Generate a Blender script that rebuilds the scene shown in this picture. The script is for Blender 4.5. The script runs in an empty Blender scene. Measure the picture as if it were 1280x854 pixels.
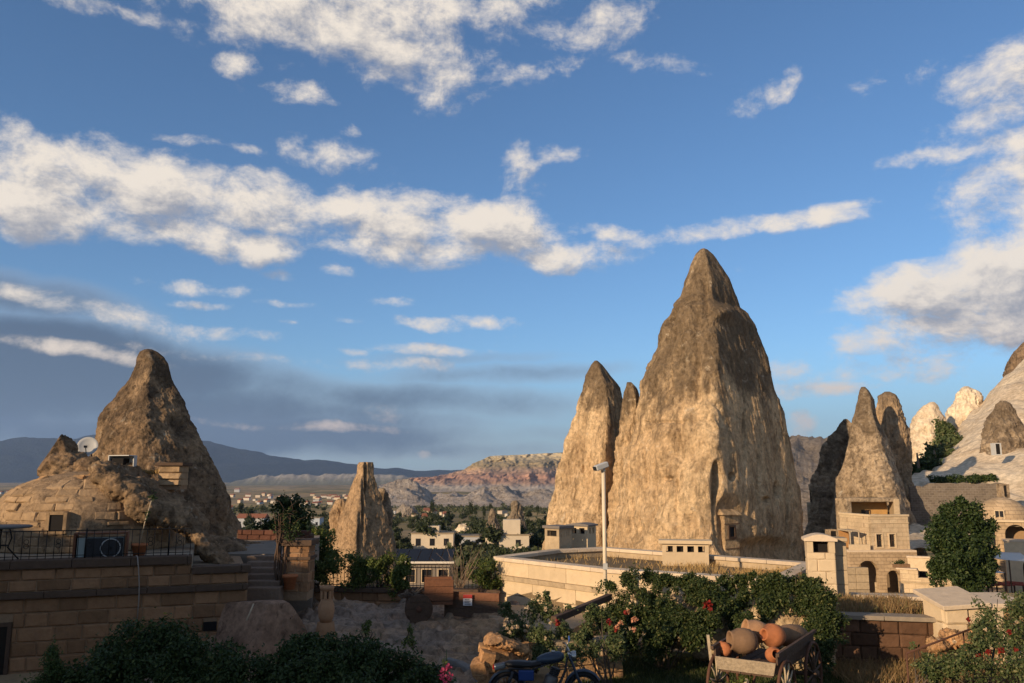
import bpy, bmesh, math, random
import numpy as np
from mathutils import Vector, Matrix, Quaternion
R = math.radians
sc = bpy.context.scene
col = sc.collection

# ------------------------------------------------------------------ camera
CAM = Vector((0.0, 0.0, 3.8))
FPX, HZ = 1030.0, 598.0                      # focal length and horizon row, in photo pixels
PITCH = math.atan((HZ - 427.0) / FPX)
cd = bpy.data.cameras.new('camera')
cd.sensor_width = 36.0
cd.lens = 36.0 * FPX / 1280.0
cd.clip_start, cd.clip_end = 0.1, 80000.0
cam = bpy.data.objects.new('camera', cd)
col.objects.link(cam)
cam.location = CAM
cam.rotation_euler = (R(90) + PITCH, 0, 0)
sc.camera = cam

# ------------------------------------------------------------------ sun and sky
SUN_A, SUN_E = R(46.5), R(15)                  # behind the camera, to the left
SUN = Vector((-math.sin(SUN_A) * math.cos(SUN_E), -math.cos(SUN_A) * math.cos(SUN_E), math.sin(SUN_E)))
sl = bpy.data.lights.new('sun', 'SUN')
sl.energy, sl.angle, sl.color = 5.0, R(0.6), (1.0, 0.76, 0.50)
so = bpy.data.objects.new('sun', sl)
col.objects.link(so)
so.rotation_euler = SUN.to_track_quat('Z', 'Y').to_euler()
so.location = SUN * 60

vs = sc.view_settings
vs.view_transform, vs.look, vs.exposure, vs.gamma = 'Standard', 'None', 0.3, 1.0

def ray(px, py):
    c, s = math.cos(PITCH), math.sin(PITCH)
    a, b = px - 640.0, 427.0 - py
    return Vector((a, c * FPX - s * b, s * FPX + c * b))
def P(px, py, Y):
    d = ray(px, py)
    return CAM + d * (Y / d.y)
def G(px, py, z):
    d = ray(px, py)
    return CAM + d * ((z - CAM.z) / d.z)
def proj(x, y, z):                            # world (numpy arrays) -> photo pixels
    c, s = math.cos(PITCH), math.sin(PITCH)
    f = c * y + s * (z - CAM.z)
    u = -s * y + c * (z - CAM.z)
    return 640 + FPX * x / f, 427 - FPX * u / f

world = bpy.data.worlds.new('World')
sc.world = world
world.use_nodes = True
def N(nt, t, **kw):
    n = nt.nodes.new(t)
    for k, v in kw.items():
        if k == 'ins':
            for i, x in v.items():
                if isinstance(x, bpy.types.NodeSocket): nt.links.new(x, n.inputs[i])
                else: n.inputs[i].default_value = x
        else: setattr(n, k, v)
    return n
def M(nt, op, a, b=None, c=None, clamp=False):
    ins = {0: a}
    if b is not None: ins[1] = b
    if c is not None: ins[2] = c
    n = N(nt, 'ShaderNodeMath', operation=op, ins=ins)
    n.use_clamp = clamp
    return n.outputs[0]
def VM(nt, op, a, b=None, out=0):
    ins = {0: a}
    if b is not None: ins[1] = b
    return N(nt, 'ShaderNodeVectorMath', operation=op, ins=ins).outputs[out]
def SM(nt, v, lo, hi, a=0.0, b=1.0):
    return N(nt, 'ShaderNodeMapRange', interpolation_type='SMOOTHSTEP', ins={0: v, 1: lo, 2: hi, 3: a, 4: b}).outputs[0]
def MIX(nt, f, a, b, mode='MIX'):
    n = N(nt, 'ShaderNodeMix', data_type='RGBA', blend_type=mode, ins={0: f})
    for i, x in ((6, a), (7, b)):
        if isinstance(x, bpy.types.NodeSocket): nt.links.new(x, n.inputs[i])
        else: n.inputs[i].default_value = (*x, 1) if len(x) == 3 else x
    return n.outputs[2]
def NOISE(nt, vec, scale, detail=6, rough=0.55, dist=0.0, out=0, dims='3D'):
    return N(nt, 'ShaderNodeTexNoise', noise_dimensions=dims, ins={'Vector': vec, 'Scale': scale, 'Detail': detail, 'Roughness': rough, 'Distortion': dist}).outputs[out]

def azel(px, py):
    d = ray(px, py).normalized()
    return math.atan2(d.x, d.y), math.asin(d.z)

def cloud_group(name, blobs, kn, nscale, warp):
    g = bpy.data.node_groups.new(name, 'ShaderNodeTree')
    g.interface.new_socket('dir', in_out='INPUT', socket_type='NodeSocketVector')
    g.interface.new_socket('density', in_out='OUTPUT', socket_type='NodeSocketFloat')
    gi, go = g.nodes.new('NodeGroupInput'), g.nodes.new('NodeGroupOutput')
    p = gi.outputs[0]
    wn = NOISE(g, p, 9.0, 2, 0.5, out=1)
    wv = VM(g, 'MULTIPLY', VM(g, 'SUBTRACT', wn, (0.5, 0.5, 0.5)), (warp, warp * 0.6, 0))
    p2 = VM(g, 'ADD', p, wv)
    def VMA(x, y, z):
        return N(g, 'ShaderNodeVectorMath', operation='MULTIPLY_ADD', ins={0: x, 1: y, 2: z}).outputs[0]
    sp = N(g, 'ShaderNodeSeparateXYZ', ins={0: p2})
    A3 = N(g, 'ShaderNodeCombineXYZ', ins={0: sp.outputs[0], 1: sp.outputs[0], 2: sp.outputs[0]}).outputs[0]
    E3 = N(g, 'ShaderNodeCombineXYZ', ins={0: sp.outputs[1], 1: sp.outputs[1], 2: sp.outputs[1]}).outputs[0]
    m3 = None
    for k in range(0, len(blobs), 3):                       # three ellipses at a time, one per vector component
        tri = blobs[k:k + 3]
        tri = tri + [tri[-1]] * (3 - len(tri))
        co = []
        for (cx, cy, wx, wy, rot, amp) in tri:
            a, e = azel(cx, cy)
            kx, ky = math.cos(e) * 1040.0 / wx, 1040.0 / wy
            c, s_ = math.cos(R(rot)), math.sin(R(rot))
            co.append((c * kx, s_ * kx, -(a * c + e * s_) * kx, -s_ * ky, c * ky, (a * s_ - e * c) * ky, amp))
        ax, bx, cx3, ay, by, cy3, am = [tuple(float(t[i]) for t in co) for i in range(7)]
        esrc = E3 if m3 is None else VMA(m3, (1e-7,) * 3, E3)
        X = VMA(A3, ax, VMA(esrc, bx, cx3))
        Y = VMA(A3, ay, VMA(esrc, by, cy3))
        q = VMA(X, X, VM(g, 'MULTIPLY', Y, Y))
        v = VMA(q, tuple(-t for t in am), am)
        m3 = v if m3 is None else VM(g, 'MAXIMUM', m3, v)
    sm = N(g, 'ShaderNodeSeparateXYZ', ins={0: m3})
    m = M(g, 'SMOOTH_MAX', M(g, 'SMOOTH_MAX', sm.outputs[0], sm.outputs[1], 0.15), sm.outputs[2], 0.15)
    m = M(g, 'MAXIMUM', m, -0.9)
    # the rest of the sky: scattered clouds of the same kind
    sep = N(g, 'ShaderNodeSeparateXYZ', ins={0: p})
    aw = SM(g, M(g, 'ABSOLUTE', sep.outputs[0]), 0.62, 0.95)
    ew = SM(g, sep.outputs[1], 0.56, 0.8)
    far = M(g, 'MAXIMUM', aw, ew)
    ns = NOISE(g, VM(g, 'MULTIPLY', p, (1.0, 2.0, 1.0)), 2.3, 2, 0.5)
    gen = M(g, 'MULTIPLY', M(g, 'MULTIPLY_ADD', ns, 5.0, -2.6), far)
    gen = M(g, 'ADD', gen, M(g, 'MULTIPLY_ADD', far, 0.9, -0.9))
    m = M(g, 'MAXIMUM', m, gen)
    pn = VM(g, 'MULTIPLY', p2, (1.0, 1.5, 1.0))
    n1 = NOISE(g, pn, nscale, 7, 0.67)
    n2 = NOISE(g, VM(g, 'ADD', pn, (3.1, 1.7, 0)), nscale * 0.33, 2, 0.5)
    nn = M(g, 'ADD', M(g, 'MULTIPLY_ADD', n1, kn * 1.35, -0.68 * kn), M(g, 'MULTIPLY_ADD', n2, kn * 0.9, -0.47 * kn))
    g.links.new(M(g, 'ADD', m, nn), go.inputs[0])
    return g

BRIGHT = [(420,18,190,48,4,.9),(520,70,105,48,-14,.8),(620,20,90,32,6,.6),(315,78,58,14,8,.6),(110,4,60,10,0,.5),
 (363,115,52,20,2,.9),(440,160,24,10,0,.6),(408,186,58,24,-6,.9),(470,209,45,10,-4,.6),(415,128,14,6,0,.4),(520,105,40,12,0,.5),
 (14,160,32,26,-20,1.),(85,212,85,44,-8,1.3),(50,258,78,36,0,1.3),(195,232,85,38,4,1.2),(185,288,58,22,6,.9),(120,180,60,18,-6,.6),
 (243,177,32,8,0,.6),(308,188,22,7,0,.5),(340,250,80,32,0,.9),(332,311,42,20,0,1.),(260,300,70,16,-4,.5),(500,272,135,42,-4,1.3),(600,285,100,44,-8,1.4),(645,205,26,22,20,.8),
 (540,312,135,26,0,1.2),(705,318,88,20,0,.8),(765,291,46,12,-6,.55),(690,195,30,9,0,.35),(420,337,26,9,0,.5),(355,340,18,7,0,.45),(240,358,60,10,0,.5),(232,360,18,7,0,.7),(250,379,30,5,0,.4),
 (940,284,125,15,0,1.1),(1065,258,50,8,4,.7),(1010,276,80,16,3,.9),(945,120,42,15,8,.55),(828,82,48,16,-8,.5),(760,25,45,24,0,.45),(655,98,50,14,10,.35),(985,105,20,10,30,.35),
 (1290,340,160,66,4,1.7),(1180,345,115,40,14,1.5),(1300,240,100,80,30,1.3),(1250,182,100,13,0,.6),(1260,118,70,42,25,.55),(1260,400,200,36,4,1.3),(1090,388,50,9,0,.5),(1100,422,90,11,3,.6),(1220,452,170,22,0,.5),(1030,489,70,9,0,.55),
 (535,404,44,10,0,.7),(602,400,46,8,-3,.6),(440,402,20,5,0,.5),(380,381,40,5,0,.4),(270,415,70,9,-4,.6),(485,376,40,7,4,.4),(375,405,16,4,0,.5),(440,441,18,5,-8,.6),(520,439,60,6,0,.4),(500,458,60,6,0,.35),
 (1001,531,24,19,0,.9),(538,568,10,7,0,.45),(70,432,120,8,-6,.6),(160,400,110,12,-10,.45),(290,446,110,8,-4,.5),(350,530,100,5,-2,.3),(1010,560,60,6,0,.2)]
DARK = [(60,455,300,62,-3,2.0),(260,540,420,40,0,1.5),(520,500,260,26,-2,1.0),(480,560,330,16,0,.8),(20,365,150,30,-8,.9),(10,470,260,72,-2,1.6),(190,505,300,58,-2,1.5),(430,520,250,34,-3,1.0),(620,470,190,17,2,.8),(650,540,200,12,0,.45),(-150,480,260,110,0,1.8),(330,480,180,26,-5,.9),(560,450,150,10,2,.5)]
def build_world():
    nt = world.node_tree
    nt.nodes.clear()
    out = N(nt, 'ShaderNodeOutputWorld')
    bg = N(nt, 'ShaderNodeBackground')
    nt.links.new(bg.outputs[0], out.inputs[0])
    sky = N(nt, 'ShaderNodeTexSky', sky_type='NISHITA')
    sky.sun_disc = False
    sky.sun_elevation = SUN_E
    sky.sun_rotation = R(180) + SUN_A
    sky.altitude, sky.air_density, sky.dust_density, sky.ozone_density = 1100, 1.0, 0.6, 1.6
    tc = N(nt, 'ShaderNodeTexCoord')
    d = VM(nt, 'NORMALIZE', tc.outputs['Generated'])
    s = N(nt, 'ShaderNodeSeparateXYZ', ins={0: d})
    az = M(nt, 'ARCTAN2', s.outputs[0], s.outputs[1])
    el = M(nt, 'ARCSINE', s.outputs[2])
    p = N(nt, 'ShaderNodeCombineXYZ', ins={0: az, 1: el, 2: 0.0}).outputs[0]
    p_sun = VM(nt, 'ADD', p, (-0.012, 0.020, 0))
    gb = cloud_group('bright_clouds', BRIGHT, 3.1, 15.0, 0.045)
    gd = cloud_group('storm_cloud', DARK, 1.1, 6.0, 0.05)
    D0 = N(nt, 'ShaderNodeGroup', node_tree=gb, ins={0: p}).outputs[0]
    D1 = N(nt, 'ShaderNodeGroup', node_tree=gb, ins={0: p_sun}).outputs[0]
    K0 = N(nt, 'ShaderNodeGroup', node_tree=gd, ins={0: p}).outputs[0]
    skyc = sky.outputs[0]
    skyc = MIX(nt, 1.0, skyc, SKY_TINT, 'MULTIPLY')
    skyc = MIX(nt, SM(nt, el, 0.16, -0.02, 0.0, 0.8), skyc, tuple(x * CL for x in (0.30, 0.385, 0.50)))     # low dusty air
    # storm bank on the left
    ka = SM(nt, K0, -0.35, 1.3, 0.0, 0.9)
    kc = MIX(nt, SM(nt, K0, 0.0, 1.15), tuple(x * CL for x in (0.38, 0.42, 0.49)), tuple(x * CL for x in (0.095, 0.135, 0.205)))
    c = MIX(nt, ka, skyc, kc)
    # sunlit cumulus and wisps: lit where the cloud thins towards the sun, grey where it thickens
    lit = M(nt, 'SUBTRACT', D0, D1)
    sh = SM(nt, M(nt, 'MULTIPLY_ADD', lit, 0.75, M(nt, 'MULTIPLY', D0, -0.26)), -0.95, 0.28)
    bc = MIX(nt, sh, tuple(x * CL for x in (0.38, 0.39, 0.44)), tuple(x * CL for x in (1.0, 0.89, 0.76)))
    low = SM(nt, el, 0.0, 0.22)
    bc = MIX(nt, low, MIX(nt, 1.0, bc, (0.80, 0.70, 0.66), 'MULTIPLY'), bc)
    ba = SM(nt, D0, -0.3, 1.25, 0.0, 0.97)
    c = MIX(nt, ba, c, bc)
    nt.links.new(c, bg.inputs[0])
    bg.inputs[1].default_value = SKY_S
    world.cycles.sampling_method = 'MANUAL'
    world.cycles.sample_map_resolution = 256
SKY_S = 0.11
CL = 7.0
SKY_TINT = (0.66, 0.88, 1.08)
build_world()

# ------------------------------------------------------------------ numpy noise
def _h(ix, iy, iz, seed):
    h = (ix * 374761393 + iy * 668265263 + iz * 2147483647 + seed * 974634541) & 0xFFFFFFFF
    h = ((h ^ (h >> 13)) * 1274126177) & 0xFFFFFFFF
    h = ((h ^ (h >> 16)) * 2246822519) & 0xFFFFFFFF
    return h ^ (h >> 13)
def vnoise(x, y, z, seed=0):
    x, y, z = np.broadcast_arrays(x, y, z)
    fx, fy, fz = np.floor(x), np.floor(y), np.floor(z)
    ix, iy, iz = fx.astype(np.int64), fy.astype(np.int64), fz.astype(np.int64)
    tx, ty, tz = x - fx, y - fy, z - fz
    ux, uy, uz = (t * t * t * (t * (t * 6 - 15) + 10) for t in (tx, ty, tz))
    r = 0
    for dx in (0, 1):
        for dy in (0, 1):
            for dz in (0, 1):
                h = _h(ix + dx, iy + dy, iz + dz, seed)
                gx = (h & 1023) / 511.5 - 1; gy = ((h >> 10) & 1023) / 511.5 - 1; gz = ((h >> 20) & 1023) / 511.5 - 1
                dot = gx * (tx - dx) + gy * (ty - dy) + gz * (tz - dz)
                r = r + dot * (ux if dx else 1 - ux) * (uy if dy else 1 - uy) * (uz if dz else 1 - uz)
    return r * 1.3
def fbm(x, y, z, octs=5, seed=0, gain=0.5, ridged=False):
    a, t, f = 1.0, 0.0, 1.0
    for o in range(octs):
        n = vnoise(x * f, y * f, z * f, seed + o * 17)
        if ridged: n = 0.5 - 2.0 * np.abs(n)
        t = t + a * n
        a *= gain; f *= 2.03
    return t
def sstep(v, a, b):
    t = np.clip((v - a) / (b - a), 0, 1)
    return t * t * (3 - 2 * t)

# ------------------------------------------------------------------ objects
def tag(o, label=None, cat=None, group=None, kind=None):
    if label: o['label'] = label
    if cat: o['category'] = cat
    if group: o['group'] = group
    if kind: o['kind'] = kind
    return o
def empty(name, loc, rz=0.0):
    o = bpy.data.objects.new(name, None)
    o.empty_display_size = 0.2
    col.objects.link(o)
    o.location = loc
    o.rotation_euler = (0, 0, rz)
    return o
def thing(name, label, cat, loc=(0, 0, 0), rz=0.0, group=None):
    return tag(empty(name, loc, rz), label, cat, group)
def link_mesh(name, me, mat=None, parent=None):
    if mat is not None and not me.materials: me.materials.append(mat)
    o = bpy.data.objects.new(name, me)
    col.objects.link(o)
    if parent is not None: o.parent = parent
    return o
def mesh_np(name, V, F, smooth=True):
    """V (n,3) array, F (m,4) or (m,3) int array"""
    me = bpy.data.meshes.new(name)
    V = np.asarray(V, dtype=np.float32); F = np.asarray(F, dtype=np.int32)
    k = F.shape[1]
    me.vertices.add(len(V)); me.vertices.foreach_set('co', V.ravel())
    me.loops.add(F.size); me.loops.foreach_set('vertex_index', F.ravel())
    me.polygons.add(len(F))
    me.polygons.foreach_set('loop_start', np.arange(0, F.size, k, dtype=np.int32))
    me.polygons.foreach_set('use_smooth', np.full(len(F), smooth, dtype=bool))
    me.update(calc_edges=True)
    me.validate()
    return me
def grid_faces(nu, nv, wrap_u=False):
    i = np.arange(nu if wrap_u else nu - 1)[:, None]; j = np.arange(nv - 1)[None, :]
    i2 = (i + 1) % nu
    return np.stack([(i * nv + j), (i2 * nv + j), (i2 * nv + j + 1), (i * nv + j + 1)], -1).reshape(-1, 4)
def origin_to(o, loc):
    """shift a mesh object's vertices so that its origin sits at loc (its base)"""
    o.data.transform(Matrix.Translation(-Vector(loc)))
    o.location = loc
    return o

class MB:
    """collects simple solids; build() links them as ONE mesh object"""
    def __init__(s): s.v, s.f, s.sm = [], [], []
    def add(s, vs, fs, smooth=False):
        b = len(s.v)
        s.v += [tuple(x) for x in vs]
        s.f += [tuple(i + b for i in f) for f in fs]
        s.sm += [smooth] * len(fs)
        return s
    def box(s, c, size, rz=0.0, mat=None, taper=1.0):
        x, y, z = size[0] / 2, size[1] / 2, size[2] / 2
        vs = []
        for k, (sx, sy, sz) in enumerate(((-1,-1,-1),(1,-1,-1),(1,1,-1),(-1,1,-1),(-1,-1,1),(1,-1,1),(1,1,1),(-1,1,1))):
            t = taper if sz > 0 else 1.0
            vs.append(Vector((sx * x * t, sy * y * t, sz * z)))
        m = Matrix.Translation(Vector(c)) @ (mat if mat is not None else Matrix.Rotation(rz, 4, 'Z'))
        return s.add([m @ v for v in vs], ((0,3,2,1),(4,5,6,7),(0,1,5,4),(1,2,6,5),(2,3,7,6),(3,0,4,7)))
    def bbox(s, lo, hi): return s.box([(a + b) / 2 for a, b in zip(lo, hi)], [b - a for a, b in zip(lo, hi)])
    def prism(s, poly, z0, z1):
        n = len(poly)
        vs = [(x, y, z0) for x, y in poly] + [(x, y, z1) for x, y in poly]
        return s.add(vs, [tuple(range(n - 1, -1, -1)), tuple(range(n, 2 * n))] + [(i, (i + 1) % n, (i + 1) % n + n, i + n) for i in range(n)])
    def bar(s, a, b, w, h=None):
        """rectangular bar from a to b"""
        a, b = Vector(a), Vector(b); h = h or w
        d = (b - a); L = d.length
        q = d.to_track_quat('X', 'Z').to_matrix().to_4x4()
        return s.box((a + b) / 2, (L, w, h), mat=q)
    def tube(s, pts, r, n=8, cap=True, smooth=True):
        pts = [Vector(p) for p in pts]
        rs = r if isinstance(r, (list, tuple)) else [r] * len(pts)
        vs, fs = [], []
        up = Vector((0, 0, 1))
        prev = None
        for i, p in enumerate(pts):
            d = (pts[min(i + 1, len(pts) - 1)] - pts[max(i - 1, 0)]).normalized()
            if prev is None:
                x = d.cross(up if abs(d.z) < 0.9 else Vector((1, 0, 0))).normalized()
            else:
                x = (prev - d * prev.dot(d)).normalized()
            y = d.cross(x); prev = x
            for k in range(n):
                t = 2 * math.pi * k / n
                vs.append(p + (x * math.cos(t) + y * math.sin(t)) * rs[i])
        for i in range(len(pts) - 1):
            for k in range(n):
                fs.append((i * n + k, i * n + (k + 1) % n, (i + 1) * n + (k + 1) % n, (i + 1) * n + k))
        if cap:
            fs.append(tuple(range(n - 1, -1, -1))); fs.append(tuple(range((len(pts) - 1) * n, len(pts) * n)))
        return s.add(vs, fs, smooth)
    def lathe(s, prof, n=24, m=None, smooth=True):
        """prof: list of (radius, z)"""
        m = m if m is not None else Matrix.Identity(4)
        vs, fs = [], []
        for (r, z) in prof:
            for k in range(n):
                t = 2 * math.pi * k / n
                vs.append(m @ Vector((r * math.cos(t), r * math.sin(t), z)))
        for i in range(len(prof) - 1):
            for k in range(n):
                fs.append((i * n + k, i * n + (k + 1) % n, (i + 1) * n + (k + 1) % n, (i + 1) * n + k))
        fs.append(tuple(range(n - 1, -1, -1))); fs.append(tuple(range((len(prof) - 1) * n, len(prof) * n)))
        return s.add(vs, fs, smooth)
    def torus(s, c, R0, r, m=None, n=28, k=8):
        m = m if m is not None else Matrix.Identity(4)
        m = Matrix.Translation(Vector(c)) @ m
        vs, fs = [], []
        for i in range(n):
            a = 2 * math.pi * i / n
            for j in range(k):
                b = 2 * math.pi * j / k
                vs.append(m @ Vector(((R0 + r * math.cos(b)) * math.cos(a), (R0 + r * math.cos(b)) * math.sin(a), r * math.sin(b))))
        for i in range(n):
            for j in range(k):
                fs.append((i * k + j, ((i + 1) % n) * k + j, ((i + 1) % n) * k + (j + 1) % k, i * k + (j + 1) % k))
        return s.add(vs, fs, True)
    def mesh(s, name):
        me = bpy.data.meshes.new(name)
        me.from_pydata(s.v, [], s.f)
        me.polygons.foreach_set('use_smooth', s.sm)
        me.update()
        return me
    def build(s, name, mat, parent=None, bevel=0.0):
        o = link_mesh(name, s.mesh(name), mat, parent)
        if bevel:
            b = o.modifiers.new('bevel', 'BEVEL'); b.width = bevel; b.segments = 2; b.limit_method = 'ANGLE'
        return o

# ------------------------------------------------------------------ materials
def new_mat(name):
    m = bpy.data.materials.new(name); m.use_nodes = True
    nt = m.node_tree
    b = nt.nodes['Principled BSDF']
    return m, nt, b
def pos(nt, world=True):
    return N(nt, 'ShaderNodeNewGeometry').outputs[0] if world else N(nt, 'ShaderNodeTexCoord').outputs['Object']
def simple(name, c, rough=0.6, metal=0.0, var=0.15, scale=6.0, bump=0.15, rnd=0.0, spec=0.3):
    m, nt, b = new_mat(name)
    p = pos(nt)
    n = NOISE(nt, p, scale, 7, 0.62)
    f = M(nt, 'MULTIPLY_ADD', n, 2 * var, 1 - var)
    if rnd:
        r = N(nt, 'ShaderNodeObjectInfo').outputs['Random']
        f = M(nt, 'MULTIPLY', f, M(nt, 'MULTIPLY_ADD', r, 2 * rnd, 1 - rnd))
    g = N(nt, 'ShaderNodeCombineXYZ', ins={0: f, 1: f, 2: f}).outputs[0]
    nt.links.new(MIX(nt, 1.0, c, g, 'MULTIPLY'), b.inputs['Base Color'])
    b.inputs['Roughness'].default_value = rough
    b.inputs['Metallic'].default_value = metal
    b.inputs['Specular IOR Level'].default_value = spec
    if bump:
        bp = N(nt, 'ShaderNodeBump', ins={'Height': n, 'Strength': bump, 'Distance': 0.05})
        nt.links.new(bp.outputs[0], b.inputs['Normal'])
    return m
def rock(name, light, mid, dark, s=1.0, bump=0.6, streak=0.5, lichen=None, white=None, dist=0.12, pitk=0.7, zs=1.0):
    """weathered tuff. lichen=(colour, z_lo, z_hi, amount): growth that gains with height"""
    m, nt, b = new_mat(name)
    p = pos(nt)
    pz = VM(nt, 'MULTIPLY', p, (1.0, 1.0, zs))
    big = NOISE(nt, p, 0.35 * s, 5, 0.6, 0.6)
    med = NOISE(nt, pz, 1.7 * s, 8, 0.68, 0.3)
    fin = NOISE(nt, p, 9.0 * s, 8, 0.7)
    stv = VM(nt, 'MULTIPLY', p, (1.0, 1.0, 0.13))
    stn = NOISE(nt, stv, 2.2 * s, 7, 0.65, 0.4)
    c = MIX(nt, SM(nt, big, 0.35, 0.65), light, mid)
    c = MIX(nt, M(nt, 'MULTIPLY', SM(nt, med, 0.42, 0.70), 0.85), c, dark)
    c = MIX(nt, M(nt, 'MULTIPLY', SM(nt, stn, 0.5, 0.72), streak), c, dark)
    if lichen:
        lc, z0, z1, am = lichen
        z = N(nt, 'ShaderNodeSeparateXYZ', ins={0: p}).outputs[2]
        t = N(nt, 'ShaderNodeMapRange', ins={0: z, 1: z0, 2: z1}).outputs[0]
        t = M(nt, 'ADD', t, M(nt, 'MULTIPLY_ADD', big, 1.6, -0.8))
        t = M(nt, 'ADD', t, M(nt, 'MULTIPLY_ADD', med, 1.8, -0.9))
        c = MIX(nt, M(nt, 'MULTIPLY', SM(nt, t, 0.25, 0.85), am), c, lc)
    if white:
        wn = NOISE(nt, VM(nt, 'ADD', p, (7, 3, 1)), 2.6 * s, 8, 0.7, 0.5)
        c = MIX(nt, M(nt, 'MULTIPLY', SM(nt, wn, 0.58, 0.72), 0.7), c, white)
    pit = NOISE(nt, VM(nt, 'ADD', pz, (2.2, 5.1, 8.8)), 4.5 * s, 7, 0.7, 0.6)
    c = MIX(nt, M(nt, 'MULTIPLY', SM(nt, pit, 0.54, 0.68), pitk), c, tuple(0.6 * x for x in dark))
    f = M(nt, 'MULTIPLY_ADD', fin, 2.0, 0.0)
    g = N(nt, 'ShaderNodeCombineXYZ', ins={0: f, 1: f, 2: f}).outputs[0]
    c = MIX(nt, 1.0, c, g, 'MULTIPLY')
    nt.links.new(c, b.inputs['Base Color'])
    b.inputs['Roughness'].default_value = 0.95
    b.inputs['Specular IOR Level'].default_value = 0.1
    h = M(nt, 'ADD', M(nt, 'MULTIPLY', med, 1.2), M(nt, 'MULTIPLY', fin, 0.7))
    h = M(nt, 'ADD', h, M(nt, 'MULTIPLY', SM(nt, pit, 0.5, 0.68), -0.35))
    h = M(nt, 'ADD', h, M(nt, 'MULTIPLY', stn, 0.6 * streak))
    bp = N(nt, 'ShaderNodeBump', ins={'Height': h, 'Strength': bump, 'Distance': dist / s})
    nt.links.new(bp.outputs[0], b.inputs['Normal'])
    return m
def masonry(name, c1, c2, mortar, bw, bh, rot=0.0, joint=0.012, bump=0.5, axis='XZ'):
    """fine coursed stone for walls too far off to tell the stones apart; axis picks the wall plane by normal"""
    m, nt, b = new_mat(name)
    p = pos(nt)
    s = N(nt, 'ShaderNodeSeparateXYZ', ins={0: p})
    u = M(nt, 'ADD', M(nt, 'MULTIPLY', s.outputs[0], math.cos(rot)), M(nt, 'MULTIPLY', s.outputs[1], math.sin(rot)))
    q = N(nt, 'ShaderNodeCombineXYZ', ins={0: u, 1: s.outputs[2], 2: 0.0}).outputs[0]
    br = N(nt, 'ShaderNodeTexBrick', ins={'Vector': q, 'Color1': (*c1, 1), 'Color2': (*c2, 1), 'Mortar': (*mortar, 1), 'Scale': 1.0, 'Mortar Size': joint, 'Mortar Smooth': 0.3, 'Brick Width': bw, 'Row Height': bh})
    n = NOISE(nt, p, 5.0, 7, 0.65)
    n2 = NOISE(nt, p, 0.8, 4, 0.6)
    f = M(nt, 'MULTIPLY', M(nt, 'MULTIPLY_ADD', n, 0.7, 0.65), M(nt, 'MULTIPLY_ADD', n2, 0.6, 0.7))
    g = N(nt, 'ShaderNodeCombineXYZ', ins={0: f, 1: f, 2: f}).outputs[0]
    nt.links.new(MIX(nt, 1.0, br.outputs[0], g, 'MULTIPLY'), b.inputs['Base Color'])
    b.inputs['Roughness'].default_value = 0.95
    b.inputs['Specular IOR Level'].default_value = 0.1
    h = M(nt, 'ADD', M(nt, 'MULTIPLY', br.outputs['Fac'], -0.6), M(nt, 'MULTIPLY', n, 0.7))
    bp = N(nt, 'ShaderNodeBump', ins={'Height': h, 'Strength': bump, 'Distance': 0.03})
    nt.links.new(bp.outputs[0], b.inputs['Normal'])
    return m
def leafy(name, a, b_, c=None, trans=0.25, rough=0.55):
    """leaf colours picked per leaf by the 'var' attribute"""
    m, nt, b = new_mat(name)
    at = N(nt, 'ShaderNodeAttribute', attribute_name='var').outputs['Fac']
    cc = MIX(nt, SM(nt, at, 0.0, 0.8), a, b_)
    if c: cc = MIX(nt, SM(nt, at, 0.82, 1.0), cc, c)
    nt.links.new(cc, b.inputs['Base Color'])
    b.inputs['Roughness'].default_value = rough
    b.inputs['Specular IOR Level'].default_value = 0.25
    tr = N(nt, 'ShaderNodeBsdfTranslucent', ins={0: cc})
    mx = N(nt, 'ShaderNodeMixShader', ins={0: trans, 1: b.outputs[0], 2: tr.outputs[0]})
    nt.links.new(mx.outputs[0], nt.nodes['Material Output'].inputs[0])
    return m
# ================================================================== LAND
sc.cycles.max_bounces = 5
sc.cycles.diffuse_bounces = 3
sc.cycles.transparent_max_bounces = 8

def terrain_h(x, y):
    x = np.asarray(x, float); y = np.asarray(y, float)
    r = np.hypot(x, y)
    z = np.zeros_like(r)
    # garden level, then the drop behind the courtyard fence and the building
    z = z - 4.6 * sstep(y, 28.0, 42.0) * sstep(r, 20, 40)
    z = z - 5.0 * sstep(y, 60, 150) - 6.0 * sstep(y, 150, 330) - 12.0 * sstep(y, 330, 1000) - 6 * sstep(y, 1000, 2600)
    z = z + 0.35 * fbm(x * 0.05, y * 0.05, 0.3, 4, 3) * sstep(r, 30, 90)
    z = z + 2.2 * fbm(x * 0.006, y * 0.006, 0.7, 4, 9) * sstep(r, 150, 500)
    z = z + 7.0 * fbm(x * 0.0011, y * 0.0011, 0.7, 4, 19) * sstep(r, 700, 2500)
    # the slope the camera's terrace stands on, behind and to the left
    z = np.where(y < 4, z + 1.2 * sstep(-y, -4, 10), z)
    return z
def th(x, y): return float(terrain_h(np.array([x]), np.array([y]))[0])

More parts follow.
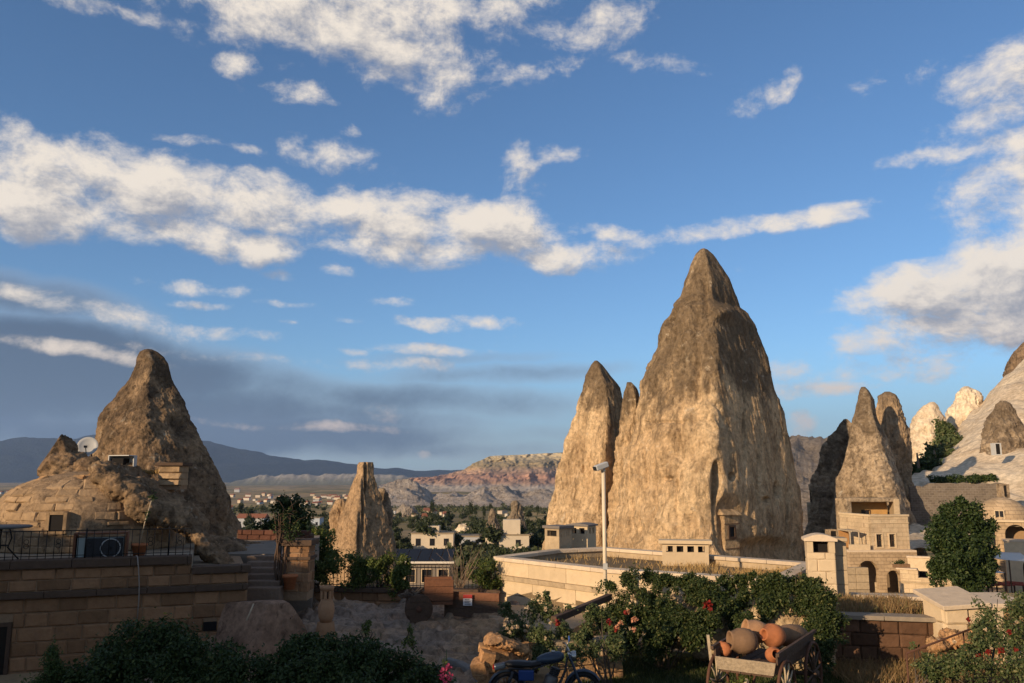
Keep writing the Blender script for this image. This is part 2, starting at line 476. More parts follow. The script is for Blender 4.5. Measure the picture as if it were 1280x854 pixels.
def ground_material():
    m, nt, b = new_mat('ground_dry_valley')
    p = pos(nt)
    n1 = NOISE(nt, p, 0.02, 7, 0.65, 0.4)
    n2 = NOISE(nt, p, 0.35, 8, 0.68)
    n3 = NOISE(nt, p, 3.0, 6, 0.7)
    vor = N(nt, 'ShaderNodeTexVoronoi', ins={'Vector': VM(nt, 'MULTIPLY', p, (1, 0.45, 0)), 'Scale': 0.011, 'Randomness': 0.9})
    fields = N(nt, 'ShaderNodeValToRGB', ins={0: N(nt, 'ShaderNodeSeparateColor', ins={0: vor.outputs['Color']}).outputs[0]})
    cr = fields.color_ramp
    cr.interpolation = 'CONSTANT'
    cs = [(0.40, 0.28, 0.13), (0.28, 0.21, 0.11), (0.46, 0.33, 0.15), (0.15, 0.14, 0.06), (0.36, 0.26, 0.15), (0.21, 0.17, 0.08)]
    cr.elements[0].color = (*cs[0], 1); cr.elements[0].position = 0
    cr.elements[1].color = (*cs[1], 1); cr.elements[1].position = 0.2
    for i, c in enumerate(cs[2:]):
        e = cr.elements.new(0.36 + 0.16 * i); e.color = (*c, 1)
    c = MIX(nt, SM(nt, n2, 0.35, 0.7), fields.outputs[0], (0.24, 0.18, 0.10))
    c = MIX(nt, M(nt, 'MULTIPLY', SM(nt, n1, 0.52, 0.64), 0.8), c, (0.055, 0.062, 0.03))
    c = MIX(nt, M(nt, 'MULTIPLY', SM(nt, n3, 0.5, 0.75), 0.6), c, (0.10, 0.085, 0.045))
    nt.links.new(c, b.inputs['Base Color'])
    b.inputs['Roughness'].default_value = 1.0
    b.inputs['Specular IOR Level'].default_value = 0.05
    bp = N(nt, 'ShaderNodeBump', ins={'Height': M(nt, 'ADD', n2, M(nt, 'MULTIPLY', n3, 0.3)), 'Strength': 0.7, 'Distance': 0.4})
    nt.links.new(bp.outputs[0], b.inputs['Normal'])
    return m
def build_ground():
    a = np.concatenate([np.radians(np.linspace(-44, 44, 420)), np.radians(np.linspace(46, 314, 90))])
    rr = np.concatenate([np.linspace(0.5, 60, 110), 60 * (12400 / 60.0) ** np.linspace(0.01, 1, 170)])
    A, RR = np.meshgrid(a, rr, indexing='ij')
    x, y = RR * np.sin(A), RR * np.cos(A)
    V = np.stack([x, y, terrain_h(x, y)], -1).reshape(-1, 3)
    me = mesh_np('ground', V, grid_faces(len(a), len(rr), True)[:, ::-1])
    tag(link_mesh('ground', me, ground_material()), kind='structure')
build_ground()

def interp_rows(rows, nu, nv, spow=1.0):
    """rows: list of polylines of (px, py, Y); returns grid of (px,py,Y) nu x nv (v across rows)"""
    u = np.linspace(0, 1, nu)
    R_ = []
    for row in rows:
        a = np.array(row, float)
        s = (a[:, 0] - a[0, 0]) / (a[-1, 0] - a[0, 0])
        R_.append(np.stack([np.interp(u, s, a[:, k]) for k in range(3)], -1))
    R_ = np.stack(R_, 1)                                   # nu, nrows, 3
    t = np.linspace(0, len(rows) - 1, nv)
    i = np.minimum(t.astype(int), len(rows) - 2); f = (t - i)[None, :, None]
    return R_[:, i] * (1 - f) + R_[:, i + 1] * f
def px_world(g):
    """grid of (px,py,Y) -> world"""
    c, s = math.cos(PITCH), math.sin(PITCH)
    a, b = g[..., 0] - 640.0, 427.0 - g[..., 1]
    dy, dz = c * FPX - s * b, s * FPX + c * b
    k = g[..., 2] / dy
    return np.stack([a * k, dy * k, CAM.z + dz * k], -1)
def loft(name, rows, nu, nv, mat, disp, smooth=True, label=None, cat=None, kind='structure', xdisp=None):
    V = px_world(interp_rows(rows, nu, nv))
    edge = np.minimum(1, np.minimum(np.linspace(0, 12, nv), 1.0))[None, :]
    d = disp(V[..., 0], V[..., 1], V[..., 2])
    V[..., 2] += d
    if xdisp is not None:
        V[..., 1] += xdisp(V[..., 0], V[..., 1], V[..., 2])
    me = mesh_np(name, V.reshape(-1, 3), grid_faces(nu, nv), smooth)
    return tag(link_mesh(name, me, mat), label, cat, kind=kind)

# distant mountain, its colour darkened for the storm cloud's shadow
far_rock = rock('cloud_shaded_earth', (0.036, 0.044, 0.042), (0.028, 0.036, 0.034), (0.02, 0.026, 0.026), s=0.004, bump=0.5, streak=0.0, dist=20)
D_ = 9000.0
loft('mountain', [
    [(-400, 622, 7000), (600, 622, 7000), (900, 622, 7000)],
    [(-400, 580, 8000), (300, 588, 8000), (600, 605, 8000), (900, 612, 8000)],
    [(-400, 548, D_), (-100, 549, D_), (60, 551, D_), (130, 546, D_), (255, 555, D_), (330, 570, D_), (430, 582, D_), (520, 589, D_), (600, 586, D_), (720, 594, D_), (900, 604, D_)],
    [(-400, 600, 10500), (300, 602, 10500), (900, 615, 10500)]], 260, 60, far_rock,
    lambda x, y, z: 60 * fbm(x * 0.0012, y * 0.0012, 0, 5, 5, ridged=True) * sstep(z, -10, 200))
# pale flat-topped ridge before it
def strata(name, cols, z0, z1, s, wob=0.12, bump=0.6, dist=4.0):
    """horizontal beds: colour by height"""
    m, nt, b = new_mat(name)
    p = pos(nt)
    z = N(nt, 'ShaderNodeSeparateXYZ', ins={0: p}).outputs[2]
    n = NOISE(nt, p, s, 7, 0.65)
    nf = NOISE(nt, p, s * 9, 6, 0.68)
    t = N(nt, 'ShaderNodeMapRange', ins={0: z, 1: z0, 2: z1}).outputs[0]
    t = M(nt, 'ADD', t, M(nt, 'MULTIPLY_ADD', n, 2 * wob, -wob))
    rp = N(nt, 'ShaderNodeValToRGB', ins={0: t})
    cr = rp.color_ramp
    for i, (q, c) in enumerate(cols):
        e = cr.elements[i] if i < 2 else cr.elements.new(q)
        e.position = q; e.color = (*c, 1)
    bl = NOISE(nt, VM(nt, 'MULTIPLY', p, (1, 1, 0.3)), s * 3, 6, 0.7)
    c = MIX(nt, M(nt, 'MULTIPLY', SM(nt, bl, 0.5, 0.68), 0.6), rp.outputs[0], (0.075, 0.07, 0.045))
    f = M(nt, 'MULTIPLY_ADD', nf, 1.0, 0.5)
    g = N(nt, 'ShaderNodeCombineXYZ', ins={0: f, 1: f, 2: f}).outputs[0]
    nt.links.new(MIX(nt, 1.0, c, g, 'MULTIPLY'), b.inputs['Base Color'])
    b.inputs['Roughness'].default_value = 1.0
    b.inputs['Specular IOR Level'].default_value = 0.05
    bp = N(nt, 'ShaderNodeBump', ins={'Height': M(nt, 'ADD', n, M(nt, 'MULTIPLY', nf, 0.4)), 'Strength': bump, 'Distance': dist})
    nt.links.new(bp.outputs[0], b.inputs['Normal'])
    return m
pale = strata('pale_ridge_tuff', [(0.0, (0.12, 0.12, 0.09)), (0.45, (0.15, 0.15, 0.125)), (0.8, (0.20, 0.19, 0.165)), (1.0, (0.26, 0.24, 0.21))], -30, 12, 0.01)
loft('pale_ridge', [
    [(180, 622, 4300), (560, 620, 4300)],
    [(260, 612, 4450), (330, 609, 4450), (480, 610, 4450), (560, 613, 4450)],
    [(285, 604, 4600), (325, 595, 4600), (350, 594, 4600), (430, 593, 4600), (500, 595, 4600), (560, 604, 4600)],
    [(285, 605, 5200), (560, 606, 5200)]], 200, 40, pale,
    lambda x, y, z: 9 * fbm(x * 0.012, y * 0.004, 0, 5, 15, ridged=True) * sstep(z, -40, 0))
# the mesa with its pink badlands
mesa_m = strata('mesa_beds', [(0.0, (0.30, 0.235, 0.175)), (0.16, (0.42, 0.36, 0.29)), (0.24, (0.33, 0.215, 0.155)), (0.36, (0.36, 0.205, 0.145)), (0.50, (0.37, 0.25, 0.17)), (0.60, (0.26, 0.20, 0.115)), (0.74, (0.33, 0.27, 0.17)), (0.86, (0.46, 0.38, 0.25)), (0.95, (0.30, 0.25, 0.15)), (1.0, (0.24, 0.20, 0.115))], -40, 92, 0.012, wob=0.05)
loft('mesa', [
    [(470, 622, 1750), (580, 640, 1500), (700, 642, 1450), (1060, 644, 1400)],
    [(470, 612, 2150), (560, 612, 2100), (640, 615, 2000), (720, 615, 1950), (1060, 618, 1900)],
    [(480, 606, 2400), (540, 603, 2380), (590, 597, 2300), (640, 596, 2250), (720, 594, 2250), (1060, 598, 2200)],
    [(500, 603, 2500), (560, 598, 2500), (597, 588, 2450), (640, 582, 2400), (720, 584, 2400), (1060, 584, 2350)],
    [(505, 602, 2550), (560, 597, 2520), (606, 577, 2500), (640, 576, 2480), (720, 576, 2450), (1060, 576, 2400)],
    [(510, 601, 2600), (560, 596, 2560), (612, 570, 2520), (660, 568, 2500), (720, 566, 2480), (1060, 553, 2450)],
    [(515, 602, 3000), (570, 597, 3000), (640, 572, 3000), (720, 564, 3000), (1060, 552, 3000)],
    [(515, 620, 3600), (1060, 610, 3600)]], 700, 150, mesa_m,
    lambda x, y, z: (8 * fbm(x * 0.011, y * 0.004, 0, 6, 25, 0.6, ridged=True) + 8 * fbm(x * 0.006, y * 0.006, 0.5, 5, 27, 0.6)) * sstep(z, -46, -5) * (1 - 0.85 * sstep(z, 35, 70)),
    xdisp=lambda x, y, z: 70 * fbm(x * 0.007, 0.2, z * 0.012, 5, 7, 0.6) * sstep(z, -30, 20))
# grey-white badlands at its foot, nearer
bad_m = rock('grey_badland_tuff', (0.50, 0.43, 0.36), (0.42, 0.35, 0.28), (0.24, 0.19, 0.145), s=0.06, pitk=0.3, bump=0.7, streak=0.6, dist=0.5)
loft('badland_ridge', [
    [(455, 642, 800), (560, 645, 760), (640, 645, 760), (720, 645, 760), (1050, 648, 760)],
    [(455, 628, 900), (520, 634, 880), (600, 636, 860), (680, 636, 860), (1050, 630, 860)],
    [(455, 616, 1000), (490, 606, 1000), (507, 603, 1000), (522, 607, 1000), (540, 620, 1000), (580, 619, 980), (600, 613, 980), (625, 611, 980), (660, 617, 980), (720, 615, 980), (990, 600, 980), (1050, 606, 980)],
    [(455, 630, 1200), (1050, 630, 1200)]], 520, 70, bad_m,
    lambda x, y, z: 6.5 * fbm(x * 0.03, y * 0.016, 0, 6, 33, 0.55, ridged=True) * sstep(z, -27, -12))
# dark slope seen between the big cone and the right-hand cones
loft('valley_side', [
    [(960, 720, 150), (1130, 720, 150)],
    [(960, 640, 250), (1130, 645, 250)],
    [(960, 590, 420), (1010, 600, 420), (1060, 598, 420), (1130, 590, 420)],
    [(960, 551, 600), (1000, 551, 600), (1030, 552, 600), (1070, 553, 600), (1130, 548, 600)],
    [(960, 560, 800), (1130, 560, 800)]], 150, 80, rock('valley_side_tuff', (0.40, 0.33, 0.26), (0.33, 0.265, 0.20), (0.20, 0.155, 0.115), s=0.08, bump=0.7, dist=0.6, pitk=0.3),
    lambda x, y, z: 5 * fbm(x * 0.03, y * 0.012, 0, 6, 41, 0.55, ridged=True))

# ------------------------------------------------------------------ fairy chimneys
def section(corners, dr, n, rnd=0.35):
    """closed outline through blunt corners given as (angle_deg, radius); angle 0 = +x, 270 = towards the camera. x normalised to [-1,1]"""
    th_ = np.linspace(0, 2 * math.pi, n, endpoint=False)
    pts = np.array([(r * math.cos(R(a)), r * math.sin(R(a))) if abs(a) > 4 or a == 0 else (a, r) for a, r in corners], float)
    if sum(pts[i][0] * pts[(i + 1) % len(pts)][1] - pts[(i + 1) % len(pts)][0] * pts[i][1] for i in range(len(pts))) < 0: pts = pts[::-1]
    k = len(pts)
    rad = np.full(n, 1e9)
    for i in range(k):
        p, q = pts[i], pts[(i + 1) % k]
        e = q - p
        nrm = np.array([e[1], -e[0]]); nrm = nrm / np.linalg.norm(nrm)
        dd = nrm @ p
        c = np.cos(th_) * nrm[0] + np.sin(th_) * nrm[1]
        with np.errstate(divide='ignore', invalid='ignore'):
            rr = np.where(c > 1e-4, dd / c, 1e9)
        rad = np.minimum(rad, rr)
    # round the corners by blurring the outline
    w = max(1, int(n * rnd / 12))
    ker = np.hanning(2 * w + 3); ker /= ker.sum()
    rad = np.convolve(np.concatenate([rad[-w - 1:], rad, rad[:w + 1]]), ker, 'valid')
    x, y = rad * np.cos(th_), rad * np.sin(th_)
    lo, hi = x.min(), x.max()
    return (x - (hi + lo) / 2) / ((hi - lo) / 2), y / ((hi - lo) / 2) * dr
RIDGE = lambda x, y=-1.15, b=0.0: [(-1.0, -0.1), (x, y), (1.0, b), (0.6, 0.8), (-0.6, 0.8)]
ROUND = [(a, 1.0) for a in range(0, 360, 30)]
def fairy(name, prof, Y, corners, mat, label, cat='rock cone', n=220, nz=200, dr=0.9, rnd=0.5, amp=(0.35, 0.10, 0.03), freq=0.5, flute=0.15, dents=(), seed=0, lean=0.0, base_z=None, group=None, twist=0.0, parent=None, cut_side=None):
    """prof: (py, x_left, x_right) in photo pixels from the top down"""
    pr = np.array(prof, float)
    py = np.interp(np.linspace(0, 1, nz) ** 0.85, np.linspace(0, 1, 2), [pr[0, 0], pr[-1, 0]])
    xl, xr = np.interp(py, pr[:, 0], pr[:, 1]), np.interp(py, pr[:, 0], pr[:, 2])
    L = px_world(np.stack([xl, py, np.full(nz, Y)], -1)); Rr = px_world(np.stack([xr, py, np.full(nz, Y)], -1))
    cx, hw, z = (L[:, 0] + Rr[:, 0]) / 2, (Rr[:, 0] - L[:, 0]) / 2, L[:, 2]
    sx, sy = section(corners, dr, n, rnd)
    tt = np.linspace(0, 1, nz)
    X = cx[None, :] + sx[:, None] * hw[None, :]
    Yy = Y + lean * (1 - tt)[None, :] + sy[:, None] * hw[None, :]
    Z = np.broadcast_to(z[None, :], X.shape).copy()
    nxy = np.stack([np.gradient(sy), -np.gradient(sx)], -1)
    nxy /= np.linalg.norm(nxy, axis=1)[:, None] + 1e-9
    f = freq
    d = amp[0] * fbm(X * f, Yy * f, Z * f * 0.8, 3, seed + 1) + amp[1] * fbm(X * f * 4, Yy * f * 4, Z * f * 1.8, 4, seed + 2, 0.6) + amp[2] * fbm(X * f * 8, Yy * f * 8, Z * f * 4, 4, seed + 3, 0.6, ridged=True)
    d += flute * fbm(X * f * 3.0, Yy * f * 3.0, Z * f * 0.3, 5, seed + 4, 0.55, ridged=True)
    d *= np.clip(hw / (hw.max() * 0.55), 0.12, 1)[None, :]
    if cut_side:                                              # one side is a clean, smoother face
        d *= (1 - (1 - cut_side[1]) * sstep(sx, cut_side[0], cut_side[0] + 0.12) * sstep(-sy, -0.1, 0.05))[:, None]
    front = sstep(-sy / (abs(sy).max()), -0.15, 0.2)[:, None]
    PX, PY = proj(X, Yy, Z)
    for (qx, qy, rx, ry, dep, pw) in dents:
        q = ((PX - qx) / rx) ** 2 + ((PY - qy) / ry) ** 2
        d = d - dep * np.exp(-q ** pw) * front
    X = X + nxy[:, 0:1] * d
    Yy = Yy + nxy[:, 1:2] * d
    Z = Z + 0.3 * d * (1 - tt)[None, :]
    V = np.stack([X, Yy, Z], -1).reshape(-1, 3)
    top = V.reshape(n, nz, 3)[:, 0].mean(0) + np.array([0, 0, 0.02])
    F = grid_faces(n, nz, True)
    V = np.vstack([V, top])
    me = mesh_np(name, V, F[:, ::-1])
    bm = bmesh.new(); bm.from_mesh(me); bm.verts.ensure_lookup_table()
    tip = bm.verts[n * nz]
    for i in range(n):
        fc = bm.faces.new((bm.verts[i * nz], bm.verts[((i + 1) % n) * nz], tip)); fc.smooth = True
    bmesh.ops.recalc_face_normals(bm, faces=bm.faces)
    bm.to_mesh(me); bm.free()
    o = link_mesh(name, me, mat, parent)
    if parent is None:
        tag(o, label, cat, group)
        origin_to(o, (float(cx[-1]), Y, float(z[-1])))
    return o

# colours of the tuff
main_rock = rock('tan_tuff_with_lichen', (0.66, 0.47, 0.27), (0.56, 0.38, 0.21), (0.30, 0.195, 0.105), s=0.36, pitk=0.35, zs=0.45, bump=0.85, streak=0.5, lichen=((0.145, 0.105, 0.066), 5.5, 15.0, 0.85), white=(0.60, 0.49, 0.35), dist=0.17)
dark_rock = rock('dark_lichened_tuff', (0.33, 0.225, 0.13), (0.21, 0.135, 0.078), (0.065, 0.046, 0.03), s=1.0, bump=0.8, streak=0.4, lichen=((0.080, 0.057, 0.038), 2.6, 8.6, 0.75), white=(0.42, 0.36, 0.27), dist=0.10)
grey_rock = rock('grey_brown_tuff', (0.44, 0.33, 0.215), (0.34, 0.25, 0.16), (0.16, 0.115, 0.075), s=0.45, bump=0.8, streak=0.5, lichen=((0.12, 0.088, 0.058), 0.0, 12.0, 0.7), white=(0.44, 0.39, 0.30), dist=0.12)
cream_rock = rock('cream_tuff', (0.66, 0.545, 0.39), (0.60, 0.48, 0.335), (0.42, 0.315, 0.205), s=0.2, bump=0.25, streak=0.3, dist=0.15, pitk=0.2)

MAIN = [(312, 876, 884), (318, 870, 891), (335, 863, 903), (350, 857, 912), (372, 850, 922), (384, 838, 926), (392, 832, 936), (405, 829, 944), (425, 823, 951), (450, 815, 958), (480, 805, 967), (520, 793, 979), (560, 783, 989), (600, 776, 997), (640, 770, 1002), (680, 764, 1006), (715, 760, 1008), (745, 758, 1010)]
fairy('fairy_chimney', MAIN, 75.0, [(-1.0, -0.1), (-0.64, -0.92), (-0.22, -1.2), (1.0, 0.0), (0.7, 0.75), (-0.6, 0.75)], main_rock,
    'tallest tan rock cone with pointed tip, behind the flat roofed building', n=560, nz=520, dr=1.0, rnd=0.2, amp=(0.55, 0.14, 0.045), freq=0.30, flute=0.16, seed=4, cut_side=(-0.2, 0.4),
    dents=[(838, 395, 7, 12, 1.0, 2), (896, 605, 7, 26, 1.6, 3), (908, 655, 26, 34, 0.6, 3), (955, 690, 42, 16, 0.8, 2), (882, 372, 5, 22, 0.5, 1), (903, 392, 14, 7, -0.5, 1), (850, 540, 6, 60, 0.3, 1), (872, 460, 5, 50, 0.5, 1), (972, 612, 4, 9, 0.5, 2), (958, 625, 4, 4, 0.4, 2), (915, 596, 4, 5, 0.35, 2),
        (832, 528, 26, 2.0, 0.25, 1), (806, 575, 1.3, 34, 0.35, 1), (818, 640, 1.4, 40, 0.3, 1), (838, 470, 1.3, 30, 0.35, 1), (788, 620, 1.6, 50, 0.35, 1), (800, 660, 1.2, 26, 0.3, 1), (833, 598, 7, 3, 0.35, 2), (812, 500, 1.2, 22, 0.3, 1), (855, 430, 1.4, 24, 0.35, 1), (846, 620, 2.0, 40, 0.3, 1), (930, 520, 1.5, 60, 0.25, 1), (948, 590, 1.2, 40, 0.25, 1), (985, 640, 1.2, 30, 0.25, 1), (842, 560, 9, 14, 0.3, 2), (826, 690, 10, 18, 0.35, 2)])
fairy('fairy_chimney', [(451, 743, 747), (456, 739, 753), (470, 732, 764), (485, 727, 776), (510, 720, 782), (550, 709, 786), (590, 697, 788), (630, 686, 790), (680, 678, 792), (720, 676, 793), (750, 676, 793)], 84.0, RIDGE(0.1), main_rock,
    'slender rock cone leaning against the tallest cone, a square hole high in its face', n=300, nz=300, rnd=0.4, amp=(0.5, 0.14, 0.045), freq=0.30, flute=0.14, seed=14, cut_side=(0.12, 0.5),
    dents=[(722, 590, 22, 55, 0.5, 2), (690, 630, 6, 25, 0.6, 1), (725, 585, 2.5, 5, 0.5, 3)])
fairy('fairy_chimney', [(478, 784, 789), (486, 782, 796), (520, 777, 802), (580, 768, 810), (650, 762, 815), (740, 758, 820)], 80.0, ROUND, main_rock,
    'thin sliver of rock wedged between the slender cone and the tallest cone', n=120, nz=140, amp=(0.3, 0.2, 0.05), freq=0.5, seed=24)
# the cone on the left, behind the domed house
fairy('fairy_chimney', [(437, 181, 190), (440, 176, 196), (447, 173, 204), (455, 172, 209), (475, 160, 214), (500, 142, 225), (520, 129, 234), (540, 122, 243), (560, 117, 254), (590, 115, 272), (620, 115, 286), (650, 115, 298), (690, 115, 310), (720, 115, 316)], 29.0, RIDGE(0.3), dark_rock,
    'dark hump-backed rock cone rising behind the stone domed house', n=380, nz=380, rnd=0.6, amp=(0.2, 0.045, 0.028), freq=0.8, flute=0.02, seed=34, dr=0.8)
fairy('fairy_chimney', [(578, 449, 466), (582, 446, 467), (592, 446, 467), (600, 442, 469), (615, 437, 474), (640, 428, 481), (665, 421, 488), (700, 413, 492), (740, 408, 496)], 46.0, RIDGE(-0.1), rock('tan_tuff_pillar', (0.40, 0.265, 0.15), (0.33, 0.215, 0.12), (0.15, 0.10, 0.058), s=0.8, bump=0.7, streak=0.5, dist=0.08),
    'split tan rock pillar with a dark vertical crack, beyond the courtyard fence', n=300, nz=260, rnd=0.3, amp=(0.12, 0.04, 0.018), freq=0.7, flute=0.03, seed=44,
    dents=[(457, 600, 1.2, 22, 0.3, 1), (453, 635, 1.2, 25, 0.35, 1), (449, 672, 1.4, 22, 0.35, 1)])
fairy('fairy_chimney', [(624, 424, 431), (630, 420, 436), (648, 416, 442), (680, 413, 448), (740, 410, 455)], 47.5, ROUND, bpy.data.materials['tan_tuff_pillar'],
    'low pale rock shoulder beside the split tan pillar', n=120, nz=120, amp=(0.3, 0.2, 0.05), freq=0.7, seed=54)
fairy('fairy_chimney', [(611, 476, 481), (618, 474, 484), (640, 470, 489), (690, 468, 492), (740, 468, 494)], 48.0, ROUND, grey_rock,
    'small brown rock shoulder behind the split tan pillar', n=100, nz=100, amp=(0.25, 0.15, 0.05), freq=0.8, seed=58)
# right-hand group
fairy('fairy_chimney', [(484, 1077, 1081), (488, 1075, 1085), (500, 1072, 1092), (520, 1066, 1095), (545, 1062, 1106), (570, 1054, 1114), (600, 1046, 1125), (640, 1040, 1140), (680, 1034, 1150), (720, 1030, 1160), (760, 1026, 1166)], 80.0, RIDGE(0.2), grey_rock,
    'pointed grey brown rock cone above the two storey stone house', n=340, nz=320, rnd=0.5, amp=(0.5, 0.16, 0.08), freq=0.28, flute=0.10, seed=64, dents=[(1086, 642, 24, 18, 2.2, 4)])
fairy('fairy_chimney', [(524, 1055, 1059), (530, 1051, 1064), (545, 1041, 1074), (565, 1031, 1080), (590, 1024, 1086), (620, 1020, 1090), (660, 1016, 1092), (700, 1010, 1094), (760, 1004, 1096)], 85.0, RIDGE(0.0), grey_rock,
    'lower dark rock cone joined to the left flank of the grey cone', n=240, nz=240, amp=(0.7, 0.25, 0.09), freq=0.35, flute=0.16, seed=74)
fairy('fairy_chimney', [(490, 1107, 1112), (495, 1101, 1116), (505, 1098, 1121), (525, 1097, 1128), (550, 1096, 1132), (580, 1098, 1136), (610, 1100, 1138), (700, 1096, 1142)], 85.0, ROUND, rock('ochre_tuff', (0.42, 0.29, 0.17), (0.34, 0.235, 0.14), (0.18, 0.125, 0.075), s=0.4, bump=0.6, streak=0.7, lichen=((0.13, 0.10, 0.07), 8, 13, 0.7)),
    'ochre rock finger with streaked sides behind the grey cone', n=200, nz=220, amp=(0.5, 0.2, 0.08), freq=0.35, flute=0.22, seed=84)
fairy('fairy_chimney', [(503, 1163, 1167), (508, 1157, 1170), (518, 1151, 1174), (530, 1143, 1180), (545, 1136, 1184), (560, 1131, 1188), (640, 1120, 1196)], 130.0, ROUND, cream_rock,
    'pale cream rock knob at the top of the leafy gully', n=180, nz=160, amp=(1.2, 0.5, 0.1), freq=0.18, flute=0.3, seed=94)
# valley fairy chimneys
for k, (pf, lab) in enumerate((
    ([(636, 614, 618), (641, 612, 620), (648, 611, 623), (656, 608, 626), (668, 607, 628), (690, 606, 630)], 'squat pale rock spire beside the taller one in the valley'),
    ([(626, 642, 647), (632, 639, 650), (640, 640, 652), (646, 635, 655), (658, 633, 658), (675, 630, 660), (695, 628, 662)], 'taller pale rock spire standing in the valley orchards'))):
    fairy('rock_spire', pf, 175.0, ROUND, rock('pale_spire_tuff%d' % k, (0.40, 0.31, 0.21), (0.33, 0.25, 0.165), (0.17, 0.12, 0.08), s=0.2, bump=0.8, dist=0.3), lab, n=110, nz=110, amp=(1.0, 0.5, 0.12), freq=0.16, flute=0.2, seed=104 + 7 * k)

# ------------------------------------------------------------------ the cream hillside on the right
loft('hillside', [
    [(1120, 700, 62), (1200, 690, 62), (1300, 680, 58), (1420, 680, 56)],
    [(1128, 640, 82), (1180, 650, 82), (1240, 648, 80), (1300, 640, 78), (1420, 620, 76)],
    [(1132, 604, 92), (1180, 602, 92), (1215, 592, 92), (1250, 588, 92), (1300, 575, 90), (1420, 540, 88)],
    [(1135, 600, 96), (1170, 588, 100), (1200, 562, 106), (1225, 540, 110), (1255, 520, 114), (1300, 505, 114), (1420, 450, 112)],
    [(1150, 592, 100), (1180, 575, 106), (1205, 545, 114), (1225, 520, 122), (1255, 490, 128), (1300, 465, 130), (1420, 400, 130)],
    [(1160, 585, 106), (1185, 560, 116), (1210, 520, 130), (1230, 500, 140), (1256, 470, 146), (1280, 448, 150), (1300, 435, 150), (1420, 360, 150)],
    [(1165, 600, 130), (1190, 580, 140), (1215, 540, 160), (1280, 470, 180), (1420, 400, 190)]], 240, 200, cream_rock,
    lambda x, y, z: 1.5 * fbm(x * 0.09, y * 0.05, z * 0.05, 4, 51) + 0.45 * fbm(x * 0.16 + .1 * z, y * 0.05, 0.0, 3, 52, .45, ridged=True))
for k, (pf, Y, lab, mt) in enumerate((
    ([(501, 1250, 1256), (506, 1246, 1263), (515, 1242, 1268), (530, 1239, 1272), (550, 1235, 1276), (575, 1228, 1280), (600, 1222, 1284)], 100.0, 'brown rock hump with a white framed window on the cream slope', grey_rock),
    ([(483, 1206, 1210), (488, 1199, 1217), (498, 1193, 1224), (515, 1188, 1226), (540, 1184, 1224), (580, 1180, 1222)], 135.0, 'rounded cream rock shoulder beside the leafy gully', cream_rock),
    ([(428, 1280, 1290), (438, 1272, 1300), (450, 1266, 1320), (466, 1262, 1350), (520, 1258, 1380)], 152.0, 'brown crest of rock at the top of the cream slope', rock('brown_crest_tuff', (0.38, 0.26, 0.16), (0.30, 0.20, 0.12), (0.14, 0.10, 0.06), s=0.2, bump=0.8, dist=0.3)))):
    fairy('rock_hump', pf, Y, ROUND, mt, lab, 'rock', n=140, nz=130, amp=(1.0, 0.4, 0.1), freq=0.2, flute=0.25, seed=120 + 9 * k)
# ================================================================== BUILDERS
def stone_variants(k, seed, ex=0.07, ez=0.10, dv=0.12):
    """unit dressed stones: front face -y is uneven with worn edges; extent x,z in [-.5,.5], y in [0,1]"""
    out = []
    rng = np.random.default_rng(seed)
    for q in range(k):
        gx, gz = np.array([-0.5, -0.5 + ex, 0.0, 0.5 - ex, 0.5]), np.array([-0.5, -0.5 + ez, 0.5 - ez, 0.5])
        vs, fs = [], []
        for i, x in enumerate(gx):
            for j, z in enumerate(gz):
                e = (i in (0, 4)) + (j in (0, 3))
                y = dv * (e >= 1) + 0.5 * dv * (e == 2) + rng.uniform(-0.05, 0.05)
                jx, jz = rng.uniform(-0.17, 0.17) * ex, rng.uniform(-0.2, 0.2) * ez
                vs.append((x + jx, y, z + jz))
        for i in range(4):
            for j in range(3):
                fs.append((i * 4 + j, (i + 1) * 4 + j, (i + 1) * 4 + j + 1, i * 4 + j + 1))
        rim = [i * 4 for i in range(5)] + [4 * 4 + j for j in range(1, 4)] + [i * 4 + 3 for i in range(3, -1, -1)] + [j for j in range(2, 0, -1)]
        b = len(vs)
        for r in rim: vs.append((vs[r][0], 1.0, vs[r][2]))
        n = len(rim)
        for t in range(n):
            fs.append((rim[t], b + t, b + (t + 1) % n, rim[(t + 1) % n]))
        me = bpy.data.meshes.new('dressed_stone')
        me.from_pydata(vs, [], fs); me.update()
        out.append(me)
    return out
_stone_cache = {}
def stones_of(mat, k=5, fine=False):
    key = (mat.name, fine)
    if key not in _stone_cache:
        ms = stone_variants(k, len(_stone_cache) * 7 + 3, 0.008, 0.03, 0.05) if fine else stone_variants(k, len(_stone_cache) * 7 + 3)
        for m in ms: m.materials.append(mat)
        _stone_cache[key] = ms
    return _stone_cache[key]
def basis(u, n, w=Vector((0, 0, 1))):
    """x along u, y INTO the wall (-n), z along w"""
    u, n, w = Vector(u).normalized(), Vector(n).normalized(), Vector(w).normalized()
    return Matrix((( u.x, -n.x, w.x, 0), (u.y, -n.y, w.y, 0), (u.z, -n.z, w.z, 0), (0, 0, 0, 1)))
def place_stone(parent, rootloc, c, size, B, mat, rng, name='stone'):
    ms = stones_of(mat, fine=name in ('slab', 'string_course'))
    o = link_mesh(name, ms[rng.randrange(len(ms))], None, parent)
    fl = -1 if rng.random() < 0.5 else 1
    o.matrix_basis = Matrix.Translation(Vector(c) - Vector(rootloc)) @ B @ Matrix.Diagonal((size[0] * fl, size[1], size[2], 1))
    return o
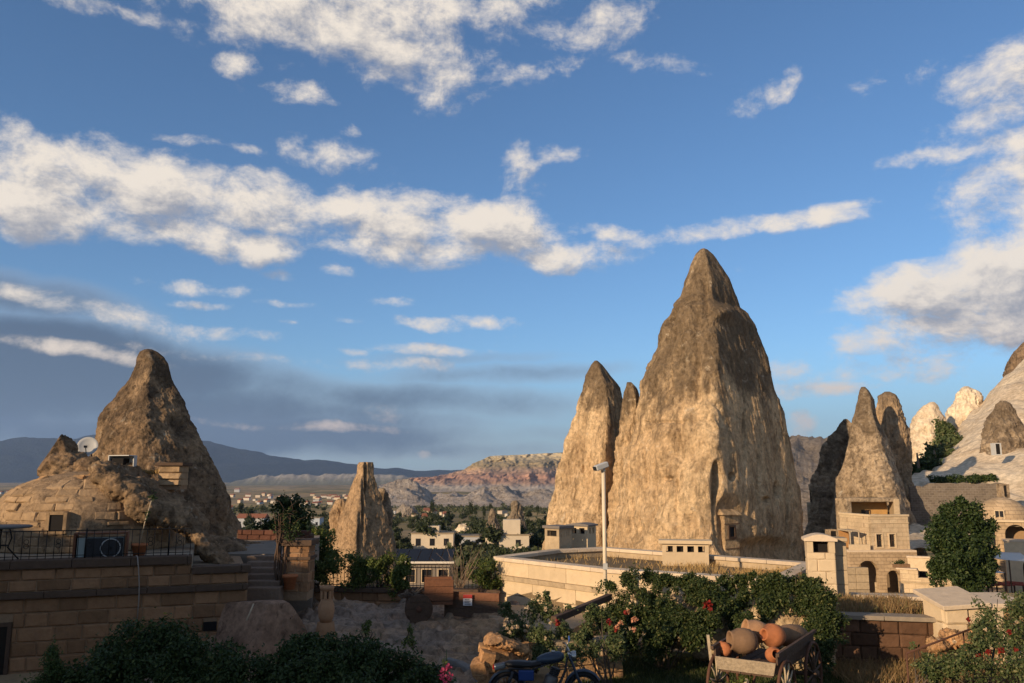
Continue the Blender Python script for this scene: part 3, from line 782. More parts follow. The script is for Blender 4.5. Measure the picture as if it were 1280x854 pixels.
def coursed(parent, rootloc, A, u, n, L, courses, mat, rng, wmin, wmax, depth=0.16, joint=0.012, proud=0.012, skip=()):
    """courses: list of (z0,z1); A = foot point; skip: list of (s0,s1,z0,z1) openings"""
    B = basis(u, n)
    u = Vector(u).normalized(); n = Vector(n).normalized()
    for (z0, z1) in courses:
        s = -rng.uniform(0, wmax * 0.5)
        while s < L:
            w = rng.uniform(wmin, wmax)
            a, b = max(s, 0), min(s + w, L)
            s += w
            if b - a < 0.07: continue
            cut = False
            for (p0, p1, q0, q1) in skip:
                if z0 < q1 - 0.02 and z1 > q0 + 0.02 and a < p1 and b > p0:
                    if a < p0 - 0.08: b = p0
                    elif b > p1 + 0.08: a = p1
                    else: cut = True
            if cut or b - a < 0.05: continue
            c = Vector(A) + u * ((a + b) / 2) + n * rng.uniform(0.3, 1.0) * proud
            c.z = (z0 + z1) / 2
            place_stone(parent, rootloc, c, (b - a - joint, depth, z1 - z0 - joint), B, mat, rng)
def panel(name, A, u, n, outline, holes, depth, mat, parent, rootloc):
    """wall panel with real openings. outline/holes: lists of (s,z)"""
    u = Vector(u).normalized(); n = Vector(n).normalized(); A = Vector(A) - Vector(rootloc)
    bm = bmesh.new()
    es = []
    for loop in [outline] + list(holes):
        vs = [bm.verts.new(A + u * s + Vector((0, 0, z))) for s, z in loop]
        es += [bm.edges.new((vs[i], vs[(i + 1) % len(vs)])) for i in range(len(vs))]
    r = bmesh.ops.triangle_fill(bm, edges=es, use_beauty=True)
    fs = [f for f in r['geom'] if isinstance(f, bmesh.types.BMFace)]
    ex = bmesh.ops.extrude_face_region(bm, geom=fs)
    bmesh.ops.translate(bm, vec=-n * depth, verts=[v for v in ex['geom'] if isinstance(v, bmesh.types.BMVert)])
    bmesh.ops.recalc_face_normals(bm, faces=bm.faces)
    me = bpy.data.meshes.new(name); bm.to_mesh(me); bm.free()
    return link_mesh(name, me, mat, parent)
def arch(s0, s1, z0, z1, n=12):
    """opening with a half-round head: spring line at z1 - half width"""
    r = (s1 - s0) / 2; cz = z1 - r; c = (s0 + s1) / 2
    return [(s0, z0), (s1, z0)] + [(c + r * math.cos(math.pi * k / n), cz + r * math.sin(math.pi * k / n)) for k in range(n + 1)]
def rect(s0, s1, z0, z1): return [(s0, z0), (s1, z0), (s1, z1), (s0, z1)]

def rockmass(name, ells, voxel, mat, amp=(0.12, 0.05, 0.015), freq=1.2, seed=0, parent=None, cuts=0):
    """one continuous rock grown from overlapping lumps: (centre, radii, euler)"""
    bm = bmesh.new()
    for (c, r, e) in ells:
        m = Matrix.Translation(Vector(c)) @ Matrix(Quaternion(((1, 0, 0, 0))).to_matrix().to_4x4())
        from mathutils import Euler
        m = Matrix.Translation(Vector(c)) @ Euler(e).to_matrix().to_4x4() @ Matrix.Diagonal((*r, 1))
        bmesh.ops.create_icosphere(bm, subdivisions=4, radius=1.0, matrix=m)
    me = bpy.data.meshes.new(name); bm.to_mesh(me); bm.free()
    o = bpy.data.objects.new(name, me); col.objects.link(o)
    md = o.modifiers.new('r', 'REMESH'); md.mode = 'VOXEL'; md.voxel_size = voxel
    ms = o.modifiers.new('s', 'SMOOTH'); ms.iterations = 3; ms.factor = 0.5
    dg = bpy.context.evaluated_depsgraph_get()
    me2 = bpy.data.meshes.new_from_object(o.evaluated_get(dg))
    o.modifiers.clear(); o.data = me2
    bpy.data.meshes.remove(me)
    n = len(me2.vertices)
    V = np.empty(n * 3, np.float32); me2.vertices.foreach_get('co', V); V = V.reshape(-1, 3).astype(float)
    Nn = np.empty(n * 3, np.float32); me2.vertices.foreach_get('normal', Nn); Nn = Nn.reshape(-1, 3)
    x, y, z = V.T * freq
    d = amp[0] * fbm(x, y, z, 3, seed) + amp[1] * fbm(x * 3, y * 3, z * 3, 5, seed + 5, 0.6, ridged=True) + 1.6 * amp[2] * fbm(x * 9, y * 9, z * 9, 4, seed + 9, 0.6, ridged=True)
    V = V + Nn * d[:, None]
    if cuts:                                                  # split planes: flat fracture faces
        rg = np.random.default_rng(seed + 3)
        cen = V.mean(0); ext = V.max(0) - V.min(0)
        for q in range(cuts):
            nr = rg.normal(size=3) / ext; nr[2] = abs(nr[2]) * .8; nr /= np.linalg.norm(nr)
            pr = (V - cen) @ nr
            lim = np.quantile(pr, rg.uniform(.80, .95))
            over = np.maximum(pr - lim, 0)
            V = V - nr[None, :] * (over * .86)[:, None]
    me2.vertices.foreach_set('co', V.astype(np.float32).ravel())
    me2.polygons.foreach_set('use_smooth', np.ones(len(me2.polygons), bool))
    me2.update()
    me2.materials.clear(); me2.materials.append(mat)
    me2.name = name
    o.parent = parent
    return o

def leaves_mesh(name, Pn, Nn, size, rng, aspect=0.55, mat=None, droop=0.0, var=None):
    n = len(Pn)
    t = rng.normal(size=(n, 3)); t[:, 2] -= droop
    t -= Nn * (t * Nn).sum(1)[:, None] * 0.6
    t /= np.linalg.norm(t, axis=1)[:, None] + 1e-9
    s = np.cross(Nn, t); s /= np.linalg.norm(s, axis=1)[:, None] + 1e-9
    L = (size * rng.uniform(0.6, 1.35, n))[:, None]
    up = np.cross(t, s)
    V = np.stack([Pn, Pn + t * L * 0.5 + s * L * aspect * 0.5 + up * L * 0.10, Pn + t * L, Pn + t * L * 0.5 - s * L * aspect * 0.5 + up * L * 0.10], 1).reshape(-1, 3)
    F = np.arange(4 * n).reshape(-1, 4)
    me = mesh_np(name, V, F, False)
    a = me.attributes.new('var', 'FLOAT', 'POINT')
    v = rng.random(n) if var is None else var
    a.data.foreach_set('value', np.repeat(v, 4).astype(np.float32))
    if mat: me.materials.append(mat)
    return me
def blob_points(blobs, n, rng, gap=0.0, gf=2.0, seed=0, inner=0.45):
    bl = np.array([[*c, *r] for c, r in blobs], float)
    w = (bl[:, 3] * bl[:, 4] * bl[:, 5]) ** 0.667
    idx = rng.choice(len(bl), size=int(n * (1.6 if gap else 1.0)), p=w / w.sum())
    d = rng.normal(size=(len(idx), 3)); d /= np.linalg.norm(d, axis=1)[:, None]
    rad = inner + (1 - inner) * rng.random(len(idx)) ** 0.6
    rad = np.where(rng.random(len(idx)) < 0.18, rad * rng.uniform(1.0, 1.6, len(idx)), rad)
    lump = 1.0 + 0.45 * fbm(d[:, 0] * 2.6 + idx * 3.1, d[:, 1] * 2.6, d[:, 2] * 2.6, 3, seed + 71)
    p = bl[idx, :3] + d * (rad * lump)[:, None] * bl[idx, 3:]
    if gap:
        g = fbm(p[:, 0] * gf, p[:, 1] * gf, p[:, 2] * gf, 3, seed + 91)
        k = g > np.quantile(g, gap)
        p, d = p[k][:n], d[k][:n]
    nn = d + 0.55 * rng.normal(size=d.shape) + np.array([0, 0, 0.35])
    nn /= np.linalg.norm(nn, axis=1)[:, None]
    return p, nn
def foliage(name, blobs, n, size, mat, parent, seed, gap=0.25, gf=2.0, aspect=0.55, droop=0.2, inner=0.45, sub=10):
    rng = np.random.default_rng(seed)
    if sub:                                                   # break every mass into smaller clumps
        nb_ = []
        for c, r in blobs:
            for q in range(sub):
                dd = rng.normal(size=3); dd /= np.linalg.norm(dd)
                k_ = rng.uniform(0.25, 0.9)
                nb_.append((tuple(np.array(c) + dd * np.array(r) * k_), tuple(np.array(r) * rng.uniform(0.32, 0.62))))
        blobs = nb_
    p, nn = blob_points(blobs, n, rng, gap, gf, seed, inner)
    o = link_mesh(name, leaves_mesh(name, p, nn, size, rng, aspect, mat, droop), None, parent)
    o['kind'] = 'stuff'
    return o
def bush(name, label, cat, base, blobs, n, size, lm, sm, seed, gap=0.25, gf=2.0, group=None, stems=7, aspect=0.55, sr=0.012, inner=0.45):
    """base: world foot; blobs relative to it"""
    t = thing(name, label, cat, base, 0, group)
    foliage('foliage', blobs, n, size, lm, t, seed, gap, gf, aspect, inner=inner)
    rg = random.Random(seed)
    mb = MB()
    for k in range(stems):
        c, r = blobs[k % len(blobs)]
        e = Vector(c) + Vector([rg.uniform(-.4, .4) * q for q in r])
        b0 = Vector((rg.uniform(-.12, .12), rg.uniform(-.12, .12), -0.05))
        m = b0.lerp(e, 0.5) + Vector((rg.uniform(-.1, .1), rg.uniform(-.1, .1), 0.05))
        mb.tube([b0, m, e], [sr * 1.3, sr, sr * 0.4], 5)
    mb.build('stem', sm, t)
    return t
def copy_tree(o, parent=None):
    c = o.copy(); col.objects.link(c); c.parent = parent
    for ch in list(o.children): copy_tree(ch, c)
    return c

_T = np.geomspace(4, 12000, 6000)
def on_ground(px, py):
    d = ray(px, py); d = d / d.y
    x, y, z = CAM.x + d.x * _T, _T, CAM.z + d.z * _T
    h = terrain_h(x, y)
    k = np.argmax(z < h)
    return Vector((x[k], y[k], h[k]))

# ------------------------------------------------------------------ shared materials
wall_stone = simple('brown_wall_stone', (0.265, 0.146, 0.075), 0.95, var=0.35, scale=7, bump=0.5, rnd=0.28, spec=0.1)
mortar = simple('old_mortar', (0.30, 0.195, 0.115), 0.98, var=0.3, scale=12, bump=0.4, spec=0.05)
coping_dark = simple('dark_coping_stone', (0.10, 0.066, 0.045), 0.95, var=0.3, scale=9, bump=0.4, spec=0.1)
dome_stone = simple('tan_dome_stone', (0.31, 0.21, 0.12), 0.95, var=0.6, scale=5, bump=1.0, rnd=0.2, spec=0.1)
iron = simple('black_iron', (0.02, 0.018, 0.016), 0.55, 0.6, var=0.2, bump=0.1)
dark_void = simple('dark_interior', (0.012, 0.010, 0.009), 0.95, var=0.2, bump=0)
terracotta = simple('terracotta', (0.40, 0.145, 0.06), 0.85, var=0.3, scale=14, bump=0.2, spec=0.15)
clay = simple('buff_clay', (0.36, 0.20, 0.105), 0.88, var=0.35, scale=9, bump=0.3, spec=0.15)
clay_dark = simple('brown_clay', (0.21, 0.125, 0.07), 0.88, var=0.35, scale=9, bump=0.3, spec=0.15)
white_metal = simple('white_enamel', (0.46, 0.45, 0.42), 0.45, var=0.1, bump=0.05)
black_plastic = simple('black_plastic', (0.025, 0.025, 0.027), 0.5, var=0.2, bump=0.05)
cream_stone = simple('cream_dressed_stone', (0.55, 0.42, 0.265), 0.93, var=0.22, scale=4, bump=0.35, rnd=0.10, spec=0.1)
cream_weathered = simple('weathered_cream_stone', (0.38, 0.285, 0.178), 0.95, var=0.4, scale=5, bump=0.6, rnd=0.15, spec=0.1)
coping_pale = simple('pale_coping_stone', (0.55, 0.43, 0.30), 0.93, var=0.25, scale=6, bump=0.35, rnd=0.12, spec=0.1)
wood_dark = simple('dark_wood', (0.085, 0.05, 0.03), 0.8, var=0.4, scale=14, bump=0.4)
wood_red = simple('red_brown_wood', (0.16, 0.065, 0.03), 0.75, var=0.4, scale=12, bump=0.3)
wood_pale = simple('weathered_pale_wood', (0.42, 0.33, 0.22), 0.85, var=0.4, scale=14, bump=0.4)
rust = simple('rusty_iron', (0.12, 0.055, 0.032), 0.8, 0.3, var=0.4, scale=20, bump=0.2)
bark = simple('grey_bark', (0.13, 0.095, 0.065), 0.95, var=0.4, scale=15, bump=0.6)
leaf_dark = leafy('dark_green_leaf', (0.020, 0.038, 0.010), (0.045, 0.070, 0.018), (0.09, 0.11, 0.03))
leaf_ivy = leafy('ivy_leaf', (0.024, 0.040, 0.011), (0.052, 0.072, 0.018), (0.15, 0.145, 0.045))
leaf_rose = leafy('rose_leaf', (0.050, 0.075, 0.022), (0.105, 0.125, 0.045), (0.22, 0.20, 0.085))
leaf_fence = leafy('vine_leaf', (0.045, 0.075, 0.016), (0.11, 0.135, 0.03), (0.20, 0.20, 0.05))
leaf_far = leafy('valley_tree_leaf', (0.030, 0.042, 0.016), (0.055, 0.068, 0.026), (0.08, 0.085, 0.035))
leaf_yew = leafy('yew_leaf', (0.030, 0.055, 0.014), (0.075, 0.11, 0.028))
petal_pink = leafy('pink_petal', (0.38, 0.03, 0.08), (0.5, 0.08, 0.15))
petal_red = leafy('red_petal', (0.16, 0.010, 0.008), (0.26, 0.025, 0.015))
petal_pale = leafy('blush_petal', (0.50, 0.34, 0.20), (0.58, 0.45, 0.28), (0.66, 0.56, 0.40))
rubble_rock = rock('orange_rubble', (0.47, 0.29, 0.14), (0.42, 0.225, 0.10), (0.20, 0.12, 0.07), s=2.2, bump=0.7, streak=0.2, white=(0.5, 0.42, 0.32), dist=0.06)

# ================================================================== THE LEFT TERRACE
rgL = random.Random(11)
WA = P(-150, 700, 16.25); WB = P(311, 706, 18.58)
WA.z = WB.z = 0.0
wu = (WB - WA).normalized(); wn = Vector((wu.y, -wu.x, 0))
WLEN = (WB - WA).length
def wall_s(px):                                            # distance along the wall line for a photo column
    d = ray(px, 700)
    a = math.atan2(d.x, d.y)
    # intersect the vertical plane of that column with the wall line
    k = Vector((math.cos(a), -math.sin(a), 0))
    return -(WA.dot(k)) / (wu.dot(k))
def wpt(px, z, off=0.0):
    q = WA + wu * wall_s(px) + wn * off
    q.z = z
    return q
tw = thing('terrace_wall', 'brown coursed stone retaining wall under the iron railing', 'wall', WA)
S1 = wall_s(240)
backv = -wn * 1.0
mb = MB()
mb.add([WA - WA + wn * -0.02 + Vector((0, 0, -1.2)), wu * WLEN + wn * -0.02 + Vector((0, 0, -1.2)), wu * WLEN - wn * 0.5 + Vector((0, 0, -1.2)), -wn * 0.5 + Vector((0, 0, -1.2)),
        wn * -0.02 + Vector((0, 0, 1.86)), wu * WLEN + wn * -0.02 + Vector((0, 0, 1.86)), wu * WLEN - wn * 0.5 + Vector((0, 0, 1.86)), -wn * 0.5 + Vector((0, 0, 1.86))],
       ((0, 3, 2, 1), (4, 5, 6, 7), (0, 1, 5, 4), (1, 2, 6, 5), (2, 3, 7, 6), (3, 0, 4, 7)))
core = mb.build('wall_core', mortar, tw)
mb = MB(); mb.box(wu * (S1 / 2) - wn * 0.24 + Vector((0, 0, 1.93)), (S1, 0.42, 0.13), math.atan2(wu.y, wu.x)); mb.build('wall_core', mortar, tw)
win = (wall_s(-30), wall_s(23), -0.05, 0.98)
sml = (wall_s(259), wall_s(275), 0.60, 0.78)
low = [(-1.1 + 0.28 * k, -1.1 + 0.28 * (k + 1)) for k in range(9)]
coursed(tw, WA, WA, wu, wn, WLEN, [c for c in low if c[1] > -0.4], wall_stone, rgL, 0.34, 0.68, joint=0.016, proud=0.02, skip=[win, sml])
coursed(tw, WA, WA, wu, wn, S1, [(1.55, 1.77), (1.77, 1.99)], wall_stone, rgL, 0.34, 0.66, joint=0.016, proud=0.02)
coursed(tw, WA, WA + wu * S1, wu, wn, WLEN - S1, [(1.55, 1.78)], wall_stone, rgL, 0.34, 0.6, joint=0.016, proud=0.02)
ang = math.atan2(wu.y, wu.x)
s = 0.0
while s < WLEN - 0.05:                                      # string course and copings, slab by slab
    w = min(0.95, WLEN - s)
    MB().box(wu * (s + w / 2) + wn * 0.03 + Vector((0, 0, 1.485)), (w - 0.008, 0.16, 0.12), ang).build('string_course', coping_dark, tw, 0.012)
    s += w
s = 0.0
while s < S1 - 0.05:
    w = min(1.1, S1 - s)
    MB().box(wu * (s + w / 2) - wn * 0.14 + Vector((0, 0, 2.085)), (w - 0.008, 0.46, 0.17), ang).build('coping', coping_dark, tw, 0.015)
    s += w
s = S1 + 0.01
while s < WLEN + 0.02:
    w = min(1.0, WLEN + 0.05 - s)
    MB().box(wu * (s + w / 2) - wn * 0.14 + Vector((0, 0, 1.86)), (w - 0.008, 0.46, 0.15), ang).build('coping', coping_dark, tw, 0.015)
    s += w
# windows in it
wr = MB(); sw = (win[0] + win[1]) / 2
wr.box(wu * sw + wn * 0.004 + Vector((0, 0, (win[2] + win[3]) / 2)), (win[1] - win[0], 0.05, win[3] - win[2]), ang)
wo = wr.build('window', simple('dark_window_glass', (0.016, 0.014, 0.013), 0.12, var=0.1, bump=0, spec=0.5), tw)
fr = MB()
for sgn in (-1, 1): fr.box(wu * (sw + sgn * (win[1] - win[0] - 0.07) / 2) + wn * 0.035 + Vector((0, 0, (win[2] + win[3]) / 2)), (0.07, 0.04, win[3] - win[2]), ang)
fr.box(wu * sw + wn * 0.036 + Vector((0, 0, win[3] - 0.035)), (win[1] - win[0], 0.04, 0.07), ang)
fr.build('frame', wood_dark, wo)
sm_ = MB().box(wu * ((sml[0] + sml[1]) / 2) + wn * 0.006 + Vector((0, 0, 0.69)), (sml[1] - sml[0], 0.04, 0.18), ang).build('vent', dark_void, tw)
# end wall running back from the corner
tr_ = MB().prism([(0, 0), (0.5, 0), (0.5, 6), (0, 6)], -1, 1.78)
q = WB - wu * 0.5
o = MB().add([Vector((0, 0, 0))] * 0, []).box((0, 0, 0), (0.01, 0.01, 0.01))
mb = MB().box(wu * (WLEN - 0.22) - wn * 2.6 + Vector((0, 0, 0.4)), (0.4, 4.2, 2.75), ang); mb.build('end_wall', mortar, tw)

# terrace floor (paving behind the wall)
def poly_xy(pts): return [(p.x, p.y) for p in pts]
tf = MB().prism(poly_xy([WA - wn * 0.35 - wu * 4, WA + wu * (S1 + 0.2) - wn * 0.35, WA + wu * (WLEN - 0.45) - wn * 0.55, WA + wu * (WLEN - 0.45) - wn * 16, WA - wu * 4 - wn * 16]), -3.0, 1.775)
tag(tf.build('terrace', simple('pale_terrace_paving', (0.30, 0.24, 0.17), 0.95, var=0.3, scale=3, bump=0.3, spec=0.1)), kind='structure')
tf2 = MB().prism(poly_xy([WA - wn * 0.36 - wu * 4, WA + wu * S1 - wn * 0.36, WA + wu * S1 - wn * 5, WA - wu * 4 - wn * 5]), 1.79, 2.10)
tag(tf2.build('upper_terrace', bpy.data.materials['pale_terrace_paving']), kind='structure')

# railing
rl = thing('railing', 'black iron railing along the top of the terrace wall', 'railing', WA + Vector((0, 0, 2.17)))
def rpt(s, z): return wu * s - wn * 0.16 + Vector((0, 0, z))
Rs0, Rs1 = 0.3, S1 - 0.05
MB().bar(rpt(Rs0, 0.56), rpt(Rs1, 0.56), 0.035, 0.02).build('top_rail', iron, rl)
MB().bar(rpt(Rs0, 0.06), rpt(Rs1, 0.06), 0.025, 0.014).build('bottom_rail', iron, rl)
nb = int((Rs1 - Rs0) / 0.145)
bmsh = MB().tube([(0, 0, 0), (0, 0, 0.555)], 0.007, 6).mesh('baluster'); bmsh.materials.append(iron)
pmsh = MB().tube([(0, 0, 0), (0, 0, 0.60)], 0.016, 6).mesh('post'); pmsh.materials.append(iron)
scr = MB().torus((0, 0, 0), 0.045, 0.006, Matrix.Rotation(R(90), 4, 'X'), 12, 4).mesh('scroll'); scr.materials.append(iron)
for k in range(nb + 1):
    s = Rs0 + (Rs1 - Rs0) * k / nb
    o = link_mesh('post' if k % 11 == 0 else 'baluster', pmsh if k % 11 == 0 else bmsh, None, rl); o.location = rpt(s, 0)
    if k % 4 == 2:
        for zz in (0.26, 0.35):
            o = link_mesh('scroll', scr, None, rl); o.location = rpt(s + 0.0725, zz); o.rotation_euler = (0, 0, ang)

# the domed house
DC = P(112, 690, 21.6); DC.z = 2.10
DR, DH = 2.25, 1.88
dh = thing('domed_house', 'squat tan stone house with rounded dome and small square window on the terrace', 'house', DC)
def drad(t): return DR * (1 - min(max(t, 0), 1) ** 4.0) ** 0.5 * (1.0 + 0.03 * (1 - t))
mb = MB(); mb.lathe([(drad(t) - 0.025, t * DH) for t in np.linspace(0, 0.985, 60)], 180)
va = np.array([tuple(v) for v in mb.v]); va *= (1 + .030 * fbm(va[:, 0] * 1.6, va[:, 1] * 1.6, va[:, 2] * 1.6, 5, 3, .55) * (va[:, 2] > .01))[:, None]; mb.v = [tuple(v) for v in va]
mb.build('dome_core', rock('dome_mortar', (0.33, 0.225, 0.13), (0.27, 0.185, 0.11), (0.15, 0.10, 0.06), s=2.0, bump=0.6, streak=0.1, dist=0.06), dh)
nc = 9
hz = np.linspace(0, 0.90, nc + 1); hz[1:-1] += np.random.default_rng(2).uniform(-.022, .022, nc - 1)
dwin = (P(80, 647, 19.6).x - DC.x)
for k in range(nc):
    t0, t1 = hz[k], hz[k + 1]
    r0, r1 = drad(t0), drad(t1)
    a = R(-165) + rgL.uniform(0, 0.1)
    while a < R(-12):
        w = rgL.uniform(0.30, 0.58)
        da = w / max(r0, 0.5)
        am = a + da / 2
        a += da
        rm = (r0 + r1) / 2
        sl_ = Vector(((r1 - r0) * math.cos(am), (r1 - r0) * math.sin(am), (t1 - t0) * DH))
        uu = Vector((-math.sin(am), math.cos(am), 0))
        nn = uu.cross(sl_).normalized()
        cc = Vector((rm * math.cos(am), rm * math.sin(am), (t0 + t1) / 2 * DH))
        if abs(cc.x - dwin) < 0.26 and cc.y < 0 and 0.38 < cc.z < 0.98: continue
        if rgL.random() < .28: continue
        place_stone(dh, DC, DC + cc + nn * rgL.uniform(-0.015, 0.015), (w - rgL.uniform(.02, .06), 0.2, sl_.length - rgL.uniform(.015, .05)), basis(uu + Vector((0, 0, rgL.uniform(-.04, .04))), nn, sl_), dome_stone, rgL)
wy = -math.sqrt(max(0.1, drad(0.35) ** 2 - dwin ** 2))
dw = MB().box((dwin, wy + 0.0, 0.69), (0.34, 0.10, 0.36), 0).build('window', dark_void, dh)
fr = MB()
for dx, dz, sx, sz in ((-0.20, 0, 0.08, 0.48), (0.20, 0, 0.08, 0.48), (0, 0.22, 0.34, 0.07), (0, -0.22, 0.34, 0.07)):
    fr.box((dwin + dx, wy + 0.02, 0.69 + dz), (sx, 0.2, sz))
fr.build('surround', dome_stone, dw)
# capping rubble on the dome's crown
for k in range(16):
    am = R(-170 + 165 * k / 15); rr = 1.1 + rgL.uniform(-.25, .25)
    o = place_stone(dh, DC, DC + Vector((rr * math.cos(am), rr * math.sin(am) , DH - 0.22 + rgL.uniform(-.05, .1))), (rgL.uniform(.25, .42), .3, rgL.uniform(.15, .24)), basis((-math.sin(am), math.cos(am), 0), (math.cos(am) * .5, math.sin(am) * .5, .86), (-math.cos(am) * .86, -math.sin(am) * .86, .5)), rubble_rock, rgL)

# rock grown over the dome
def pw(px, py, Y): return P(px, py, Y)
o = rockmass('rock_outcrop', [(pw(78, 585, 22.3), (0.62, 0.6, 0.45), (0, 0, 0)), (pw(76, 566, 22.4), (0.40, 0.4, 0.36), (0, 0, 0)), (pw(75, 554, 22.4), (0.22, 0.3, 0.27), (0, 0, 0)), (pw(113, 590, 22.2), (0.42, 0.5, 0.38), (0, 0, 0)), (pw(96, 598, 22.2), (0.9, 0.7, 0.3), (0, 0, 0))], 0.045, dark_rock, (0.14, 0.05, 0.012), 1.6, 5, cuts=2)
tag(o, 'knobbly lichened rock crowning the stone dome', 'rock')
o = rockmass('rock_ledge', [(pw(166, 610, 20.7), (1.1, .95, .30), (0, .55, 0)), (pw(150, 598, 21.0), (.7, .8, .28), (0, .4, 0)), (pw(212, 640, 20.9), (.62, .8, .34), (0, .35, 0)), (pw(180, 634, 20.1), (.40, .5, .34), (0, .6, 0)),
    (pw(206, 668, 22.8), (1.1, .5, .9), (0, 0, 0)), (pw(228, 652, 20.8), (.42, .5, .26), (0, .5, 0)), (pw(258, 682, 20.8), (.85, .3, .17), (0, .86, 0)), (pw(276, 698, 20.6), (.5, .3, .15), (0, .75, 0))], 0.04, dark_rock, (0.16, 0.06, 0.014), 1.3, 15)
tag(o, 'overhanging rock ledge sloping down beside the dome, dark hollow beneath it', 'rock')
o = rockmass('rock_apron', [(pw(290, 690, 25.5), (1.3, 1.2, 0.35), (0, 0.25, 0)), (pw(270, 688, 23.5), (0.9, 1.0, 0.25), (0, 0.2, 0)), (pw(305, 700, 23.5), (0.5, 0.8, 0.15), (0, 0.1, 0))], 0.06, dark_rock, (0.12, 0.05, 0.015), 1.6, 25)
tag(o, 'low grey rock apron at the foot of the hump-backed cone above the steps', 'rock')

# things on the terrace
def satellite_dish():
    b = pw(114, 572, 23.2)
    t = thing('satellite_dish', 'white satellite dish on the rocks between dome and hump-backed cone', 'satellite dish', b)
    m = Matrix.Translation((-0.12, 0, 0.30)) @ Matrix.Rotation(R(18), 4, 'Z') @ Matrix.Rotation(R(72), 4, 'X')
    MB().lathe([(0.0, 0.0), (0.12, 0.006), (0.20, 0.025), (0.265, 0.055), (0.27, 0.05), (0.20, 0.012), (0.12, -0.01), (0.0, -0.02)], 32, m).build('reflector', white_metal, t)
    MB().tube([(0, 0.05, -0.15), (-0.03, 0.05, 0.1), (-0.1, 0.04, 0.28)], 0.02, 8).build('mast', rust, t)
    a = MB().tube([m @ Vector((0, -0.28, 0.03)), m @ Vector((0, -0.12, 0.32))], 0.012, 6).build('feed_arm', black_plastic, t)
    MB().box(m @ Vector((0, -0.12, 0.33)), (0.06, 0.08, 0.06)).build('feed_horn', black_plastic, a)
satellite_dish()
def roof_box():
    b = pw(157, 589, 21.4)
    t = thing('metal_box', 'small white metal box with a dark open front on the rock ledge', 'box', b, R(-14))
    mb = MB()
    mb.bbox((-0.30, 0.0, 0.0), (0.30, 0.02, 0.40)); mb.bbox((-0.30, -0.3, 0.38), (0.30, 0.0, 0.40)); mb.bbox((-0.30, -0.3, 0.0), (-0.28, 0.0, 0.38)); mb.bbox((0.28, -0.1, 0.0), (0.30, 0.0, 0.38))
    mb.build('casing', white_metal, t)
    MB().bbox((-0.275, -0.24, 0.0), (0.1, -0.01, 0.32)).build('interior', dark_void, t)
roof_box()
def parapet_block():
    b = pw(216, 607, 21.8)
    t = thing('stone_pier', 'short stone pier with a flat cap at the end of the rock ledge', 'pier', b)
    for k, (z0, z1) in enumerate(((0, .16), (.16, .33), (.33, .5))):
        place_stone(t, b, b + Vector((0.0, -0.28, (z0 + z1) / 2)), (0.6, 0.5, z1 - z0 - 0.012), basis((1, 0, 0), (0, -1, 0)), dome_stone, rgL)
    MB().box((0, 0, 0.545), (0.72, 0.66, 0.08)).build('cap', coping_dark, t, 0.01)
    MB().box((0, 0.03, 0.20), (0.54, 0.48, 0.6)).build('core', mortar, t)
parapet_block()
tg = pw(183, 592, 21.7)
rngp = np.random.default_rng(5)
pp = np.array(tg) + rngp.uniform(-1, 1, (500, 3)) * np.array([0.36, 0.12, 0.02])
nn = np.tile(np.array([0, -1.0, 0.1]), (500, 1)) + 0.5 * rngp.normal(size=(500, 3)); nn /= np.linalg.norm(nn, axis=1)[:, None]
straw = leafy('dry_straw', (0.36, 0.22, 0.08), (0.50, 0.33, 0.13))
def tuft(name, label, P0, n, ext, h, mat, seed, kind='stuff', cat=None, parent=None, lean=0.35):
    """upright blades in a box of half-extents ext around P0"""
    rg = np.random.default_rng(seed)
    b = np.asarray(P0, float) + rg.uniform(-1, 1, (n, 3)) * np.asarray(ext)
    return blades(name, b, h, mat, seed, label, kind, cat, parent, lean)
def blades(name, b, h, mat, seed, label=None, kind='stuff', cat=None, parent=None, lean=0.35, w=0.010):
    rg = np.random.default_rng(seed)
    n = len(b)
    d = rg.normal(size=(n, 3)) * lean; d[:, 2] = 1; 
    L = (h * rg.uniform(0.45, 1.25, n))[:, None]
    a = rg.uniform(0, math.pi, n); s = np.stack([np.cos(a), np.sin(a), 0 * a], -1) * w
    V = np.stack([b - s, b + s, b + d * L * 0.6 + s * 0.6, b + d * L + np.array([0, 0, -0.1]) * L * (d[:, :2] ** 2).sum(1)[:, None]], 1).reshape(-1, 3)
    F = np.arange(4 * n).reshape(-1, 4)
    me = mesh_np(name, V, F, False)
    at = me.attributes.new('var', 'FLOAT', 'POINT'); at.data.foreach_set('value', np.repeat(rg.random(n), 4).astype(np.float32))
    o = link_mesh(name, me, mat, parent)
    return tag(o, label, cat, kind=kind)
tuft('dry_thatch', 'strip of dry golden grass on the rock ledge behind the dome', tg, 900, (0.38, 0.16, 0.02), 0.10, straw, 3)

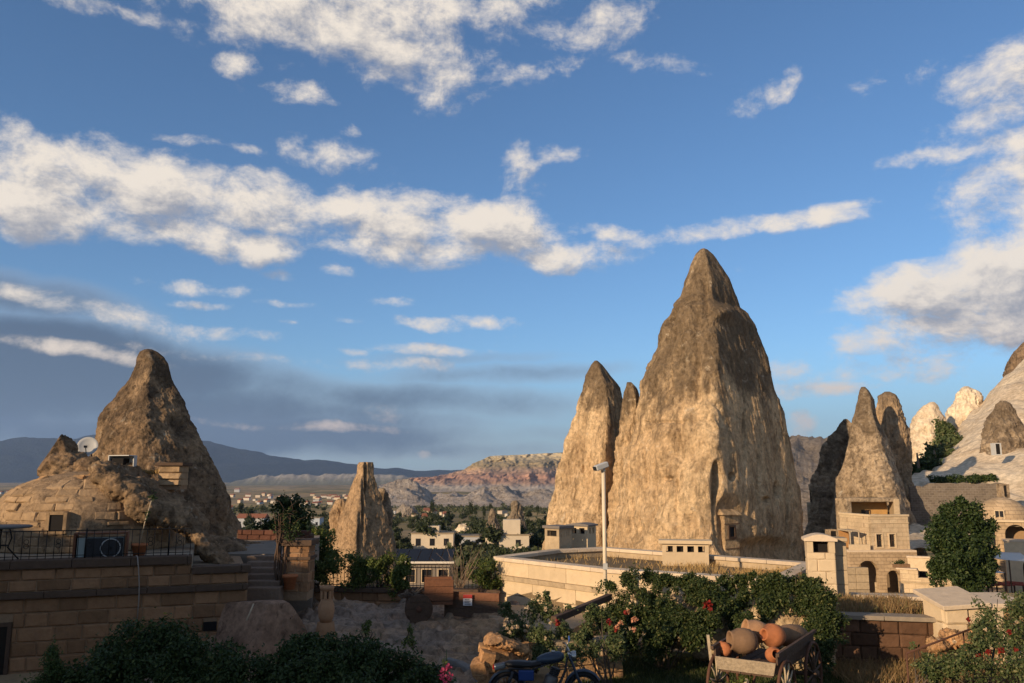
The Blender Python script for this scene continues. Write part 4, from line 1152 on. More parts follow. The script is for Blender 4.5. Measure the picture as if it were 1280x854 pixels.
def ac_unit():
    b = wpt(121, 2.10, -0.62)
    t = thing('air_conditioner', 'outdoor air conditioner with round fan guard behind the terrace railing', 'air conditioner', b, ang)
    MB().bbox((-0.45, -0.16, 0.03), (0.45, 0.16, 0.46)).build('casing', simple('grey_green_enamel', (0.30, 0.34, 0.31), 0.5, var=0.1, bump=0.05), t, 0.01)
    g = MB().bbox((-0.30, -0.172, 0.04), (0.44, -0.163, 0.45)).build('front_panel', black_plastic, t)
    MB().torus((0.20, -0.185, 0.235), 0.19, 0.012, Matrix.Rotation(R(90), 4, 'X'), 32, 6).build('fan_guard', white_metal, t)
    mb = MB()
    for k in range(3): mb.box((0.20, -0.18, 0.235), (0.34, 0.006, 0.05), mat=Matrix.Rotation(R(60 * k), 4, 'Y'))
    mb.build('fan', black_plastic, t)
    mb = MB(); mb.bbox((-0.52, -0.2, -0.0), (-0.475, 0.2, 0.52)); mb.bbox((0.475, -0.2, 0.0), (0.52, 0.2, 0.52)); mb.bbox((-0.52, -0.2, 0.523), (0.52, 0.2, 0.56))
    mb.build('wooden_surround', wood_red, t)
ac_unit()
def pot(name, label, base, r, h, mat=terracotta, rz=0, group=None):
    t = thing(name, label, 'plant pot', base, rz, group)
    MB().lathe([(0.0, 0.0), (r * 0.68, 0.0), (r * 0.95, h * 0.84), (r * 1.08, h * 0.84), (r * 1.08, h), (r * 0.94, h), (r * 0.90, h * 0.88), (0, h * 0.86)], 24).build('pot', mat, t)
    return t
pt = pot('plant_pot', 'terracotta pot with a thin leaning cane, behind the railing beside the air conditioner', wpt(171, 2.10, -0.5), 0.16, 0.31)
MB().tube([(0.0, 0, 0.26), (0.08, 0, 0.75), (0.17, 0.05, 1.22)], 0.011, 6).build('cane', wood_pale, pt)
foliage('leaves', [((0.13, 0, 1.0), (0.05, 0.05, 0.25)), ((0.2, 0.05, 1.3), (0.06, 0.06, 0.12))], 40, 0.07, leaf_dark, pt, 4)
# hose on the wall
hp = [wpt(170, 2.20, 0.02), wpt(172, 2.19, 0.13), wpt(174.5, 1.95, 0.14), wpt(177, 1.6, 0.16), wpt(177.5, 1.3, 0.09), wpt(177, 0.9, 0.08)]
ho = MB().tube(hp, 0.013, 8).build('hose', simple('grey_hose', (0.28, 0.23, 0.19), 0.7, var=0.1, bump=0)); tag(ho, 'grey hose hanging down the brown terrace wall', 'hose')
origin_to(ho, hp[-1])
def garden_table():
    b = wpt(-14, 2.10, -1.1)
    t = thing('garden_table', 'round dark garden table on curved iron legs at the railing', 'table', b)
    MB().lathe([(0, .66), (.50, .66), (.53, .675), (.53, .70), (.50, .712), (0, .712)], 40).build('table_top', simple('slate_table_top', (0.12, 0.11, 0.10), 0.6, var=0.2), t)
    for k in range(3):
        a = R(40 + 120 * k)
        c, s_ = math.cos(a), math.sin(a)
        MB().tube([(c * .1, s_ * .1, .66), (c * .16, s_ * .16, .45), (c * .10, s_ * .10, .25), (c * .32, s_ * .32, 0.0)], .015, 6).build('leg', iron, t)
    MB().torus((0, 0, .3), .11, .01, None, 20, 5).build('brace', iron, t)
garden_table()
# steps up to the landing
st = thing('stone_steps', 'worn stone steps between the terrace wall and the brick pillar', 'steps', P(328, 735, 20.3))
sb = st.location
step_m = simple('worn_step_stone', (0.20, 0.145, 0.105), 0.95, var=0.35, scale=8, bump=0.4, rnd=0.15, spec=0.1)
for k in range(6):
    Y = 20.3 + 0.36 * k
    x0, x1 = P(307, 720, Y).x, P(350, 720, Y).x
    z1 = P(330, 735, 20.3).z + 0.115 * k
    MB().bbox((x0 - sb.x, Y - sb.y, z1 - 0.5 - sb.z), (x1 - sb.x, Y + 0.42 - sb.y, z1 - sb.z)).build('step', step_m, st, 0.02)
LZ = P(330, 735, 20.3).z + 0.60
ld = MB().prism(poly_xy([P(285, 690, 22.4), P(392, 690, 22.4), P(400, 690, 31), P(250, 690, 31)]), -4.0, LZ)
tag(ld.build('landing', simple('grey_landing_stone', (0.22, 0.18, 0.14), 0.95, var=0.35, scale=3, bump=0.4, spec=0.1)), kind='structure')
pl = thing('planter_wall', 'low dark brick planter wall behind the landing', 'wall', P(342, 680, 27.5))
a_, b_ = P(296, 680, 27.5), P(388, 680, 27.0)
pu = (b_ - a_).normalized(); pu.z = 0; pn = Vector((pu.y, -pu.x, 0))
MB().box((a_ + b_) / 2 - pl.location + Vector((0, 0.2, 0.05)), ((b_ - a_).length, 0.3, 0.55), math.atan2(pu.y, pu.x)).build('wall_core', coping_dark, pl)
brick_dark = simple('dark_red_brick', (0.10, 0.045, 0.03), 0.95, var=0.3, scale=9, bump=0.4, rnd=0.3, spec=0.1)
a0 = Vector(a_); a0.z = 0
coursed(pl, pl.location, a0 + pn * 0.0, pu, pn, (b_ - a_).length, [(LZ + 0.0, LZ + 0.16), (LZ + 0.16, LZ + 0.32)], brick_dark, rgL, .3, .5)
# pillar
pb = P(372, 738, 21.2)
pil = thing('stone_pillar', 'square stone pillar with a dark cap beside the steps', 'pillar', pb)
PW = 0.68
MB().bbox((-PW / 2 + .03, -PW / 2 + .03, -0.2), (PW / 2 - .03, PW / 2 - .03, 1.16)).build('core', mortar, pil)
zs = [0, .22, .46, .70, .93, 1.10]
for (nx, ny) in ((0, -1), (-1, 0), (1, 0)):
    n_ = Vector((nx, ny, 0)); u_ = Vector((-ny, nx, 0))
    A_ = pb + n_ * (PW / 2 - 0.02) - u_ * PW / 2
    A_.z = 0
    coursed(pil, pb, A_, u_, n_, PW, [(pb.z + zs[k], pb.z + zs[k + 1]) for k in range(5)], wall_stone, rgL, .34, .68)
MB().box((0, 0, 1.17), (PW + .12, PW + .12, .14)).build('cap', coping_dark, pil, .015)
MB().box((0, 0, 0.80), (PW + .07, PW + .07, .07)).build('band', coping_dark, pil, .01)
pot('plant_pot', 'empty terracotta pot standing at the foot of the square pillar', P(362, 735, 20.6) + Vector((0, 0, -0.03)), 0.17, 0.34)
# bare vine up the pillar's side
tv = thing('bare_vine', 'leafless twisted dark vine climbing beside the square pillar', 'vine', P(349, 737, 20.8))
rv = random.Random(4)
for k in range(5):
    pts = [Vector((rv.uniform(-.06, .06), 0, 0))]
    for j in range(7): pts.append(pts[-1] + Vector((rv.uniform(-.06, .06), rv.uniform(-.04, .04), .26)))
    MB().tube(pts, [.035, .032, .03, .026, .022, .018, .014, .008], 6).build('stem', wood_dark, tv)
mb = MB()
for k in range(26):
    a = Vector((rv.uniform(-.15, .3), rv.uniform(-.1, .1), rv.uniform(1.0, 1.9))); b2 = a + Vector((rv.uniform(-.4, .5), rv.uniform(-.2, .2), rv.uniform(-.1, .4)))
    mb.tube([a, a.lerp(b2, .5) + Vector((0, 0, .06)), b2], [.009, .007, .003], 4)
mb.build('twig', wood_dark, tv)
foliage('foliage', [((0.1, 0, 1.65), (.35, .2, .35)), ((.3, 0, 1.4), (.3, .2, .3))], 700, .06, leaf_dark, tv, 8, gap=.4, gf=4)

# ================================================================== COURTYARD
def courtyard_h(x, y):
    z = 0.28 + 0.018 * (y - 20)
    z = z + 0.28 * fbm(x * .6, y * .6, .2, 4, 77, .5) + 0.22 * fbm(x * 1.0 + .4 * y, y * 1.1, .4, 5, 78, .5, ridged=True)
    q = z / 0.17; f = q - np.floor(q)
    return 0.4 * z + 0.6 * 0.17 * (np.floor(q) + sstep(f, .6, 1.0))          # bedded rock: low ledges
ch_x, ch_y = np.linspace(-7.6, 0.2, 240), np.linspace(12.5, 24.8, 260)
X, Yv = np.meshgrid(ch_x, ch_y, indexing='ij')
V = np.stack([X, Yv, courtyard_h(X, Yv)], -1).reshape(-1, 3)
yard_m = rock('courtyard_bedrock', (0.34, 0.215, 0.12), (0.27, 0.205, 0.155), (0.11, 0.08, 0.058), s=0.8, bump=0.35, streak=0.0, white=(0.36, 0.31, 0.26), dist=0.04)
tag(link_mesh('courtyard_rock', mesh_np('courtyard_rock', V, grid_faces(240, 260)[:, ::-1]), yard_m), kind='structure')
o = rockmass('boulder', [(P(318, 800, 17.0), (0.95, 0.9, 0.95), (0, .3, 0)), (P(350, 790, 17.2), (0.8, 0.8, 0.72), (0, .3, 0)), (P(382, 800, 17.0), (0.6, 0.7, 0.55), (0, .4, 0)), (P(300, 770, 17.6), (.5, .6, .8), (0, 0, 0))], 0.05,
    rock('brown_boulder', (0.27, 0.165, 0.105), (0.20, 0.115, 0.07), (0.10, 0.06, 0.04), s=0.8, bump=0.4, streak=0.1, dist=0.04), (0.2, 0.05, 0.012), 1.3, 35, cuts=16)
tag(o, 'big brown boulder under the steps at the corner of the terrace wall', 'boulder')
sp = MB().tube([P(308, 776, 16.1), P(317, 755, 16.3)], .016, 6).build('stick', wood_pale); tag(sp, 'pale stick leaning on the brown boulder', 'stick'); origin_to(sp, P(308, 776, 16.1))
def urn():
    b = P(407, 786, 17.3); b.z = max(b.z, 0.4)
    ped = thing('stone_pedestal', 'small rough stone pedestal under the clay lantern jar', 'pedestal', b - Vector((0, 0, .45)))
    MB().lathe([(0, 0), (.24, 0), (.22, .2), (.19, .42), (.17, .58), (0, .58)], 12).build('block', wall_stone, ped)
    b = b + Vector((0, 0, .13))
    t = thing('clay_jar', 'buff clay lantern jar with cut-out neck on a pedestal in the courtyard', 'jar', b)
    MB().lathe([(0, 0), (.11, 0), (.15, .10), (.165, .22), (.155, .33), (.12, .42), (.105, .46), (.0, .46)], 28).build('body', clay, t)
    n = MB()
    for k in range(8):
        a = R(45 * k)
        n.box((math.cos(a) * .105, math.sin(a) * .105, .53), (.045, .05, .16), a)
    n.build('neck', clay, t)
    MB().lathe([(0.085, .455), (.088, .60), (.08, .60), (.078, .455)], 16).build('liner', dark_void, t)
    MB().lathe([(.08, .60), (.12, .60), (.145, .66), (.15, .70), (.125, .70), (.10, .64), (.07, .63)], 28).build('rim', clay, t)
urn()
# fence wall and railing
fa, fb = P(381, 726, 24.2), P(622, 733, 23.6)
fa.z = fb.z = 0
fu = (fb - fa).normalized(); fn = Vector((fu.y, -fu.x, 0)); FL = (fb - fa).length; fang = math.atan2(fu.y, fu.x)
fw = thing('parapet_wall', 'low stone parapet below the vine-covered courtyard fence', 'wall', fa)
MB().box(fu * FL / 2 - fn * .17 + Vector((0, 0, .15)), (FL, .26, .98), fang).build('wall_core', mortar, fw)
coursed(fw, fa, fa, fu, fn, FL, [(-.1, .14), (.14, .40), (.40, .64)], wall_stone, rgL, .4, .75, proud=.02)
s = 0
while s < FL - .05:
    w = min(1.0, FL - s)
    MB().box(fu * (s + w / 2) - fn * .14 + Vector((0, 0, .70)), (w - .01, .46, .12), fang).build('coping', coping_dark, fw, .015)
    s += w
fr_ = thing('iron_fence', 'black iron fence overgrown with vines along the courtyard parapet', 'fence', fa + Vector((0, 0, .76)))
for zz in (.06, .56): MB().bar(fu * .05 - fn * .14 + Vector((0, 0, zz)), fu * (FL - .05) - fn * .14 + Vector((0, 0, zz)), .03, .02).build('rail', iron, fr_)
fbm_ = MB().tube([(0, 0, 0), (0, 0, .62)], .008, 5).mesh('baluster'); fbm_.materials.append(iron)
for k in range(int(FL / .105)):
    o = link_mesh('baluster', fbm_, None, fr_); o.location = fu * (.06 + .105 * k) - fn * .14
# vines on the fence
rgv = random.Random(8)
for k, (px, w, h, lab) in enumerate(((398, 26, 1.05, 'green vine mass on the fence beside the square pillar'), (437, 24, .75, 'green vine on the fence in front of the split rock pillar'), (474, 20, .8, 'green vine on the fence beside the split rock pillar'), (503, 14, .62, 'thin vine on the fence near the brown wagon'), (605, 14, .62, 'dark vine on the fence beside the flat roofed building'))):
    b = P(px, 726, 24.2 if px < 500 else 23.8); b.z = .76
    W_ = w * 24 / 1044
    bush('fence_vine', lab, 'vine', b, [((rgv.uniform(-W_, W_) * .8, rgv.uniform(-.12, .2), rgv.uniform(.1, 1) * h), (W_ * .75, .3, .30)) for q in range(9)], 5200, .07, leaf_fence, bark, 60 + k, gap=.45, gf=2.6, stems=6)
# bare twigs over the fence
bt = thing('dry_shrub', 'leafless pale twiggy shrub behind the brown wagon', 'shrub', P(574, 735, 23.0))
mb = MB()
for k in range(30):
    a = Vector((rgv.uniform(-.1, .1), 0, 0)); e = a + Vector((rgv.uniform(-.8, .75), rgv.uniform(-.3, .3), rgv.uniform(.4, 1.25)))
    mb.tube([a, a.lerp(e, .5) + Vector((rgv.uniform(-.1, .1), 0, .14)), e], [.006, .004, .002], 4)
mb.build('twig', simple('pale_twig', (0.26, 0.18, 0.12), .9, var=.3, bump=0), bt)
# wooden wagon with a solid wheel
def wagon():
    b = G(540, 777, 0.30)
    t = thing('wooden_wagon', 'old brown wooden wagon with a solid disc wheel by the courtyard fence', 'wagon', b, R(6))
    m = Matrix.Rotation(R(90), 4, 'X')
    for (x, y) in ((-.33, -.25), (-.33, .55)):
        wh = MB().lathe([(0, -.05), (.33, -.05), (.345, -.03), (.345, .03), (.33, .05), (0, .05)], 32, Matrix.Translation((x, y, .345)) @ m).build('wheel', wood_dark, t)
        MB().lathe([(0, -.09), (.07, -.09), (.07, .09), (0, .09)], 16, Matrix.Translation((x, y, .345)) @ m).build('hub', rust, wh)
        for k in range(4): MB().box((x, y - .054, .345 - .24 + .16 * k), (.60 if k in (1, 2) else .42, .012, .145)).build('board', wood_dark, wh)
    MB().tube([(-.33, -.32, .345), (-.33, .62, .345)], .035, 8).build('axle', rust, t)
    bx = MB().bbox((-.2, -.18, .42), (.5, .5, .5)).build('bed', wood_red, t)
    for k in range(3):
        MB().bbox((-.2, -.2, .52 + .17 * k), (.48, -.17, .68 + .17 * k)).build('plank', wood_red, t)
        MB().bbox((-.2, .47, .52 + .17 * k), (.48, .50, .68 + .17 * k)).build('plank', wood_red, t)
        MB().bbox((.48, -.2, .52 + .17 * k), (.51, .5, .68 + .17 * k)).build('plank', wood_red, t)
    MB().bbox((-.17, -.16, .5), (.47, .46, .95)).build('load', wood_dark, t)
    MB().bar((-.2, .15, .46), (-.75, .1, .62), .10, .08).build('shaft', wood_dark, t)
    mb = MB()
    rg = random.Random(3)
    for k in range(14):
        a = Vector((rg.uniform(-.75, -.3), rg.uniform(-.1, .3), rg.uniform(.5, .68))); mb.tube([a, a + Vector((rg.uniform(-.2, .2), rg.uniform(-.1, .1), rg.uniform(-.05, .15)))], .03, 5)
    mb.build('firewood', bark, t)
wagon()
def planter():
    a, b = P(556, 770, 21.4), P(624, 772, 21.0)
    t = thing('low_wooden_wall', 'low red brown timber wall carrying the small warning sign', 'wall', a)
    d = b - a; d.z = 0
    for k in range(3):
        MB().bar(Vector((0, 0, .10 + .2 * k)), d + Vector((0, 0, .10 + .2 * k)), .07, .19).build('plank', wood_dark if k < 2 else wood_red, t)
    for s_ in (.02, .5, .98): MB().box(d * s_ + Vector((0, .06, .3)), (.09, .06, .7)).build('post', wood_dark, t)
    sg = thing('warning_sign', 'small white sign with a red head fixed to the timber wall', 'sign', P(584.5, 757, 21.1))
    MB().bbox((-.11, -.012, 0), (.11, 0, .26)).build('plate', simple('sign_white', (.68, .64, .60), .6, var=.08, bump=0), sg)
    MB().bbox((-.11, -.018, .17), (.11, -.0125, .26)).build('red_head', simple('sign_red', (.42, .04, .03), .6, var=.08, bump=0), sg)
    mb = MB()
    for k in range(4): mb.bbox((-.075, -.016, .025 + .036 * k), (.075 - .03 * (k % 2), -.0125, .040 + .036 * k))
    mb.build('lettering', simple('sign_ink', (.05, .04, .04), .7, var=0, bump=0), sg)
planter()
# ================================================================== FLAT ROOFED BUILDING
ZT = 1.60
FA, FM, FB, FC, FD, FE = G(619, 696, ZT), G(757, 711, ZT), G(976, 725, ZT), G(1020, 703.5, ZT), G(757, 684, ZT), G(690, 687, ZT)
ring = [FA, FM, FB, FC, FD, FE]
fl = thing('flat_roofed_building', 'low cream stone building with a flat gravel roof and vented chimneys', 'building', (FA.x, FA.y, 0.0))
FO = Vector(fl.location)
rgb_ = random.Random(21)
def seg(a, b):
    d = (b - a); d.z = 0
    L = d.length; u = d / L
    return u, Vector((u.y, -u.x, 0)), L
MB().prism(poly_xy([p - FO for p in ring]), -2.0, ZT - .26).build('roof', simple('roof_gravel', (0.20, 0.145, 0.085), .98, var=.45, scale=30, bump=.8, spec=.05), fl)
for i, (a, b) in enumerate(zip(ring, ring[1:] + ring[:1])):
    u, n, L = seg(a, b)
    an = math.atan2(u.y, u.x)
    front = i < 2
    a0 = a - FO; a0.z = 0
    if i in (0, 1, 5):                                         # seen walls: big dressed slabs in courses
        for (z0, z1, w0, w1, dp, mat) in ((1.12, 1.50, 1.3, 1.9, .2, cream_stone), (0.62, 1.00, 1.2, 1.8, .2, cream_stone), (0.18, .62, 1.2, 1.8, .2, cream_stone), (-.4, .18, 1.2, 1.8, .2, cream_stone)):
            s = 0
            while s < L - .01:
                w = min(rgb_.uniform(w0, w1), L - s)
                if L - s - w < .3: w = L - s
                place_stone(fl, FO, a + u * (s + w / 2) + n * rgb_.uniform(.0, .008) + Vector((0, 0, (z0 + z1) / 2 - a.z)), (w - .006, .14, z1 - z0 - .006), basis(u, n), mat, rgb_, 'slab')
                s += w
        s = 0
        while s < L - .01:                                     # weathered string course
            w = min(rgb_.uniform(.8, 1.2), L - s)
            place_stone(fl, FO, a + u * (s + w / 2) + n * .07 + Vector((0, 0, 1.06 - a.z)), (w - .008, .2, .125), basis(u, n), cream_weathered, rgb_, 'string_course')
            s += w
    # parapet behind the slabs and its coping
    MB().box(a0 + u * L / 2 - n * .16 + Vector((0, 0, .65)), (L - .02, .2, 1.7), an).build('parapet', cream_weathered, fl)
    s = 0
    while s < L - .02:
        w = min(1.25, L - s)
        if L - s - w < .3: w = L - s
        MB().box(a0 + u * (s + w / 2) - n * .13 + Vector((0, 0, ZT - .05 + .002 * i)), (w - .006, .40, .10), an).build('coping', coping_pale, fl, .012)
        s += w
# dry grass and gravel on the roof
rg = np.random.default_rng(31)
def in_poly(pts, poly):
    x, y = pts[:, 0], pts[:, 1]; ins = np.zeros(len(pts), bool)
    for (x0, y0), (x1, y1) in zip(poly, poly[1:] + poly[:1]):
        c = ((y0 > y) != (y1 > y)) & (x < (x1 - x0) * (y - y0) / (y1 - y0 + 1e-12) + x0)
        ins ^= c
    return ins
pts = rg.uniform((-1, 17), (8.5, 28), (60000, 2))
pts = pts[in_poly(pts, poly_xy(ring))]
w_ = sstep(pts[:, 0] - .25 * (pts[:, 1] - 19), 2.8, 5.4) * .9 + .10
n_ = fbm(pts[:, 0] * .9, pts[:, 1] * .9, .3, 3, 5)
k = rg.random(len(pts)) < w_ * sstep(n_, -.35, .35)
gp = np.column_stack([pts[k], np.full(k.sum(), ZT - .27)])
o = blades('dry_grass', gp, .17, straw, 32, parent=None); o['kind'] = 'stuff'

def chimney(c, sx, sy, rz, z0, hb, hv, hc, nx, ny, mat, capmat, gable=0.0, label=None, over=.06):
    """vented chimney: solid base, row of square openings, flat or humped cap"""
    R_ = Matrix.Rotation(rz, 4, 'Z')
    loc = Vector((c.x, c.y, z0)) - FO
    T = Matrix.Translation(loc) @ R_
    def bx(mb, lo, hi):
        m = [(a + b) / 2 for a, b in zip(lo, hi)]
        mb.box(T @ Vector(m), [b - a for a, b in zip(lo, hi)], rz)
    mb = MB(); bx(mb, (-sx / 2, -sy / 2, -.3), (sx / 2, sy / 2, hb))
    body = mb.build('chimney', mat, fl, .006)
    if label: body['label'] = label
    mb = MB()
    for (n, length, axis) in ((nx, sx, 0), (ny, sy, 1)):
        th_ = .11
        pos_ = [(-length / 2, -length / 2 + th_)]
        gapw = (length - th_ * (n + 1)) / n
        for q in range(1, n): pos_.append((-length / 2 + q * (th_ + gapw), -length / 2 + q * (th_ + gapw) + th_))
        pos_.append((length / 2 - th_, length / 2))
        for sgn in (-1, 1):
            for (p0, p1) in pos_:
                mb = MB()
                if axis == 0: bx(mb, (p0 + .001, sgn * (sy / 2 - .06) - .06, hb + .001), (p1 - .001, sgn * (sy / 2 - .06) + .06, hb + hv))
                else:
                    if p0 > -length / 2 + .01 and p1 < length / 2 - .01: bx(mb, (sgn * (sx / 2 - .06) - .06, p0, hb + .001), (sgn * (sx / 2 - .06) + .06, p1, hb + hv))
                if mb.v: mb.build('mullion', mat, body)
    mb = MB(); bx(mb, (-sx / 2 + .16, -sy / 2 + .16, hb), (sx / 2 - .16, sy / 2 - .16, hb + hv)); mb.build('flue', dark_void, body)
    mb = MB(); bx(mb, (-sx / 2, -sy / 2, hb + hv + .001), (sx / 2, sy / 2, hb + hv + .06)); mb.build('lintel', mat, body)
    zc = hb + hv + .062
    if gable:
        n = 10; x0, x1 = -sx / 2 - over, sx / 2 + over
        prof = [(x0, zc)] + [(x0 + (x1 - x0) * q / n, zc + hc * .5 + gable * math.sin(math.pi * q / n)) for q in range(n + 1)] + [(x1, zc)]
        vs = [T @ Vector((x, y, z)) for y in (-sy / 2 - over, sy / 2 + over) for x, z in prof]
        m = len(prof)
        MB().add(vs, [tuple(range(m)), tuple(range(2 * m - 1, m - 1, -1))] + [(i, i + m, (i + 1) % m + m, (i + 1) % m) for i in range(m)]).build('cap', capmat, body)
    else:
        mb = MB(); bx(mb, (-sx / 2 - over, -sy / 2 - over, zc), (sx / 2 + over, sy / 2 + over, zc + hc)); mb.build('cap', capmat, body, .012)
    return body
u0, n0, _ = seg(FA, FM)
rz0 = math.atan2(u0.y, u0.x)
slate = simple('grey_slab_cap', (0.17, 0.145, 0.125), .9, var=.3, scale=8, bump=.3)
def mid(px, py, z): return G(px, py, z)
chimney(mid(698, 690, 1.45), .62, .62, rz0 + R(4), 1.30, .66, .18, .09, 1, 4, cream_weathered, slate, label='nearer square chimney with a slate slab cap')
chimney(mid(728, 687, 1.45), .72, .62, rz0 + R(16), 1.30, .68, .19, .09, 2, 2, cream_stone, slate, gable=.05, label='farther square chimney with a low humped cap')
chimney(mid(857, 704, 1.40), 1.30, .42, R(-10), 1.28, .44, .17, .10, 4, 1, cream_stone, cream_stone, over=.10, label='wide chimney with a row of square vents')

# lamp post with a camera housing
def camera_post():
    b = P(757, 752, 19.7); b.z = .35
    t = thing('camera_post', 'tall cream post carrying a white security camera, against the flat roofed building', 'post', b)
    m = simple('cream_paint', (.66, .54, .38), .5, var=.08, bump=.03)
    zt = P(757, 590, 19.7).z - b.z
    MB().tube([(0, 0, 0), (0, 0, zt)], .045, 12).build('pole', m, t)
    MB().tube([(0, 0, zt - .001), (0, 0, zt + .05)], .055, 12).build('pole_cap', m, t)
    hd = MB().box((-.05, -.05, zt + .13), (.34, .15, .13), mat=Matrix.Rotation(R(25), 4, 'Z') @ Matrix.Rotation(R(-18), 4, 'Y')).build('camera_housing', white_metal, t, .02)
    MB().box((-.22, -.13, zt + .075), (.02, .11, .09), mat=Matrix.Rotation(R(25), 4, 'Z') @ Matrix.Rotation(R(-18), 4, 'Y')).build('lens_window', black_plastic, hd)
    MB().bar((0, 0, zt), (.03, 0, zt + .10), .04).build('bracket', white_metal, t)
    MB().box((.0, -.06, zt * .40), (.10, .05, .14)).build('junction_box', white_metal, t)
camera_post()

# ledge in front of the wall
lg = [G(596, 764, .50), G(640, 779, .50), G(706, 792, .50), G(757, 762, .50), G(640, 756, .50)]
le = thing('stone_ledge', 'weathered stone ledge running below the cream building wall', 'ledge', (lg[0].x, lg[0].y, 0))
lo_ = Vector(le.location)
MB().prism(poly_xy([p - lo_ for p in lg]), .36, .50).build('top_slab', cream_weathered, le, .02)
MB().prism(poly_xy([p.lerp(lg[3], .05) - lo_ for p in lg]), -.6, .355).build('base', cream_stone, le)
# timber beam
bm_ = MB().bar(P(692, 775, 16.6), P(762, 746, 18.6), .13, .13).build('timber_beam', wood_dark, None, .015); tag(bm_, 'long dark timber beam sloping down across the rose bush', 'beam'); origin_to(bm_, P(692, 775, 16.6))
lw = thing('garden_wall', 'low tan plastered garden wall behind the roses and motorcycle', 'wall', G(730, 812, .1))
wl0 = Vector(lw.location)
a_, b_ = P(690, 800, 16.4), P(772, 790, 16.9); a_.z = b_.z = 0
u_, n_, L_ = seg(a_, b_)
for k in range(3):
    MB().box(a_ - Vector((wl0.x, wl0.y, wl0.z)) + u_ * (L_ * (k + .5) / 3) + Vector((0, 0, .36)), (L_ / 3 - .01, .35, .78), math.atan2(u_.y, u_.x)).build('block', cream_weathered, lw, .03)
coursed(lw, wl0, a_ + n_ * .19, u_, n_, L_, [(-.1, .12), (.12, .30), (.30, .46)], rubble_rock, rgb_, .25, .5, proud=.05)

# rubble wall beside the motorcycle
rw = thing('rubble_wall', 'tumbledown wall of orange tan stones with a broken slab on top', 'wall', G(618, 850, .05))
rw0 = Vector(rw.location)
rr = random.Random(17)
ico = []
for q in range(5):
    bm = bmesh.new(); bmesh.ops.create_icosphere(bm, subdivisions=2, radius=.5)
    for v in bm.verts:
        d = vnoise(np.array([v.co.x * 2.2 + q * 9]), np.array([v.co.y * 2.2]), np.array([v.co.z * 2.2]), q)[0]
        v.co *= 1 + .55 * d
        for ax in range(3): v.co[ax] = max(-.27, min(.27, v.co[ax])) * 1.75
    me = bpy.data.meshes.new('field_stone'); bm.to_mesh(me); bm.free(); me.materials.append(rubble_rock)
    ico.append(me)
def field_stone(parent, root, c, size, rg, name='stone'):
    o = link_mesh(name, rg.choice(ico), None, parent)
    o.location = Vector(c) - Vector(root); o.scale = size; o.rotation_euler = (rg.uniform(-.3, .3), rg.uniform(-.3, .3), rg.uniform(0, 6.28))
    return o
for row, (y_, h_) in enumerate(((862, .22), (846, .22), (832, .2), (820, .18))):
    for k in range(7):
        px = 600 + 9 * k + rr.uniform(-4, 4) + row * 2
        p_ = P(px, y_ + rr.uniform(-2, 2), 15.2 + .12 * k)
        field_stone(rw, rw0, p_, (rr.uniform(.16, .36), rr.uniform(.25, .4), rr.uniform(.14, .26)), rr)
for k in range(10):
    p_ = P(606 + 6 * k, 812 - .3 * k + rr.uniform(-4, 4), 15.6 + .1 * k)
    field_stone(rw, rw0, p_, (rr.uniform(.16, .3), rr.uniform(.2, .35), rr.uniform(.1, .18)), rr)
sl_ = rockmass('broken_slab', [(P(612, 797, 15.4), (.26, .3, .09), (0, .22, 0)), (P(628, 803, 15.6), (.34, .34, .09), (0, .2, 0)), (P(642, 809, 15.8), (.3, .3, .08), (0, .2, 0))], .025, rubble_rock, (.04, .03, .01), 3.0, 45, cuts=6)
tag(sl_, 'broken flat slab lying on the rubble wall', 'slab')

# kerb of the lawn and a bowed kerb in the corner
kb = thing('lawn_kerb', 'pale concrete kerb edging the lawn below the ivy', 'kerb', G(720, 838, .06))
kp = [G(700, 850, .05), G(760, 822, .05), G(803, 806, .05), G(870, 815, .05), G(960, 822, .05), G(1045, 827, .05), G(1130, 829, .05)]
kc = simple('kerb_concrete', (.30, .25, .19), .95, var=.3, scale=8, bump=.3, spec=.1)
for a, b in zip(kp, kp[1:]):
    u_, n_, L_ = seg(a, b)
    q = max(1, int(L_ / .9))
    for k in range(q):
        m_ = a + (b - a) * ((k + .5) / q) - Vector(kb.location)
        MB().box(m_ + Vector((0, 0, .02)), (L_ / q - .012, .14, .16), math.atan2(u_.y, u_.x)).build('kerb_stone', kc, kb, .015)
ck = thing('path_kerb', 'curved grey kerb stone in the corner by the pink flower', 'kerb', G(590, 845, .0))
cp = [G(558, 826, .30), G(574, 830, .26), G(588, 838, .22), G(599, 850, .18), G(606, 866, .12)]
for k, (a, b) in enumerate(zip(cp, cp[1:])):
    MB().bar(a - ck.location, b - ck.location, .16, .12).build('kerb_stone', simple('grey_kerb%d' % k, (.20, .18, .16), .9, var=.2, scale=9, bump=.2, spec=.1), ck, .03)

# lawn and grass
lawn_poly = [G(690, 870, 0), G(757, 826, 0), G(803, 809, 0), G(870, 818, 0), G(960, 825, 0), G(1045, 829, 0), G(1180, 830, 0), G(1330, 836, 0), G(1400, 1000, 0), G(640, 1000, 0)]
lw_ = MB().add([(p.x, p.y, .012) for p in lawn_poly], [tuple(range(len(lawn_poly)))]).build('lawn', simple('lawn_soil', (.055, .06, .025), 1.0, var=.4, scale=3, bump=.5, spec=.05)); tag(lw_, kind='structure')
rg = np.random.default_rng(77)
pts = rg.uniform((0, 8.5), (13, 18.5), (150000, 2))
pts = pts[in_poly(pts, poly_xy(lawn_poly))]
gm = leafy('lawn_blade', (.035, .055, .014), (.075, .095, .026), (.20, .17, .07))
blades('lawn_grass', np.column_stack([pts, np.full(len(pts), .012)]), .07, gm, 78, w=.007)
